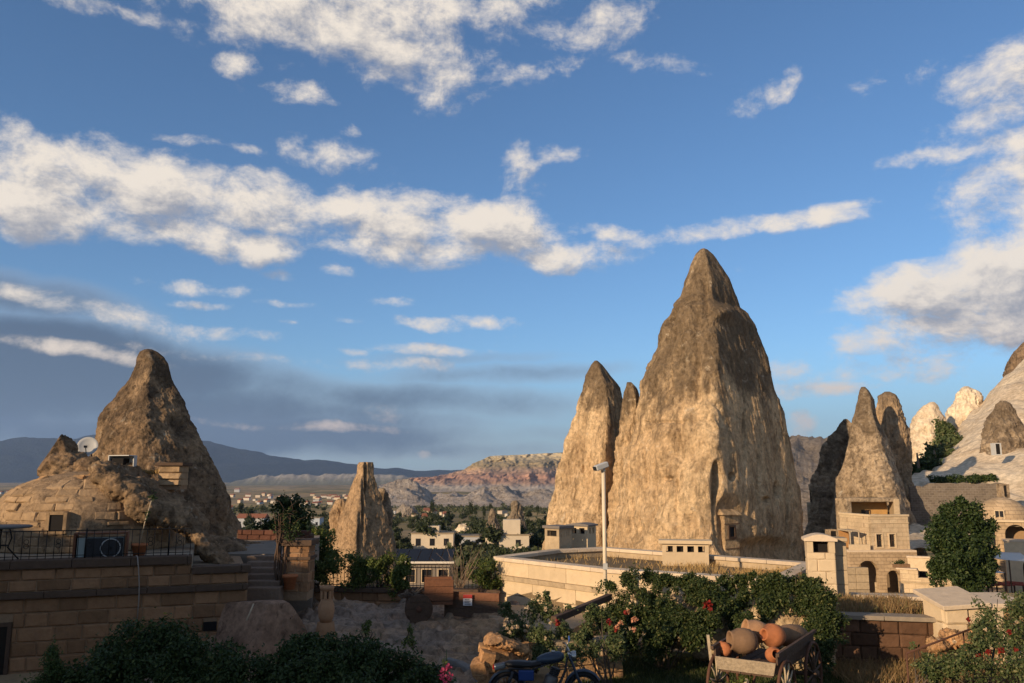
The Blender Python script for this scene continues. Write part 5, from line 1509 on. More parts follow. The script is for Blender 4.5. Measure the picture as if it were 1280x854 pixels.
# rough dry grass along the foot of the right-hand walls
dp = rg.uniform((6.2, 15.8), (10.4, 17.6), (6000, 2))
blades('dry_grass', np.column_stack([dp, np.full(len(dp), .01)]), .26, leafy('dry_meadow', (.20, .12, .05), (.33, .21, .09), (.12, .12, .04)), 79, w=.008)

# ------------------------------------------------------------------ ivy on the wall, roses
def wall_blobs(pxs, z0, z1, Yf, rng, n, r):
    return [((lambda q: (q.x, q.y, rng.uniform(z0, z1)))(P(rng.uniform(*pxs), 740, Yf(rng))), (r * rng.uniform(.7, 1.3), r * .7, r * rng.uniform(.7, 1.2))) for _ in range(n)]
ri = random.Random(6)
def ivy(label, base_px, spec, n, seed, gap=.33, mat=leaf_ivy):
    """spec: list of (px, py, r_m, Y)"""
    b = P(base_px, 800, spec[0][3]); b.z = 0.0
    bl = [(tuple(P(px, py, Y) - b), (r * 1.1, r * .6, r)) for px, py, r, Y in spec]
    return bush('climbing_ivy', label, 'ivy', b, bl, int(n * 1.5), .062, mat, bark, seed, gap=gap, gf=2.2, stems=12, inner=.5)
ivy('ivy hanging over the cream wall beside the camera post', 790, [(765, 738, .26, 19.2), (770, 758, .3, 18.6), (765, 778, .3, 18.0), (785, 722, .16, 19.2), (790, 770, .34, 17.8), (805, 745, .26, 18.4), (815, 775, .42, 17.4), (820, 800, .35, 16.8), (800, 795, .35, 17.0), (840, 785, .36, 17.0), (835, 760, .3, 17.6)], 12000, 41)
ivy('ivy trailing along the parapet above the plastered wall', 880, [(790, 719, .14, 19.3), (812, 720, .16, 19.0), (835, 724, .17, 18.8), (860, 726, .2, 18.5), (885, 730, .22, 18.2), (905, 733, .24, 18.0), (925, 730, .22, 17.8), (942, 722, .15, 17.7), (870, 745, .2, 18.0), (900, 752, .24, 17.6), (880, 775, .28, 17.0), (865, 795, .2, 16.6), (925, 748, .2, 17.5)], 11000, 42)
ivy('thick dark ivy arching over the stone pier behind the cart', 1000, [(955, 735, .22, 17.4), (975, 730, .26, 17.2), (995, 728, .27, 17.1), (1015, 735, .3, 17.0), (1030, 755, .3, 16.8), (1036, 780, .3, 16.6), (1038, 805, .26, 16.4), (1025, 825, .22, 16.3), (985, 750, .22, 17.0), (1000, 760, .15, 16.8), (955, 760, .25, 17.0), (935, 775, .2, 16.6), (930, 790, .2, 16.4)], 13000, 43)
# rough stone face the ivy hangs on, right of the cart
pi = rockmass('rough_stone_face', [(P(905, 790, 17.9), (1.0, .35, .55), (0, 0, 0)), (P(860, 780, 18.3), (.9, .35, .5), (0, 0, 0)), (P(960, 790, 17.5), (.8, .35, .55), (0, 0, 0)), (P(995, 780, 17.4), (.6, .35, .7), (0, 0, 0)), (P(1015, 800, 17.3), (.45, .35, .8), (0, 0, 0))], .05, rock('tan_plaster_rubble', (.52, .39, .23), (.44, .31, .175), (.24, .16, .09), s=1.6, bump=.7, streak=.1, dist=.05), (.1, .05, .015), 2.0, 55)
tag(pi, 'rough tan stone face glimpsed through the ivy behind the cart', 'rock face')

rf_ = random.Random(77)
def fill(poly_, n, r, Yf):
    out_ = []
    xs = [q[0] for q in poly_]; ys = [q[1] for q in poly_]
    while len(out_) < n:
        a_, b_ = rf_.uniform(min(xs), max(xs)), rf_.uniform(min(ys), max(ys))
        if in_poly(np.array([[a_, b_]]), poly_)[0]: out_.append((a_, b_, r * rf_.uniform(.6, 1.3), Yf(a_, b_)))
    return out_
ivy('dense ivy curtain covering the wall between camera post and cart', 830, fill([(762, 735), (790, 722), (900, 728), (905, 760), (880, 800), (845, 812), (790, 812), (765, 790)], 60, .17, lambda a_, b_: 19.0 - (a_ - 760) * .008 - (b_ - 720) * .022), 16000, 45, gap=.2)
ivy('dense ivy curtain covering the wall above the cart', 950, fill([(890, 730), (945, 724), (1000, 722), (1030, 735), (1042, 765), (1044, 815), (1028, 838), (1018, 800), (1005, 770), (980, 755), (950, 765), (925, 785), (905, 770)], 55, .16, lambda a_, b_: 18.0 - (a_ - 890) * .006 - (b_ - 720) * .012), 14000, 46, gap=.2)

def bloom(parent, c, r, n, mat, seed):
    rg = np.random.default_rng(seed)
    d = rg.normal(size=(n, 3)); d /= np.linalg.norm(d, axis=1)[:, None]
    p = np.asarray(c) + d * r * rg.uniform(.3, .8, (n, 1))
    nn = d + .3 * rg.normal(size=d.shape); nn /= np.linalg.norm(nn, axis=1)[:, None]
    return link_mesh('bloom', leaves_mesh('bloom', p, nn, r * .8, rg, .9, mat), None, parent)
def rose_bush(label, b, blobs, n, seed, blooms, lm=leaf_rose, group=None, gap=.4, size=.06, cat='rose bush', stems=10):
    t = bush('rose_bush', label, cat, b, blobs, n, size, lm, bark, seed, gap=gap, gf=3.0, stems=stems, inner=.3, group=group)
    for k, (c, r, m) in enumerate(blooms): bloom(t, c, r * .85, 30, m, seed * 31 + k)
    return t
def rel(px, py, Y, b): return tuple(P(px, py, Y) - b)
b = P(665, 810, 17.0); b.z = 0.1
spec = [(640, 765, .25, 17.2), (655, 780, .3, 17.0), (672, 760, .28, 17.2), (690, 768, .25, 17.0), (660, 800, .3, 16.6), (680, 800, .3, 16.4), (640, 790, .25, 16.6), (700, 790, .22, 16.6), (678, 820, .25, 16.0), (655, 820, .22, 16.0), (680, 745, .14, 17.2), (740, 738, .10, 17.6), (712, 760, .14, 17.2)]
rb = random.Random(12)
bl_ = [(rel(rb.uniform(630, 705), rb.uniform(758, 818), 16.4 + rb.uniform(-.4, .4), b), rb.uniform(.035, .055), petal_pale) for _ in range(24)] + [(rel(697, 779, 16.2, b), .08, petal_red)]
rose_bush('flowering bush of blush roses between rubble wall and cream building', b, [(rel(px, py, Y, b), (r, r * .8, r)) for px, py, r, Y in spec], 9000, 51, bl_)
b = P(760, 830, 15.8); b.z = 0.05
spec = [(745, 770, .2, 16.6), (735, 790, .18, 16.4), (765, 790, .2, 16.2), (750, 800, .2, 16.0), (725, 800, .15, 16.2)]
bl_ = [(rel(rb.uniform(760, 795), rb.uniform(758, 790), 16.0, b), rb.uniform(.05, .08), petal_red if k % 3 == 0 else simple('faded_terracotta_petal%d' % k, (.45, .2, .11), .8, var=.2, bump=0)) for k in range(9)]
rose_bush('rose shrub with faded orange blooms under the timber beam', b, [(rel(px, py, Y, b), (r * 1.3, r, r * 1.2)) for px, py, r, Y in spec + [(740, 812, .2, 15.8), (715, 815, .2, 15.8), (770, 810, .2, 15.8)]], 6500, 52, bl_)
b = P(886, 800, 16.2); b.z = 0.05
rd = thing('red_bloom', 'single big red rose hanging in the ivy above the cart', 'rose', P(885, 765, 16.9))
bloom(rd, (0, 0, .12), .095, 60, petal_red, 3)
MB().tube([(0, .1, -.1), (0, .05, .0), (0, 0, .1)], .008, 5).build('stem', bark, rd)

# ------------------------------------------------------------------ motorcycle
def motorcycle():
    Y = 14.6
    b = P(680, 875, Y); b.z = 0.0
    t = thing('motorcycle', 'old blue motorcycle with long black seat parked by the rubble wall', 'motorcycle', b)
    K = 14.6 / 1044
    blue = simple('worn_blue_paint', (.022, .036, .058), .35, .1, var=.3, scale=9, bump=.08, spec=.5)
    chrome = simple('dull_chrome', (.45, .43, .40), .3, .9, var=.15, bump=.05)
    rub = simple('tyre_rubber', (.016, .015, .015), .8, var=.3, bump=.3)
    seatm = simple('black_vinyl', (.014, .013, .013), .45, var=.2, bump=.15)
    ax = Matrix.Rotation(R(90), 4, 'X')
    for x in (-.62, .66):
        w = MB().torus((x, 0, .30), .255, .045, ax, 36, 10).build('wheel', rub, t)
        MB().torus((x, 0, .30), .215, .016, ax, 36, 6).build('rim', chrome, w)
        MB().lathe([(0, -.05), (.05, -.05), (.06, 0), (.05, .05), (0, .05)], 14, Matrix.Translation((x, 0, .30)) @ ax).build('hub', chrome, w)
        for k in range(18):
            a = R(20 * k)
            MB().tube([(x + .04 * math.cos(a), (-1) ** k * .03, .30 + .04 * math.sin(a)), (x + .212 * math.cos(a), 0, .30 + .212 * math.sin(a))], .0025, 4).build('spoke', chrome, w)
        f = MB(); n = 14; vs = []; a0, a1 = (R(10), R(165)) if x < 0 else (R(30), R(160))
        for k in range(n + 1):
            a = a0 + (a1 - a0) * k / n
            for yy, r in ((-.065, .305), (-.04, .33), (.04, .33), (.065, .305)): vs.append((x + r * math.cos(a), yy, .30 + r * math.sin(a)))
        f.add(vs, [(k * 4 + j, k * 4 + j + 1, k * 4 + j + 5, k * 4 + j + 4) for k in range(n) for j in range(3)], True)
        f.build('mudguard', blue, t)
    fr = MB()
    for yy in (-.10, .10):
        fr.tube([(-.62, yy, .30), (-.30, yy, .38), (-.12, yy * .8, .34)], .02, 8)
        fr.tube([(-.60, yy, .66), (-.2, yy, .64), (.28, yy * .4, .80)], .016, 8)
        fr.tube([(-.12, yy, .34), (.22, yy * .7, .30), (.36, yy * .3, .60), (.40, 0, .82)], .018, 8)
        fr.tube([(-.62, yy * 1.2, .33), (-.52, yy * 1.2, .62)], .024, 8)
    fr.build('frame', black_plastic, t)
    for yy in (-.09, .09): MB().tube([(.66, yy, .30), (.56, yy, .52), (.46, yy, .78), (.42, yy, .88)], [.028, .026, .02, .02], 10).build('fork', blue if yy < 0 else chrome, t)
    MB().lathe([(0, -.16), (.1, -.15), (.115, -.05), (.115, .1), (.09, .14), (0, .15)], 14, Matrix.Translation((.10, 0, .40)) @ Matrix.Rotation(R(20), 4, 'Y')).build('engine', simple('grey_engine', (.12, .11, .10), .5, .6, var=.3), t)
    cyl = MB()
    for k in range(6): cyl.lathe([(0, 0), (.085, 0), (.085, .018), (0, .018)], 14, Matrix.Translation((.14 + .012 * k, 0, .48 + .03 * k)) @ Matrix.Rotation(R(18), 4, 'Y'))
    cyl.build('cylinder_fins', black_plastic, t)
    sh = lambda pts: pts
    # tank: lofted teardrop
    tk = MB(); n = 14; rings = [(-.12, .05, .05, .76), (-.06, .085, .085, .77), (.04, .12, .105, .785), (.15, .13, .11, .80), (.25, .115, .10, .815), (.32, .07, .07, .825), (.345, .02, .02, .83)]
    vs = []
    for (x, wy, hz, cz) in rings:
        for k in range(n):
            a = 2 * math.pi * k / n
            vs.append((x, wy * math.cos(a), cz + hz * math.sin(a) * (1.0 if math.sin(a) > 0 else .75)))
    tk.add(vs, [(i * n + k, i * n + (k + 1) % n, (i + 1) * n + (k + 1) % n, (i + 1) * n + k) for i in range(len(rings) - 1) for k in range(n)] + [tuple(range(n)), tuple(range((len(rings) - 1) * n, len(rings) * n))[::-1]], True)
    tko = tk.build('fuel_tank', blue, t)
    MB().lathe([(0, 0), (.035, 0), (.035, .02), (0, .022)], 14, Matrix.Translation((.16, 0, .905))).build('filler_cap', chrome, tko)
    se = MB(); rings = [(-.66, .06, .70, .74), (-.60, .10, .68, .765), (-.4, .12, .67, .765), (-.2, .12, .68, .75), (-.06, .10, .70, .77), (-.02, .06, .71, .76)]; vs = []
    for (x, w, z0, z1) in rings: vs += [(x, -w, z0), (x, -w * .95, z1 - .02), (x, -w * .6, z1), (x, w * .6, z1), (x, w * .95, z1 - .02), (x, w, z0)]
    se.add(vs, [(i * 6 + k, i * 6 + (k + 1) % 6, (i + 1) * 6 + (k + 1) % 6, (i + 1) * 6 + k) for i in range(5) for k in range(6)] + [tuple(range(6)), tuple(range(30, 36))[::-1]], True)
    se.build('seat', seatm, t)
    MB().box((-.30, -.10, .55), (.26, .05, .18)).build('side_panel', simple('bright_blue_panel', (.015, .045, .16), .4, var=.2, bump=.05), t, .03)
    MB().box((-.74, 0, .68), (.2, .17, .09), mat=Matrix.Rotation(R(-12), 4, 'Y')).build('tail', blue, t, .03)
    MB().box((-.845, 0, .665), (.03, .10, .06)).build('tail_light', simple('red_lens', (.3, .01, .01), .2, var=0, bump=0), t)
    hb = MB().tube([(.36, -.36, .98), (.38, -.28, 1.0), (.43, -.1, .92), (.43, .1, .92), (.38, .28, 1.0), (.36, .36, .98)], .013, 8).build('handlebar', chrome, t)
    for s_ in (-1, 1): MB().tube([(.375, s_ * .27, 1.0), (.355, s_ * .38, .98)], .02, 8).build('grip', black_plastic, hb)
    MB().tube([(.37, -.24, 1.0), (.40, -.30, 1.13)], .006, 6).build('mirror_stem', chrome, hb)
    MB().lathe([(0, 0), (.05, 0), (.055, .015), (0, .03)], 14, Matrix.Translation((.40, -.30, 1.17)) @ Matrix.Rotation(R(90), 4, 'Y')).build('mirror', simple('blue_mirror_back', (.03, .08, .28), .4, var=0, bump=0), hb)
    MB().lathe([(0, -.09), (.06, -.08), (.085, 0), (.085, .04), (0, .05)], 18, Matrix.Translation((.50, 0, .84)) @ Matrix.Rotation(R(90), 4, 'Y')).build('headlight', chrome, t)
    MB().tube([(.2, -.12, .38), (.1, -.15, .26), (-.3, -.16, .27), (-.85, -.17, .34)], [.02, .022, .035, .038], 10).build('exhaust', chrome, t)
    MB().tube([(-.05, -.1, .3), (-.12, -.24, .0)], .012, 6).build('stand', black_plastic, t)
motorcycle()

# ------------------------------------------------------------------ flower cart
def cart():
    b = Vector((3.86, 14.0, 0.0))
    t = thing('wooden_cart', 'old spoked wooden cart loaded with clay jars on the lawn', 'cart', b)
    bs = b
    ad = Vector((math.cos(R(-34)), math.sin(R(-34)), 0))        # axle
    ld = Vector((-ad.y, ad.x, 0))                                # length, backwards
    def Q(s_, l, z): return ad * s_ + ld * l + Vector((0, 0, z))
    rim_m, sp_m = rust, wood_pale
    def wheel(c, r, dirv, tilt=0):
        q = dirv.to_track_quat('Z', 'Y').to_matrix().to_4x4()
        w = MB().torus(c, r, .028, q, 40, 8).build('wheel', rim_m, t)
        MB().lathe([(0, -.09), (.05, -.09), (.07, -.03), (.07, .03), (.05, .09), (0, .09)], 14, Matrix.Translation(c) @ q).build('hub', wood_dark, w)
        for k in range(12):
            a = R(30 * k + 8)
            e = Vector(c) + q.to_3x3() @ Vector((math.cos(a) * (r - .01), math.sin(a) * (r - .01), 0))
            f = Vector(c) + q.to_3x3() @ Vector((math.cos(a) * .06, math.sin(a) * .06, 0))
            MB().tube([f, e], [.022, .015], 6).build('spoke', sp_m, w)
    rW = .47
    wheel(Q(-.56, 0, rW), rW, ad); wheel(Q(.56, -.0, rW), rW, ad)
    sp_m = wood_dark
    wheel(Q(-.58, 1.5, rW + .03), rW + .03, ad); wheel(Q(.60, 1.45, rW + .03), rW + .03, ad)
    MB().tube([Q(-.62, 0, rW), Q(.62, 0, rW)], .035, 8).build('axle', wood_dark, t)
    MB().tube([Q(-.62, 1.5, rW), Q(.62, 1.5, rW)], .035, 8).build('axle', wood_dark, t)
    z0 = .74
    for k in range(5):
        s0 = -.42 + .17 * k
        MB().bar(Q(s0 + .08, -.25, z0), Q(s0 + .08, 1.75, z0), .16, .035).build('floor_board', wood_dark, t)
    for sgn in (-1, 1):
        for k in range(2):
            MB().bar(Q(sgn * (.45 + .05 * k), -.25, z0 + .10 + .15 * k), Q(sgn * (.47 + .06 * k), 1.8, z0 + .10 + .15 * k + .05), .03, .14).build('side_board', wood_dark, t)
        MB().bar(Q(sgn * .53, -.3, z0 + .34), Q(sgn * .56, 1.85, z0 + .40), .05, .05).build('side_rail', wood_dark, t)
    ep = MB(); a, c = Q(-.45, -.28, z0 + .02), Q(.45, -.28, z0 + .02)
    ep.add([a, c, c + Vector((0, 0, .19)) + ad * .04, a + Vector((0, 0, .19)) - ad * .04, a + ld * .03, c + ld * .03, c + ld * .03 + Vector((0, 0, .19)) + ad * .04, a + ld * .03 + Vector((0, 0, .19)) - ad * .04], ((0, 1, 2, 3), (5, 4, 7, 6), (3, 2, 6, 7), (0, 4, 5, 1), (1, 5, 6, 2), (4, 0, 3, 7)))
    ep.build('end_board', simple('flaking_white_wood', (.30, .23, .15), .9, var=.8, scale=22, bump=.5), t)
    MB().bar(Q(-.62, -.1, z0 - .02), Q(-.66, -.12, z0 + .5), .045, .045).build('stake', wood_pale, t)
    MB().bar(Q(0, -.2, z0 - .1), Q(-.1, -.5, .15), .05, .05).build('prop', wood_pale, t)
    # jars
    def jar(c, d, L, r, mat, label, mouth=.6, square=False):
        d = d.normalized(); L *= .86; r *= .84; c = c + Vector((0, 0, .06))
        c = c + bs
        j = thing('clay_jar', label, 'jar', c)
        q = d.to_track_quat('Z', 'Y').to_matrix().to_4x4()
        prof = [(0, 0), (r * .55, .0), (r * .9, L * .2), (r, L * .45), (r * .95, L * .68), (r * mouth * 1.05, L * .92), (r * mouth * 1.12, L), (r * mouth * .92, L), (r * mouth * .85, L * .9), (r * mouth * .6, L * .55), (0, L * .5)]
        MB().lathe(prof, 30, q).build('body', mat, j)
        MB().lathe([(0, L * .62), (r * mouth * .80, L * .62), (r * mouth * .80, L * .64), (0, L * .64)], 20, q).build('hollow', dark_void, j)
        if square:
            MB().box(q @ Vector((r * .55, 0, L * .80)), (.16, .16, .02), mat=q).build('patch', clay_dark, j)
        return j
    jar(Q(-.02, .35, z0 + .33), Q(-.75, -.62, .05), .52, .25, clay_dark, 'wide-mouthed clay jar at the front of the cart, mouth turned to the street', .66)
    jar(Q(.02, .9, z0 + .36), Q(-.75, -.6, .28), .5, .22, clay, 'clay jar tilted upwards behind the wide-mouthed jar', .72)
    jar(Q(.30, .75, z0 + .38), Q(-.5, -.8, .15), .46, .23, terracotta, 'orange clay jar with a small dark hole, in the middle of the cart', .45)
    jar(Q(.42, 1.62, z0 + .30), Q(-.3, -.9, .06), .9, .22, clay_dark, 'long brown clay jar lying along the back of the cart', .5)
    jar(Q(-.36, .05, z0 + .15), Q(-.6, .1, .4), .26, .13, terracotta, 'small broken terracotta jar in the front corner of the cart', .6)
    jar(Q(.25, .25, z0 + .16), Q(.5, -.6, .2), .3, .15, terracotta, 'small terracotta jar tucked under the orange jar', .6)
    # nasturtiums spilling below
    pb_ = bs + Q(-.2, -.35, 0)
    bush('cart_plant', 'leafy plant growing up through the front wheels of the cart', 'plant', pb_, [((0, 0, .25), (.35, .25, .3)), ((.2, .1, .45), (.25, .2, .25)), ((-.25, .1, .35), (.25, .2, .3)), ((.35, 0, .15), (.3, .2, .18))], 2600, .07, leaf_fence, bark, 66, gap=.4, gf=4)
cart()
# ================================================================== RIGHT SIDE
rgr = random.Random(33)
# tall chimney and buttress at the right end of the building
def tall_chimney():
    b = P(1028, 745, 20.0); b.z = 0
    t = thing('tall_chimney', 'tall cream stone chimney with an arched cap and one dark opening, beside the ivy', 'chimney', b, R(-14))
    w, d = .62, .55
    zt = P(1030, 667, 20.0).z
    for k in range(9):
        z0, z1 = -.3 + .28 * k, -.3 + .28 * (k + 1)
        if z1 > zt - .42: z1 = zt - .42
        if z1 - z0 < .03: break
        for (nx, ny, L) in ((0, -1, w), (1, 0, d), (-1, 0, d)):
            n_ = Vector((nx, ny, 0)); u_ = Vector((-ny, nx, 0))
            sp_ = [-.5, rgr.choice([-.15, 0, .15]), .5]
            for a, c in zip(sp_, sp_[1:]):
                o = link_mesh('stone', rgr.choice(stones_of(cream_stone)), None, t)
                o.matrix_basis = Matrix.Translation(n_ * ((d if nx == 0 else w) / 2) + u_ * (a + c) / 2 * L + Vector((0, 0, (z0 + z1) / 2))) @ basis(u_, n_) @ Matrix.Diagonal(((c - a) * L - .006, .1, z1 - z0 - .006, 1))
    MB().bbox((-w / 2 + .02, -d / 2 + .02, -.4), (w / 2 - .02, d / 2 - .02, zt - .42)).build('core', mortar, t)
    mb = MB()
    for sx in (-1, 1): mb.bbox((sx * (w / 2 - .07) - .07, -d / 2, zt - .42), (sx * (w / 2 - .07) + .07, d / 2, zt - .16))
    mb.build('jamb', cream_stone, t)
    MB().bbox((-w / 2 + .14, -d / 2 + .2, zt - .419), (w / 2 - .14, d / 2 - .05, zt - .165)).build('flue', dark_void, t)
    n = 10; prof = [(-w / 2 - .06, zt - .158)] + [(-w / 2 - .06 + (w + .12) * q / n, zt - .10 + .10 * math.sin(math.pi * q / n)) for q in range(n + 1)] + [(w / 2 + .06, zt - .158)]
    m = len(prof); vs = [Vector((x, y, z)) for y in (-d / 2 - .05, d / 2 + .05) for x, z in prof]
    MB().add(vs, [tuple(range(m)), tuple(range(2 * m - 1, m - 1, -1))] + [(i, i + m, (i + 1) % m + m, (i + 1) % m) for i in range(m)]).build('cap', coping_pale, t)
    b2 = P(1051, 745, 20.2); b2.z = 0
    p = thing('buttress', 'narrow shaded stone buttress beside the tall chimney', 'buttress', b2, R(-14))
    zt2 = P(1050, 676, 20.2).z
    for k in range(8):
        z0, z1 = -.3 + (zt2 + .3) * k / 8, -.3 + (zt2 + .3) * (k + 1) / 8
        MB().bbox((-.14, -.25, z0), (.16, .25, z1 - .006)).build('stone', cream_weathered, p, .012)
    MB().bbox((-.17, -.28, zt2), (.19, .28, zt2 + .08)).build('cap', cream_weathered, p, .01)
tall_chimney()
# shaded side wall of the building towards the chimney
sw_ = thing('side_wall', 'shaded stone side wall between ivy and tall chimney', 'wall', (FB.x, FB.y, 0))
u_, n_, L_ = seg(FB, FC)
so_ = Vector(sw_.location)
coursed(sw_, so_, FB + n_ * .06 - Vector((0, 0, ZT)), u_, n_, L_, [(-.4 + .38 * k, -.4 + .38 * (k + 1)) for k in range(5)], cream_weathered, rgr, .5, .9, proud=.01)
# two retaining walls
def retaining(label, a, b, ztop, zb, mat, capmat, courses, capw=.34, proud=.02):
    a, b = Vector(a), Vector(b); a.z = b.z = 0
    u_, n_, L_ = seg(a, b)
    t = thing('retaining_wall', label, 'wall', (a.x, a.y, zb))
    o_ = Vector(t.location)
    an = math.atan2(u_.y, u_.x)
    MB().box(a - o_ + u_ * L_ / 2 - n_ * .2 + Vector((0, 0, (ztop - .1 + zb) / 2)), (L_, .3, ztop - .1 - zb), an).build('wall_core', mortar, t)
    h = (ztop - .1 - zb) / courses
    coursed(t, o_, a, u_, n_, L_, [(zb + h * k, zb + h * (k + 1)) for k in range(courses)], mat, rgr, .3, .62, proud=proud)
    s = 0
    while s < L_ - .03:
        w = min(1.1, L_ - s)
        MB().box(a - o_ + u_ * (s + w / 2) - n_ * .12 + Vector((0, 0, ztop - .045)), (w - .008, capw + .12, .09), an).build('coping', capmat, t, .012)
        s += w
grass_cap = simple('weathered_grey_coping', (.26, .21, .155), .95, var=.3, scale=7, bump=.35, spec=.1)
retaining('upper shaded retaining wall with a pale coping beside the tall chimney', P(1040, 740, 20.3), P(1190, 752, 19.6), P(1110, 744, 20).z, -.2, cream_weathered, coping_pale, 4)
retaining('lower brown retaining wall of rough stones, shade in its colour, above the lawn', P(1035, 800, 17.8), P(1188, 800, 17.3), P(1110, 770, 17.5).z, -.1, simple('shade_toned_brown_rubble', (.115, .062, .036), .95, var=.5, scale=6, bump=.7, rnd=.35, spec=.1), grass_cap, 4, proud=.04)  # brown stone darkened in its colour to stand in for shade on this wall
# dry grass between the two
rg = np.random.default_rng(91)
gx = rg.uniform(0, 1, (2600, 2))
A_, B_ = P(1045, 770, 18.0), P(1188, 770, 17.6)
gpt = np.array([[A_.x + (B_.x - A_.x) * a + .1 * c, A_.y + 1.9 * c, P(1110, 770, 17.5).z - .06] for a, c in gx])
blades('dry_grass', gpt, .22, bpy.data.materials['dry_meadow'], 92)
tag(MB().prism(poly_xy([P(1040, 770, 17.95), P(1190, 770, 17.45), P(1190, 750, 19.55), P(1040, 750, 20.2)]), -.3, P(1110, 770, 17.5).z - .06).build('terrace_bed', simple('bed_soil', (.14, .10, .06), 1, var=.4, scale=5, bump=.5, spec=.05)), kind='structure')
# pier with a sloping slab
pr = thing('stone_pier', 'broad cream stone pier with a big sloping slab on top, beside the roses', 'pier', (P(1215, 790, 17.0).x, 17.0, 0))
po = Vector(pr.location)
zt = P(1215, 748, 17.0).z
MB().bbox((-.52, -.05, -.2), (1.0, .8, zt - .12)).build('core', mortar, pr)
for k in range(4):
    z0, z1 = -.1 + (zt - .02) * k / 4, -.1 + (zt - .02) * (k + 1) / 4
    x = -.56
    while x < .95:
        w = rgr.uniform(.28, .5)
        place_stone(pr, po, po + Vector((x + w / 2, -.12 + rgr.uniform(-.02, .02), (z0 + z1) / 2)), (w - .012, .2, z1 - z0 - .01), basis((1, 0, 0), (0, -1, 0)), cream_stone if rgr.random() < .6 else rubble_rock, rgr); x += w
    place_stone(pr, po, po + Vector((-.58, .35, (z0 + z1) / 2)), (.85, .2, z1 - z0 - .01), basis((0, -1, 0), (-1, 0, 0)), cream_stone, rgr)
MB().box((-.15, .42, zt - .05), (.95, 1.25, .09), mat=Matrix.Rotation(R(8), 4, 'X') @ Matrix.Rotation(R(-4), 4, 'Y')).build('slab', coping_pale, pr, .015)
MB().box((.75, .40, zt - .09), (.80, 1.1, .09), mat=Matrix.Rotation(R(4), 4, 'X')).build('slab', coping_pale, pr, .015)
rt = rockmass('rubble_heap', [(P(1188, 800, 16.7), (.2, .2, .14), (0, 0, 0)), (P(1172, 806, 16.6), (.18, .2, .13), (0, 0, 0)), (P(1208, 802, 16.6), (.22, .2, .13), (0, 0, 0))], .025, rubble_rock, (.1, .08, .02), 2.5, 65)
tag(rt, 'heap of orange rubble at the foot of the broad pier', 'rubble')
# handrail
hr = thing('handrail', 'rusty iron handrail climbing past the rose bushes', 'handrail', G(1133, 862, 0))
h0 = Vector(hr.location)
a, b, c = P(1133, 817, 14.0), P(1217, 785, 15.4), P(1236, 784, 15.7)
MB().tube([a - h0, b - h0, c - h0], .018, 8).build('rail', rust, hr)
for p_ in (a, P(1204, 790, 15.2)):
    f = Vector((p_.x, p_.y, 0.0)); MB().tube([f - h0, p_ - h0], .016, 8).build('post', rust, hr)
# rose bushes on the right
b = P(1235, 860, 14.5); b.z = 0
spec = [(1190, 830, .35, 14.2), (1215, 810, .4, 14.6), (1240, 790, .4, 15.0), (1265, 770, .4, 15.2), (1280, 800, .45, 14.6), (1250, 830, .45, 14.0), (1285, 750, .3, 15.4), (1255, 755, .25, 15.4), (1235, 765, .25, 15.4), (1215, 840, .35, 13.8), (1300, 780, .5, 14.5), (1280, 840, .5, 13.6)]
rq = random.Random(5)
bl_ = [(rel(px, py, 13.9, b), .055, petal_red) for px, py in ((1223, 820), (1235, 815), (1252, 813), (1270, 814), (1211, 775), (1262, 790))] + [(rel(rq.uniform(1190, 1280), rq.uniform(770, 840), 14, b), .035, petal_pale) for k in range(8)]
rose_bush('tall red-flowered rose bush in front of the broad pier', b, [(rel(px, py, Y, b), (r, r * .8, r)) for px, py, r, Y in spec], 11000, 55, bl_, gap=.42)
b = P(1150, 860, 14.9); b.z = 0
rose_bush('low weedy shrub at the foot of the handrail', b, [(rel(px, py, Y, b), (r, r * .8, r * .8)) for px, py, r, Y in [(1165, 845, .25, 14.6), (1150, 838, .2, 15.2), (1180, 835, .25, 15), (1160, 825, .18, 16), (1145, 810, .16, 16.6)]], 2600, 56, [], gap=.4)

# ------------------------------------------------------------------ houses among the cones
house_m = masonry('fine_cream_ashlar', (.56, .43, .27), (.50, .37, .23), (.36, .26, .16), .62, .30)
house_m2 = masonry('rough_tan_masonry', (.46, .33, .20), (.38, .27, .16), (.27, .19, .12), .42, .24, bump=.8)
glass_dark = simple('dark_glass', (.02, .02, .022), .15, var=0, bump=0, spec=.5)
def window(parent, root, A, u, n, s0, s1, z0, z1, frame=cream_stone, fw=.07, bars=1, rec=.14):
    u = Vector(u).normalized(); n = Vector(n).normalized(); A = Vector(A) - Vector(root)
    an = math.atan2(u.y, u.x)
    w, h = s1 - s0, z1 - z0
    c = A + u * (s0 + s1) / 2 + Vector((0, 0, (z0 + z1) / 2))
    o = MB().box(c - n * rec, (w, .02, h), an).build('window', glass_dark, parent)
    mb = MB()
    for sg in (-1, 1):
        mb.box(c + u * sg * (w / 2 + fw / 2) + n * .015, (fw, .06, h + 2 * fw), an)
        mb.box(c + Vector((0, 0, sg * (h / 2 + fw / 2))) + n * .015, (w, .06, fw), an)
    mb.build('surround', frame, o)
    if bars:
        mb = MB(); mb.box(c - n * (rec - .03), (.035, .03, h), an); mb.box(c - n * (rec - .03), (w, .03, .035), an)
        mb.build('glazing_bar', wood_dark, o)
    return o
def oh(o): return Vector((o.x, o.y, 0))
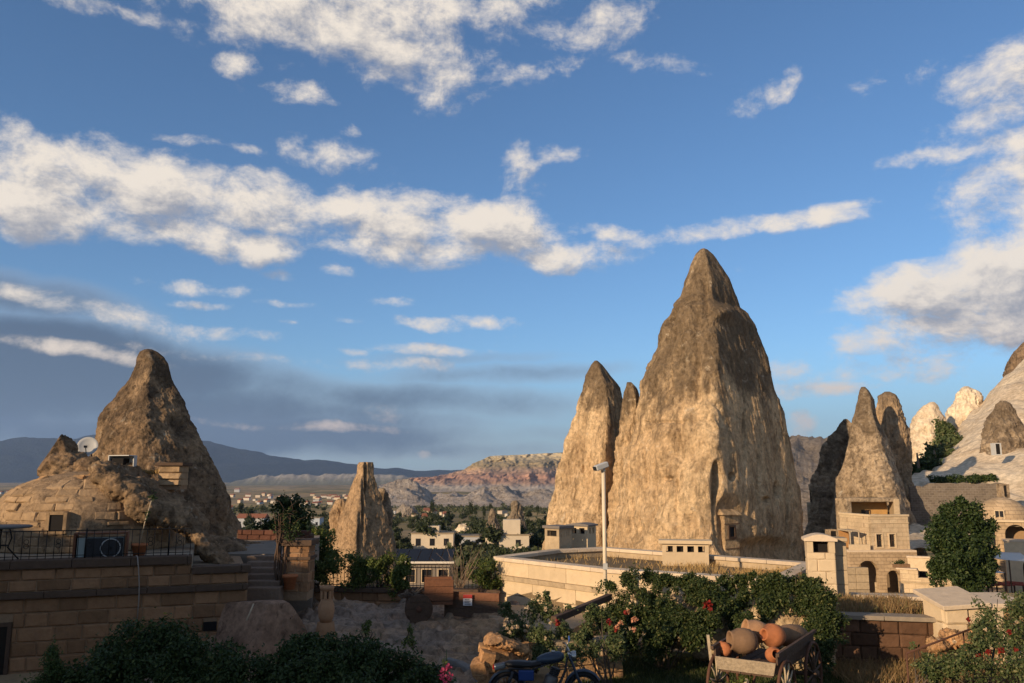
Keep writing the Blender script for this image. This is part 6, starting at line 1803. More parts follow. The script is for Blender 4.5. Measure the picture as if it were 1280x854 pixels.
def two_storey():
    Y = 60.0
    a = P(1091, 690, Y); b = P(1138, 690, Y + .4)
    A = Vector((a.x, a.y, 0)); B = Vector((b.x, b.y, 0))
    u, n, L = seg(A, B)
    zb = P(1100, 748, Y).z; zm = P(1100, 689, Y).z; zt = P(1100, 646, Y).z
    t = thing('stone_house', 'two storey cream stone house with two windows built below the grey rock cone', 'house', (A.x, A.y, zb))
    o_ = Vector(t.location)
    def ss(px): return P(px, 690, Y).x - A.x
    ws = [(ss(1097), ss(1105), P(0, 684, Y).z, P(0, 668, Y).z), (ss(1114.5), ss(1122.5), P(0, 684, Y).z, P(0, 668, Y).z)]
    panel('front_wall', A, u, n, rect(0, L, zm, zt), [rect(*w) for w in ws], .3, house_m, t, o_)
    for w in ws: window(t, o_, A, u, n, *w, frame=cream_stone, fw=.08)
    D = 4.2
    al = A - n * .001
    back = A - n * D
    panel('side_wall', back, (A - back), Vector((-u.x, -u.y, 0)), rect(0, D - .001, zm, zt), [], .3, house_m, t, o_)
    panel('side_wall', B + u * 0, -n, u, rect(0.001, D, zm, zt), [], .3, house_m, t, o_)
    MB().prism(poly_xy([A - oh(o_) - n * .31 + u * .31, B - oh(o_) - n * .31 - u * .31, B - n * D - oh(o_) - u * .31, A - n * D - oh(o_) + u * .31]), zt - .5 - zb, zt - .25 - zb).build('roof', roof_dark, t)
    for (z, hgt, ov) in ((zt, .14, .07), (zm, .12, .06), (zt - .42, .06, .04)):
        MB().prism(poly_xy([A - oh(o_) + n * ov - u * ov, B - oh(o_) + n * ov + u * ov, B - n * (D if z == zt else .25) - oh(o_) + u * ov, A - n * (D if z == zt else .25) - oh(o_) - u * ov]) if z != zt else poly_xy([A - oh(o_) + n * ov - u * ov, B - oh(o_) + n * ov + u * ov, B - n * .32 - oh(o_) + u * ov, A - n * .32 - oh(o_) - u * ov]), z - zb - (hgt if z != zt else 0), z - zb + (hgt if z == zt else 0)).build('cornice', cream_stone, t)
    MB().prism(poly_xy([A - oh(o_) - n * .33 - u * .07, A - oh(o_) - n * .33 + u * .33, A - n * D - oh(o_) + u * .33, A - n * D - oh(o_) - u * .07]), zt - zb, zt - zb + .14).build('cornice', cream_stone, t)
    for k in range(7):                                     # corner quoins
        z0 = zm + (zt - zm) * k / 7
        w = .55 if k % 2 else .36
        MB().box(A - oh(o_) + u * (w / 2 - .01) + n * .012 + Vector((0, 0, z0 + (zt - zm) / 14)), (w, .05, (zt - zm) / 7 - .03), math.atan2(u.y, u.x)).build('quoin', cream_stone, t)
        MB().box(B - oh(o_) - u * (w / 2 - .01) + n * .012 + Vector((0, 0, z0 + (zt - zm) / 14)), (w, .05, (zt - zm) / 7 - .03), math.atan2(u.y, u.x)).build('quoin', cream_stone, t)
    # arcaded ground storey
    a2 = P(1062, 700, Y - .6); A2 = Vector((a2.x, a2.y, 0)); B2 = Vector((B.x + .02, a2.y + .1, 0))
    u2, n2, L2 = seg(A2, B2)
    def s2(px): return P(px, 700, Y - .6).x - A2.x
    z1 = zm - .02
    ar1 = arch(s2(1071), s2(1098), zb - .4, P(0, 700, Y).z); ar2 = arch(s2(1107), s2(1125), zb - .4, P(0, 712, Y).z)
    panel('arcade_wall', A2, u2, n2, rect(0, L2, zb - .5, z1), [ar1, ar2], .45, house_m2, t, o_)
    MB().prism(poly_xy([A2 - oh(o_), B2 - oh(o_), B2 - n2 * 1.1 - oh(o_), A2 - n2 * 1.1 - oh(o_)]), z1 - zb, z1 + .12 - zb).build('terrace_slab', coping_pale, t)
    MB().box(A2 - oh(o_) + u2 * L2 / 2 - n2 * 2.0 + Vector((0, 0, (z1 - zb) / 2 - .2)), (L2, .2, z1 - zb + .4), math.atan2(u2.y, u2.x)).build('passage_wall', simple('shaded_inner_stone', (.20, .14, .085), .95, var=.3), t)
    for arh, cx in ((ar1, (s2(1071) + s2(1098)) / 2), (ar2, (s2(1107) + s2(1125)) / 2)):
        r = (arh[1][0] - arh[0][0]) / 2; cz = arh[2 + 6][1] - r
        nst = 9
        for k in range(nst):
            t0, t1 = math.pi * k / nst + .01, math.pi * (k + 1) / nst - .01
            pts = [(r + .005, t0), (r + .26, t0), (r + .26, t1), (r + .005, t1)]
            vs = [A2 - oh(o_) + u2 * (cx + q * math.cos(w)) + Vector((0, 0, cz + q * math.sin(w))) for q, w in pts]
            MB().add([v + n2 * .05 for v in vs] + [v - n2 * .1 for v in vs], ((0, 1, 2, 3), (7, 6, 5, 4), (0, 4, 5, 1), (1, 5, 6, 2), (2, 6, 7, 3), (3, 7, 4, 0))).build('voussoir', cream_stone, t)
    # balcony room to the left
    bp_ = P(1062, 690, Y - .3)
    MB().bbox((bp_.x - o_.x, bp_.y - o_.y - .05, z1 + .12 - zb), (ss(1091) + A.x - o_.x - .3, bp_.y - o_.y + .12, z1 + .5 - zb)).build('balcony_parapet', cream_stone, t)
    MB().bbox((bp_.x - o_.x + .1, bp_.y - o_.y + .2, P(0, 664.5, Y).z - zb), (ss(1076) + A.x - o_.x, bp_.y - o_.y + 2.2, P(0, 663, Y).z - zb)).build('canopy', wood_pale, t)
    MB().bbox((bp_.x - o_.x + .15, bp_.y - o_.y + 2.1, z1 + .12 - zb), (ss(1076) + A.x - o_.x - .05, bp_.y - o_.y + 2.2, P(0, 665, Y).z - zb)).build('door', simple('orange_limewash', (.40, .21, .08), .9, var=.3), t)
    for px in (1064, 1075): MB().tube([(P(px, 690, Y).x - o_.x, bp_.y - o_.y + .3, z1 + .12 - zb), (P(px, 690, Y).x - o_.x, bp_.y - o_.y + .3, P(0, 664, Y).z - zb)], .05, 6).build('post', wood_pale, t)
roof_dark = simple('flat_roof_earth', (.30, .23, .15), .95, var=.3, scale=3, bump=.3, spec=.05)
two_storey()
def cave_room():
    """recess cut into the grey cone above the house, walled and limewashed"""
    Y = 74.5
    b = P(1055, 668, Y)
    t = thing('cave_room', 'ochre limewashed cave room cut into the grey cone, with a dark window', 'cave room', b)
    mo = simple('ochre_limewash', (.46, .27, .105), .92, var=.3, scale=2.5, bump=.3, spec=.08)
    c0 = Vector((0, 0, 0))
    w = P(1111, 665, Y).x - b.x; h = P(0, 627, Y).z - b.z
    wx0, wx1 = P(1078, 650, Y).x - b.x, P(1088, 650, Y).x - b.x
    wz0, wz1 = P(0, 652, Y).z - b.z, P(0, 638, Y).z - b.z
    panel('back_wall', b + Vector((0, 0, -b.z)), Vector((1, 0, 0)), Vector((0, -1, 0)), rect(.02, w, b.z - .8, b.z + h), [rect(wx0, wx1, b.z + wz0, b.z + wz1)], .2, mo, t, b)
    window(t, b, b + Vector((0, 0, -b.z)), Vector((1, 0, 0)), Vector((0, -1, 0)), wx0, wx1, b.z + wz0, b.z + wz1, frame=wood_dark, fw=.05)
    MB().bbox((-.1, -1.9, h), (w + .1, .2, h + .35)).build('rock_lintel', grey_rock, t, .1)
    MB().box((w + .25, -.9, h / 2 - .3), (.5, 2.2, h + 1.2), R(-14)).build('side_wall', cream_weathered, t, .08)
    MB().box((-.25, -.9, h / 2 - .3), (.5, 1.9, h + 1.2), R(8)).build('side_wall', grey_rock, t, .08)
    MB().bbox((P(1070, 650, Y).x - b.x, -.02, -.75), (P(1080, 650, Y).x - b.x, .02, .25)).build('door', dark_void, t)
cave_room()
def yard_walls():
    Y = 57.0
    # pale parapet with flower trough to the right of the house, and an arched bridge wall
    a, b = P(1137, 735, 58.5), P(1185, 735, 57.5)
    A, B = Vector((a.x, a.y, 0)), Vector((b.x, b.y, 0)); u, n, L = seg(A, B)
    zt = P(0, 698, 58).z; zb = P(0, 760, 58).z
    t = thing('courtyard_wall', 'pale rendered courtyard wall to the right of the two storey house', 'wall', (A.x, A.y, zb)); o_ = Vector(t.location)
    panel('wall_panel', A, u, n, rect(0, L, zb, zt), [], .35, cream_stone, t, o_)
    MB().box(A - oh(o_) + u * L / 2 - n * .17 + Vector((0, 0, zt - zb + .06)), (L + .1, .5, .11), math.atan2(u.y, u.x)).build('coping', coping_pale, t)
    a, b = P(1127, 740, 53.5), P(1210, 745, 51.5)
    A, B = Vector((a.x, a.y, 0)), Vector((b.x, b.y, 0)); u, n, L = seg(A, B)
    zt = P(0, 713, 53).z; zb = P(0, 775, 53).z
    t = thing('arched_wall', 'cream stone garden wall with a wide dark arch and a notched parapet', 'wall', (A.x, A.y, zb)); o_ = Vector(t.location)
    def s_(px): return P(px, 740, 53.0).x - A.x
    top = [(0, zb), (L, zb), (L, zt + .1), (s_(1168), zt), (s_(1163), zt), (s_(1163), zt - .45), (s_(1152), zt - .45), (s_(1152), zt), (0, zt)]
    ar = arch(s_(1147), s_(1182), zb + .01 - 1.2, P(0, 737, 53).z)
    ar = [(s, max(z, zb + .02)) for s, z in ar]
    panel('wall_panel', A, u, n, top, [ar], .45, house_m, t, o_)
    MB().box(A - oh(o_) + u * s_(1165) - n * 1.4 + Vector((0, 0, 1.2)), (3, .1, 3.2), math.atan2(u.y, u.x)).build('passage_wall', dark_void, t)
    for (p0, p1, zz) in ((1127, 1151, zt), (1164, 1210, zt)):
        MB().box(A - oh(o_) + u * ((s_(p0) + s_(p1)) / 2) - n * .2 + Vector((0, 0, zz - zb + .05)), (s_(p1) - s_(p0), .55, .09), math.atan2(u.y, u.x)).build('coping', coping_pale, t)
    MB().box(A - oh(o_) + u * L / 2 + n * .03 + Vector((0, 0, P(0, 728, 53).z - zb)), (L, .06, .10), math.atan2(u.y, u.x)).build('string_course', cream_weathered, t)
    tp = thing('flower_trough', 'stone trough of plants on the courtyard wall beside the house', 'planter', A + Vector((s_(1136), .25, zt + .09)))
    MB().bbox((-.5, -.15, 0), (.5, .15, .22)).build('trough', clay_dark, tp)
    foliage('foliage', [((0, 0, .3), (.5, .15, .16))], 300, .1, leaf_dark, tp, 9)
    # shaded block wall before the big arch
    b = P(1062, 770, 50.0)
    t = thing('courtyard_wall', 'shaded block wall in front of the large dark arch', 'wall', b)
    for k in range(7):
        for j in range(2):
            MB().bbox((-.2 + .75 * j, 0, -.2 + .42 * k), (-.2 + .75 * (j + 1) - .015, .4, -.2 + .42 * (k + 1) - .015)).build('stone', cream_weathered, t, .02)
yard_walls()
def right_house():
    Y = 56.0
    a, b = P(1229, 740, Y), P(1330, 740, Y - 2)
    A = Vector((a.x, a.y, 0)); B = Vector((b.x, b.y, 0)); u, n, L = seg(A, B)
    zb = P(0, 745, Y).z; zt = P(0, 652, Y).z
    t = thing('domed_stone_house', 'tan stone house with a rounded vault and arched loggia behind the awning', 'house', (A.x, A.y, zb)); o_ = Vector(t.location)
    def s_(px): return P(px, 700, Y - 1).x - A.x
    holes = [rect(s_(1246), s_(1255), P(0, 681, Y).z, P(0, 664, Y).z), arch(s_(1266), s_(1290), P(0, 676, Y).z, P(0, 645, Y).z if False else P(0, 654, Y).z - .05)]
    panel('front_wall', A, u, n, rect(0, L, zb, zt), holes, .4, house_m2, t, o_)
    window(t, o_, A, u, n, s_(1246), s_(1255), P(0, 681, Y).z, P(0, 664, Y).z, frame=house_m2)
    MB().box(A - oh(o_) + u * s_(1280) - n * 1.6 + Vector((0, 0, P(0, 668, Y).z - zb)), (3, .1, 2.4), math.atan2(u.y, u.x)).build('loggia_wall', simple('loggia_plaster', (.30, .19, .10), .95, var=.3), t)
    panel('side_wall', A - n * 4, n, -u, rect(0, 3.999, zb, zt), [], .4, house_m2, t, o_)
    MB().box(A - oh(o_) + u * L / 2 - n * .2 + Vector((0, 0, zt - zb + .07)), (L + .2, .7, .13), math.atan2(u.y, u.x)).build('cornice', cream_stone, t)
    MB().prism(poly_xy([A - oh(o_) - n * .41, B - oh(o_) - n * .41, B - n * 4 - oh(o_), A - n * 4 - oh(o_)]), zt - .3 - zb, zt - zb).build('roof', roof_dark, t)
    r = 1.75; c = A - oh(o_) + u * (s_(1268)) - n * 2.3
    prof = [(r * math.cos(w), r * 1.0 * math.sin(w)) for w in np.linspace(0, 1.5, 12)]
    dm = MB().lathe(prof, 40, Matrix.Translation(c + Vector((0, 0, zt - zb - .2)))).build('vault', house_m2, t)
    wx = c + Vector((-.95, -1.3, zt - zb + .38))
    w = MB().box(wx, (.5, .12, .62), R(-35)).build('window', glass_dark, t)
    mb = MB()
    for dx, dz, sx, sz in ((-.27, 0, .07, .76), (.27, 0, .07, .76), (0, .34, .5, .07), (0, -.34, .5, .07), (0, 0, .04, .62)):
        mb.box(wx + Matrix.Rotation(R(-35), 3, 'Z') @ Vector((dx, -.06, dz)), (sx, .06, sz), R(-35))
    mb.build('frame', cream_stone, w)
    # lower projecting wing with an arch
    A2 = A + n * 1.6 + u * s_(1262); zw = P(0, 677, Y - 2).z
    panel('wing_wall', A2, u, n, rect(0, 4.5, zb, zw), [arch(.9, 2.6, zb + .4, P(0, 692, Y - 2).z)], .4, cream_stone, t, o_)
    MB().box(A2 - oh(o_) + u * 2.25 - n * .8 + Vector((0, 0, zw - zb + .05)), (4.6, 1.7, .1), math.atan2(u.y, u.x)).build('wing_coping', coping_pale, t)
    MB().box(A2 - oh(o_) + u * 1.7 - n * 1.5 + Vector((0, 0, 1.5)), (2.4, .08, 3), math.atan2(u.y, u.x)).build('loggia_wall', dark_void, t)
right_house()
def awning():
    for k, (x0, x1, ya, yb, Y, lab) in enumerate(((1222, 1300, 694, 702, 50.0, 'long white fabric awning stretched before the domed stone house'), (1220, 1256, 710, 716, 48.5, 'smaller white awning below the long one'))):
        a, b = P(x0, ya, Y), P(x1, yb, Y)
        t = thing('awning', lab, 'awning', (a.x, a.y, P(0, 760, Y).z))
        o_ = Vector(t.location); n = 16; vs = []
        for i in range(n + 1):
            for j in range(7):
                q = a.lerp(b, i / n) - o_ + Vector((0, 1.9 * j / 6, .35 * j / 6 - .10 * math.sin(math.pi * i / n) - .08 * math.sin(math.pi * j / 6)))
                vs.append(q)
        m = MB().add(vs, [(i * 7 + j, (i + 1) * 7 + j, (i + 1) * 7 + j + 1, i * 7 + j + 1) for i in range(n) for j in range(6)], True).build('canopy', simple('white_canvas%d' % k, (.62, .58, .52), .85, var=.08, bump=.1), t)
        sd = m.modifiers.new('s', 'SOLIDIFY'); sd.thickness = .02
        for i in (0, n // 2, n):
            q = Vector(vs[i * 7]) ; MB().tube([(q.x, q.y, 0), (q.x, q.y, q.z)], .04, 6).build('post', wood_dark, t)
    red = simple('red_tablecloth', (.22, .035, .02), .85, var=.3, bump=.1)
    for k in range(5):
        b = P(1236 + 11 * k, 744, 51.5 + .9 * (k % 2)); b.z = P(0, 745, 52).z
        t = thing('cafe_table', 'small cafe table with a red cloth under the white awnings', 'table', b, .3 * k, 'tables under the awnings')
        MB().bbox((-.45, -.45, .70), (.45, .45, .76)).build('table_top', red, t)
        MB().tube([(0, 0, 0), (0, 0, .70)], .05, 8).build('leg', wood_dark, t)
        MB().lathe([(0, 0), (.28, 0), (.26, .04), (0, .05)], 14).build('base', wood_dark, t)
awning()
tag(MB().prism(poly_xy([P(1125, 740, 50), P(1400, 740, 46), P(1450, 740, 64), P(1125, 740, 64)]), -7.0, P(0, 746, 52).z).build('cafe_terrace', simple('cafe_paving', (.32, .25, .17), .95, var=.3, scale=2, bump=.2, spec=.1)), kind='structure')
# windows and doorway cut in the cream hillside
def cliff_opening(lab, px0, px1, py0, py1, Y, frame, k=.12):
    b = P((px0 + px1) / 2, py1, Y); w = (px1 - px0) / 1044 * Y; h = (py1 - py0) / 1044 * Y
    t = thing('cliff_window', lab, 'window', b)
    MB().bbox((-w / 2, -.2, 0), (w / 2, .6, h)).build('opening', dark_void, t)
    mb = MB()
    for sg in (-1, 1): mb.bbox((sg * w / 2 - k, -.28, -.1), (sg * w / 2 + k, .5, h + k))
    mb.bbox((-w / 2 + k, -.27, h), (w / 2 - k, .5, h + k + .02)); mb.bbox((-w / 2 + k, -.29, -k - .02), (w / 2 - k, .5, 0))
    mb.build('frame', frame, t)
cliff_opening('white framed window in the brown rock hump', 1243, 1250, 555, 568, 92.5, white_metal, .07)
cliff_opening('dark doorway in the shaded foot of the cream slope', 1252, 1259, 607, 621, 77.5, grey_rock)
cliff_opening('small arched cave opening low on the grey cone beside the balcony', 1036, 1046, 664, 674, 76.5, grey_rock)
def cliff_wall():
    a, b = P(1141, 660, 81.0), P(1262, 660, 78.5)
    A, B = Vector((a.x, a.y, 0)), Vector((b.x, b.y, 0)); u, n, L = seg(A, B)
    zb, zt = P(0, 690, 80).z, P(0, 604, 80).z
    t = thing('cliff_wall', 'rough masonry wall in shade-toned grey brown shoring up the foot of the cream slope', 'wall', (A.x, A.y, zb)); o_ = Vector(t.location)
    rc = random.Random(8)
    top = [(L * (1 - k / 14), zt + rc.uniform(-.10, .08) - (.3 if k > 11 else 0)) for k in range(15)]
    panel('wall_panel', A, u, n, [(0, zb), (L, zb)] + top, [], .5, masonry('shade_toned_masonry', (.16, .13, .10), (.12, .095, .075), (.18, .15, .12), .42, .22, joint=.03, bump=.6), t, o_)  # dark grey brown puts the shadow on this face into the masonry colour
cliff_wall()
# small rock-cut facade on the lower dark cone
fc = thing('rock_facade', 'carved stone facade with pillars on the flank of the lower dark cone', 'facade', P(1023, 628, 94.0))
w = 30 / 1044 * 68
for k in range(3): MB().bbox((-.62 + .50 * k, -.2, 0), (-.42 + .50 * k, .3, 1.7)).build('column', cream_weathered, fc, .03)
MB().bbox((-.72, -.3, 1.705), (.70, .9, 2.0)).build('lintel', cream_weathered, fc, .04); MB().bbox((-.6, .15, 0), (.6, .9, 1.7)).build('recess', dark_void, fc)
MB().bbox((-1.0, -.4, -.35), (1.0, 1.0, -.002)).build('sill', cream_weathered, fc, .06)
MB().bbox((-.9, -.2, -4.5), (.9, 1.2, -.352)).build('wall', cream_weathered, fc, .06)
# low house front at the foot of the main cone: carved facade
cf = thing('rock_facade', 'small carved chapel front with a sloping stone roof at the foot of the tallest cone', 'facade', P(906, 700, 66.6))
hf = 2.3
cf.scale = (1.5, 1.5, 1.5)
cfm = main_rock
wa = .62
MB().box((-.1, .9, hf / 2), (1.3, 1.9, hf), R(38)).build('wall', cfm, cf, .08)
rf = MB().add([Matrix.Rotation(R(38), 3, 'Z') @ Vector(v) + Vector((-.1, .9, 0)) for v in ((-.85, -1.1, hf), (.85, -1.1, hf - .05), (.85, .9, hf - .05), (-.85, .9, hf), (-.75, -1.0, hf + .12), (.75, -1.0, hf + .07), (.2, .9, hf + 1.3), (-.3, .9, hf + 1.5))], ((0, 3, 2, 1), (4, 5, 6, 7), (0, 1, 5, 4), (1, 2, 6, 5), (2, 3, 7, 6), (3, 0, 4, 7))).build('roof', cfm, cf, .05)
q = Matrix.Rotation(R(38), 3, 'Z') @ Vector((-.05, -.955, 0)) + Vector((-.1, .9, hf * .62))
w = MB().box(q, (.42, .05, .5), R(38)).build('window', dark_void, cf)
mb = MB()
for dx, dz, sx, sz in ((-.26, 0, .1, .7), (.26, 0, .1, .7), (0, .3, .42, .1), (0, -.3, .42, .1)): mb.box(q + Matrix.Rotation(R(38), 3, 'Z') @ Vector((dx, -.02, dz)), (sx, .08, sz), R(38))
mb.build('frame', wood_dark, w)
for z_ in (.25, .45, .8): MB().box(Matrix.Rotation(R(38), 3, 'Z') @ Vector((0, -.96, 0)) + Vector((-.1, .9, hf * z_)), (1.3, .03, .04), R(38)).build('course', clay_dark, cf)
# ================================================================== TREES AND VALLEY
def tree(name, label, base, h, blobs, n, size, lm, seed, gap=.3, gf=.9, group=None, tr=.12, cat='tree'):
    t = thing(name, label, cat, base, 0, group)
    rg = random.Random(seed)
    mb = MB()
    top = Vector((rg.uniform(-.1, .1) * h * .3, 0, h * .62))
    mb.tube([(0, 0, -.3), (rg.uniform(-.05, .05), 0, h * .3), top], [tr, tr * .8, tr * .4], 8)
    for c, r in blobs[:8]:
        mb.tube([(0, 0, h * .28), Vector((0, 0, h * .3)).lerp(Vector(c), .5) + Vector((0, 0, -.1)), c], [tr * .5, tr * .35, tr * .12], 6)
    mb.build('trunk', bark, t)
    o = foliage('crown', blobs, n, size, lm, t, seed, gap, gf)
    return t
rt_ = random.Random(44)
b = P(1203, 735, 47.0); b.z = -5.2
def tb(lst, b): return [(tuple(P(px, py, Y) - b), (r, r * .9, r)) for px, py, r, Y in lst]
tree('mulberry_tree', 'dark bushy tree between the arched wall and the white awnings', b, 6.5, tb([(1188, 650, .95, 47), (1215, 645, .95, 47.5), (1183, 675, .9, 46.5), (1210, 672, 1.1, 47), (1228, 668, .7, 47.5), (1195, 700, 1.1, 46.5), (1222, 700, 1.0, 47), (1185, 715, .8, 47), (1210, 722, .9, 46.5), (1232, 715, .7, 47), (1218, 632, .45, 47.5), (1190, 640, .5, 47), (1178, 690, .6, 47), (1170, 706, .45, 47), (1238, 690, .45, 47), (1201, 630, .35, 47), (1174, 662, .4, 47), (1236, 655, .4, 47.3)], b), 34000, .19, leaf_dark, 71, gap=.22, gf=1.1)
for k, (px, py, Y, sp, lab) in enumerate((
    (1172, 585, 108, [(1175, 556, 1.9, 118), (1188, 548, 1.9, 120), (1192, 560, 1.6, 116), (1172, 572, 2.0, 112), (1160, 578, 1.7, 112), (1186, 574, 1.6, 110), (1180, 534, 1.3, 124)], 'green tree filling the leafy gully in the cream slope'),
    (1150, 590, 104, [(1150, 588, 1.5, 106), (1160, 591, 1.4, 105), (1143, 593, 1.2, 104), (1170, 586, 1.5, 106)], 'dark low tree at the foot of the leafy gully'))):
    b = P(px, py + 14, Y)
    tree('gully_tree', lab, b, 6, tb(sp, b), 9000, .55, leaf_rose if k == 0 else leaf_dark, 72 + k, gap=.3, gf=.3, tr=.25)
for k, (px, lab) in enumerate(((1183, 'clipped dark shrub on the sill of the cream slope, nearer the gully'), (1226, 'clipped dark shrub on the sill of the cream slope, nearer the window'))):
    b = P(px, 603 - k, 90.5)
    bush('hedge_shrub', lab, 'shrub', b, [((dx, 0, .3), (.8, .6, .45)) for dx in (-1.2, -.4, .5, 1.3)], 1500, .28, leaf_dark, bark, 80 + k, stems=4)
# dark tree behind the steps
b = P(352, 690, 33.0); b.z = th(b.x, b.y)
tree('fig_tree', 'dark sprawling tree behind the steps and planter wall', b, 5.0, tb([(345, 648, .75, 33), (362, 640, .6, 33), (375, 655, .65, 33), (335, 665, .6, 33), (365, 668, .7, 32.5), (352, 630, .35, 33.5)], b), 7000, .13, leaf_dark, 91, gap=.42, gf=1.4)
b = P(395, 690, 30.0); b.z = th(b.x, b.y)
tree('almond_tree', 'light green small tree between the square pillar and the split rock pillar', b, 3.6, tb([(388, 668, .5, 30), (402, 680, .55, 30), (395, 695, .55, 30), (412, 692, .4, 30), (384, 690, .4, 30)], b), 5000, .10, leaf_fence, 92, gap=.45, gf=1.6)
# solar roof below the fence
def solar_house():
    Y = 62.0
    a, b = P(478, 703, Y), P(566, 702, Y)
    t = thing('solar_roof_house', 'white house with a dark solar panelled roof just beyond the fence', 'house', (a.x, Y, P(0, 735, Y).z)); o_ = Vector(t.location)
    w = b.x - a.x; h = P(0, 704, Y).z - o_.z
    panel('front_wall', Vector((a.x, Y, 0)), (1, 0, 0), (0, -1, 0), rect(.2, w - .2, o_.z, o_.z + h), [rect(.5 + 1.2 * k, 1.2 + 1.2 * k, o_.z + .4, o_.z + 1.3) for k in range(4)], .2, simple('shade_toned_render', (.20, .165, .13), .9, var=.15), t, o_)  # front wall's shade is put into the render colour
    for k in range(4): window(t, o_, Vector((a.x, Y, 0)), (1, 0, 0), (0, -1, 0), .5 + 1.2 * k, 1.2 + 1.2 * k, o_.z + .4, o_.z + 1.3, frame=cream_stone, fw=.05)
    MB().bbox((-.1, -.35, h), (w + .1, .1, h + .14)).build('eaves', simple('white_fascia', (.62, .55, .45), .8, var=.1), t)
    sm = simple('solar_glass', (.010, .012, .018), .6, var=.1, bump=0, spec=.15)
    z1 = P(0, 686, Y + 3).z - o_.z
    for k in range(6):
        x0, x1 = w * k / 6, w * (k + 1) / 6 - .05
        MB().add([(x0, -.2, h + .2), (x1, -.2, h + .2), (x1, 3, z1), (x0, 3, z1), (x0, -.2, h + .13), (x1, -.2, h + .13), (x1, 3, z1 - .07), (x0, 3, z1 - .07)], ((0, 1, 2, 3), (4, 7, 6, 5), (0, 4, 5, 1), (1, 5, 6, 2), (2, 6, 7, 3), (3, 7, 4, 0))).build('solar_panel', sm, t)
    MB().bbox((.2, 3, -2), (w - .2, 3.2, z1 - .1)).build('back_wall', cream_stone, t)
solar_house()
# valley houses
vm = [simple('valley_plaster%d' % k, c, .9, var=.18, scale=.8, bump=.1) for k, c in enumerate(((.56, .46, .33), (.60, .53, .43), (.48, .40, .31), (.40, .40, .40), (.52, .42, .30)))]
tile = simple('red_roof_tile', (.25, .095, .05), .9, var=.3, scale=2)
def valley_house(label, px, py, wpx, hpx, m, wins=3, roof='flat', rz=0.0, group=None, annex=None, depth=7.0):
    b = on_ground(px, py)
    Y = b.y; w = wpx / 1044 * Y; h = hpx / 1044 * Y + .5
    t = thing('valley_house', label, 'house', b, rz, group)
    MB().bbox((-w / 2, 0, -1.0), (w / 2, depth, h)).build('wall', m, t)
    if roof == 'flat':
        MB().bbox((-w / 2 - .1, -.1, h + .002), (w / 2 + .1, depth + .1, h + .22)).build('roof', roof_dark, t)
    else:
        MB().add([(-w / 2 - .3, -.3, h), (w / 2 + .3, -.3, h), (w / 2 + .3, depth + .3, h), (-w / 2 - .3, depth + .3, h), (-w / 2 - .3, depth / 2, h + 1.6), (w / 2 + .3, depth / 2, h + 1.6)], ((0, 1, 5, 4), (2, 3, 4, 5), (0, 4, 3), (1, 2, 5), (3, 2, 1, 0))).build('roof', tile, t)
    for k in range(wins):
        x = -w / 2 + w * (k + .5) / wins
        ww = min(.9, w / wins * .4)
        MB().bbox((x - ww / 2, -.06, h * .35), (x + ww / 2, .02, h * .35 + min(1.3, h * .4))).build('window', glass_dark, t)
    if annex: MB().bbox((annex[0] * w - annex[1] * w / 2, 1, h + .22), (annex[0] * w + annex[1] * w / 2, 4, h + .22 + annex[2])).build('penthouse', m, t)
    return t
valley_house('sunlit cream flat roofed house beyond the solar panels, small roof room', 540, 690, 52, 18, vm[0], 3, annex=(.0, .3, 1.2))
valley_house('long sunlit cream house with a roof room below the rock spires', 634, 690, 54, 16, vm[0], 2, annex=(.1, .4, 2.6))
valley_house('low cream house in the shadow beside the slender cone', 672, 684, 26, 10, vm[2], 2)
valley_house('grey flat roofed house between the two cream valley houses', 585, 684, 34, 9, vm[3], 3)
valley_house('pale grey house above the planter wall, gabled', 312, 661, 34, 11, vm[3], 4, 'gable')
valley_house('pale blue grey house behind the dark sprawling tree', 388, 662, 22, 12, simple('pale_blue_plaster', (.40, .43, .46), .9, var=.15), 3)
valley_house('white house half hidden behind the dark sprawling tree', 352, 665, 20, 9, vm[1], 2)
rv_ = random.Random(99)
for k in range(64):                                          # the village across the plain
    px = rv_.uniform(286, 445) if k < 46 else rv_.uniform(480, 640)
    py = rv_.uniform(620, 634) if k < 46 else rv_.uniform(640, 650)
    valley_house('tiny village house far across the plain', px, py, rv_.uniform(3.0, 7.5), rv_.uniform(1.6, 2.8), rv_.choice(vm), 0, 'gable' if rv_.random() < .5 else 'flat', rv_.uniform(-.4, .4), 'houses of the far village', depth=9)
for k in range(10):
    px = rv_.uniform(-10, 12) if k < 6 else rv_.uniform(286, 300)
    valley_house('tiny house beyond the plain beside the terrace rocks', px, rv_.uniform(612, 640), rv_.uniform(3, 7), rv_.uniform(2, 3), rv_.choice(vm), 0, 'gable', rv_.uniform(-.4, .4), 'houses left of the dome', depth=9)
# boulders in the valley
for k, (px, py, r, lab) in enumerate(((555, 669, 8, 'pale rounded boulder above the sunlit valley houses'), (580, 667, 10, 'broad pale boulder beside the rounded one in the valley'), (508, 646, 12, 'white rock hump among the far trees'), (596, 664, 5, 'small pale boulder beside the broad one'))):
    b = on_ground(px, py); rr_ = r / 1044 * b.y
    o = rockmass('valley_boulder', [(b + Vector((0, 0, rr_ * .3)), (rr_, rr_ * .8, rr_ * .85), (0, .1, 0)), (b + Vector((rr_ * .5, 0, 0)), (rr_ * .7, rr_ * .7, rr_ * .6), (0, 0, 0))], rr_ / 14, bad_m if k == 2 else cream_rock, (.2 * rr_, .08 * rr_, .02 * rr_), 1.5 / rr_, 130 + k)
    tag(o, lab, 'boulder')
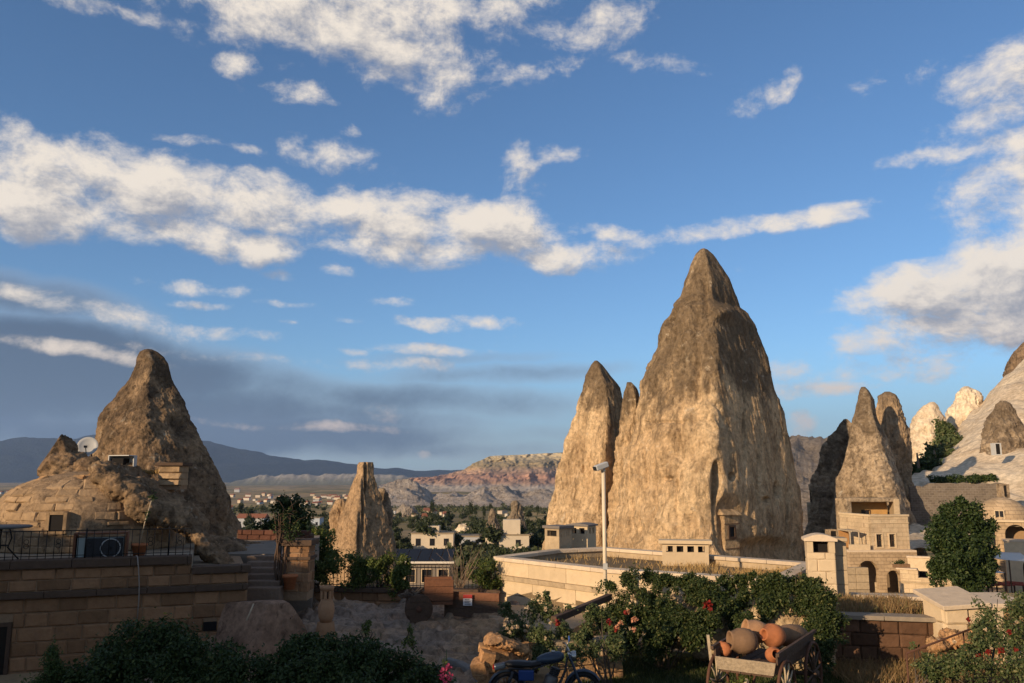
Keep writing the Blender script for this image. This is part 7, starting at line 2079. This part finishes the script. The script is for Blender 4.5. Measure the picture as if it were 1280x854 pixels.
# valley trees: three kinds, copied
protos = []
for k, (sh, n) in enumerate(((((0, 0, 2.6), (1.9, 1.9, 1.5)), 420), (((0, 0, 4.2), (.9, .9, 3.6)), 420), (((0, 0, 1.3), (1.9, 1.6, 1.1)), 360))):
    t = thing('valley_tree', 'x', 'tree', (0, -400 - 20 * k, -60))
    c, r = sh
    rp = random.Random(k)
    bl = [((c[0] + rp.uniform(-.5, .5) * r[0], c[1] + rp.uniform(-.5, .5) * r[1], c[2] + rp.uniform(-.5, .5) * r[2]), tuple(q * .6 for q in r)) for _ in range(6)]
    foliage('crown', bl, n * 2, .55, leaf_far, t, 300 + k, gap=.15, gf=.6)
    MB().tube([(0, 0, -.5), (0, 0, c[2])], [.16, .08], 6).build('trunk', bark, t)
    protos.append(t)
first = [True] * 3
KL = [('round dark valley tree', 'round trees'), ('tall narrow valley poplar', 'poplars'), ('low spreading valley shrub', 'shrubs')]
def put_tree(kind, px, py, s):
    b = on_ground(px, py)
    if first[kind]: t = protos[kind]; first[kind] = False
    else: t = copy_tree(protos[kind])
    t.location = b; t.scale = (s, s, s * rv_.uniform(.8, 1.2)); t.rotation_euler = (0, 0, rv_.uniform(0, 6.28))
    where = 'beyond the plain left of the dome' if px < 60 else 'behind the steps, towards the far village' if px < 425 else 'below the courtyard fence' if py > 690 else 'among the houses beneath the mesa' if px < 760 else 'between the tallest cone and the tall chimney'
    t['label'] = KL[kind][0] + ' ' + where
    t['group'] = KL[kind][1] + ' ' + where
for px, py, s in ((588, 652, 1.3), (605, 652, 1.0), (560, 655, 1.0), (613, 645, 1.1), (540, 648, 1.2), (672, 645, 1.0), (594, 650, .9), (300, 648, 1.2)): put_tree(1, px, py, s)
for k in range(110):
    px = rv_.uniform(486, 690); py = rv_.uniform(648, 690)
    put_tree(0 if rv_.random() < .6 else 2, px, py, rv_.uniform(.7, 1.3))
for k in range(60):
    px = rv_.uniform(284, 420); py = rv_.uniform(634, 680)
    put_tree(0 if rv_.random() < .6 else 2, px, py, rv_.uniform(.7, 1.3))
for k in range(50):
    px = rv_.uniform(450, 700); py = rv_.uniform(690, 725)
    put_tree(2, px, py, rv_.uniform(.5, .9))
for k in range(20):
    put_tree(2, rv_.uniform(-20, 12), rv_.uniform(635, 680), rv_.uniform(.7, 1.3))
for k in range(24):
    put_tree(2, rv_.uniform(1000, 1060), rv_.uniform(690, 740), rv_.uniform(.5, .9))

# scrub that covers the valley floor
rg = np.random.default_rng(501)
nS = 6500
sa = np.radians(rg.uniform(-26, 22, nS)); sr = 75 * (900 / 75.0) ** rg.random(nS)
sx_, sy_ = sr * np.sin(sa), sr * np.cos(sa)
kp_ = fbm(sx_ * .012, sy_ * .006, .2, 3, 8) > -.06
sx_, sy_, sr = sx_[kp_], sy_[kp_], sr[kp_]
cs_ = .45 + .9 * rg.random(len(sx_)) + sr * .0022
base_ = np.stack([sx_, sy_, terrain_h(sx_, sy_)], -1)
off = rg.normal(size=(len(sx_), 14, 3)); off /= np.linalg.norm(off, axis=2)[..., None]
off[..., 2] = abs(off[..., 2]) * .8
pts_ = (base_[:, None] + off * cs_[:, None, None] * rg.uniform(.5, 1, (len(sx_), 14, 1))).reshape(-1, 3)
nn_ = (off + .4 * rg.normal(size=off.shape)).reshape(-1, 3); nn_ /= np.linalg.norm(nn_, axis=1)[:, None]
vv_ = np.repeat(rg.random(len(sx_)), 14) * .6 + .4 * rg.random(len(pts_))
tag(link_mesh('valley_scrub', leaves_mesh('valley_scrub', pts_, nn_, np.repeat(cs_, 14) * .8, rg, .7, leafy('scrub_leaf', (.045, .055, .022), (.085, .09, .038), (.14, .12, .055)), 0, vv_)), kind='stuff')

# ------------------------------------------------------------------ dark shrubs in front
b = P(200, 900, 11.5); b.z = 0
spec = [(120, 846, .45, 11), (150, 826, .5, 11.3), (180, 819, .5, 11.5), (210, 816, .5, 11.5), (240, 823, .5, 11.5), (265, 836, .45, 11.3), (295, 846, .4, 11), (170, 856, .6, 11), (230, 856, .7, 11), (280, 861, .5, 11), (110, 866, .5, 11), (215, 801, .25, 11.6), (185, 803, .22, 11.6), (320, 856, .4, 11.2)]
bush('shrub', 'large dark rounded shrub under the brown terrace wall', 'shrub', b, [(rel(px, py, Y, b), (r, r, r * .85)) for px, py, r, Y in spec], 30000, .055, leaf_dark, bark, 201, gap=.25, gf=2.2, stems=12)
b = P(440, 900, 11.3); b.z = 0
spec = [(345, 846, .4, 11.4), (375, 826, .42, 11.5), (400, 817, .4, 11.6), (430, 817, .42, 11.6), (460, 833, .42, 11.4), (490, 851, .4, 11.2), (420, 851, .6, 11.1), (370, 859, .5, 11), (470, 861, .5, 11), (410, 806, .22, 11.6), (520, 843, .28, 11.4), (545, 846, .25, 11.4), (510, 861, .35, 11.1), (550, 861, .28, 11.2)]
bush('shrub', 'dark glossy shrub spreading before the courtyard rocks', 'shrub', b, [(rel(px, py, Y, b), (r, r, r * .85)) for px, py, r, Y in spec], 28000, .055, leaf_dark, bark, 202, gap=.25, gf=2.2, stems=12)
b = P(66, 900, 10.8); b.z = 0
bl = []
for k in range(9):
    f = k / 8
    bl.append((rel(66, 880 - 70 * f, 10.8, b), (.36 * (1 - f) + .04, .36 * (1 - f) + .04, .16)))
bush('conifer', 'small pointed conifer in front of the terrace wall', 'conifer', b, bl, 6000, .05, leaf_yew, bark, 203, gap=.15, gf=3, stems=3, aspect=.3)
b = P(16, 900, 11.5); b.z = 0
# pink hollyhock
b = P(556, 900, 10.6); b.z = .2
hh = thing('hollyhock', 'pink hollyhock spike in front of the dark glossy shrub', 'flower', b)
tp = P(558, 812, 10.6) - b
MB().tube([(0, 0, 0), tp * .5 + Vector((.02, 0, 0)), tp], [.012, .009, .004], 6).build('stem', leaf_yew, hh)
for k, (px, py) in enumerate(((555, 838), (560, 834), (552, 846), (561, 846), (556, 856))): bloom(hh, rel(px, py, 10.55, b), .05, 22, petal_pink, 400 + k)
foliage('foliage', [(tuple(tp * .85), (.06, .06, .2)), (tuple(tp * .5), (.12, .1, .2))], 120, .05, leaf_fence, hh, 405)
# weeds in the courtyard
for k, (px, py) in enumerate(((458, 795), (510, 808))):
    b = P(px, py, 15.8)
    bush('weed', 'bright green weed sprouting at the edge of the courtyard rock' if k else 'slender green weed sprouting behind the dark glossy shrub', 'plant', b, [((0, 0, .12), (.1, .1, .16)), ((.03, 0, .3), (.06, .06, .12))], 260, .05, leaf_fence, bark, 210 + k, stems=3)

# ================================================================== ADDED BLOCK OUT OF VIEW (made up to throw evening shade on the courtyard)
hs = Vector((-math.sin(SUN_A), -math.cos(SUN_A), 0)); hp_ = Vector((math.cos(SUN_A), -math.sin(SUN_A), 0))
def hq(a, c): return hs * a + hp_ * c
HT = [(-44, -21.0, 6.6), (-21.0, -11.9, 7.1), (-11.9, -10.6, 5.75), (-10.6, -8.2, 6.4), (-8.2, -4.0, 5.75)]  # heights of the added block, stepped to place its shadow edge
ht = thing('added_shade_block', 'long stepped stone block added behind the viewpoint to shade the courtyard', 'building', hq(10, -14))
ho_ = Vector(ht.location)
for (c0, c1, T) in HT:
    MB().prism(poly_xy([hq(10, c0) - ho_, hq(16, c0) - ho_, hq(16, c1 - .02) - ho_, hq(10, c1 - .02) - ho_]), -1.5, T).build('wing', house_m2, ht)
    MB().prism(poly_xy([hq(9.8, c0) - ho_, hq(16.2, c0) - ho_, hq(16.2, c1 - .03) - ho_, hq(9.8, c1 - .03) - ho_]), T + .002, T + .1).build('coping', coping_pale, ht)
    n = max(1, int((c1 - c0) / 3))
    for k in range(n):
        cc = c0 + (k + .5) * (c1 - c0) / n
        MB().prism(poly_xy([hq(9.93, cc - .5) - ho_, hq(10.05, cc - .5) - ho_, hq(10.05, cc + .5) - ho_, hq(9.93, cc + .5) - ho_]), 1.4, 2.9).build('window', glass_dark, ht)  # made-up windows dressing the added block
# ------------------------------------------------------------------ the evening air
def haze():
    mb = MB().bbox((-13000, -13000, -75), (13000, 13000, 900))
    m = bpy.data.materials.new('evening_haze'); m.use_nodes = True
    nt = m.node_tree; nt.nodes.clear()
    out = N(nt, 'ShaderNodeOutputMaterial')
    pv = N(nt, 'ShaderNodeVolumePrincipled', ins={'Color': (0.42, 0.62, 1.0, 1), 'Density': 4.5e-5, 'Anisotropy': 0.1})
    nt.links.new(pv.outputs[0], out.inputs['Volume'])
    tag(mb.build('haze', m), kind='stuff')
haze()
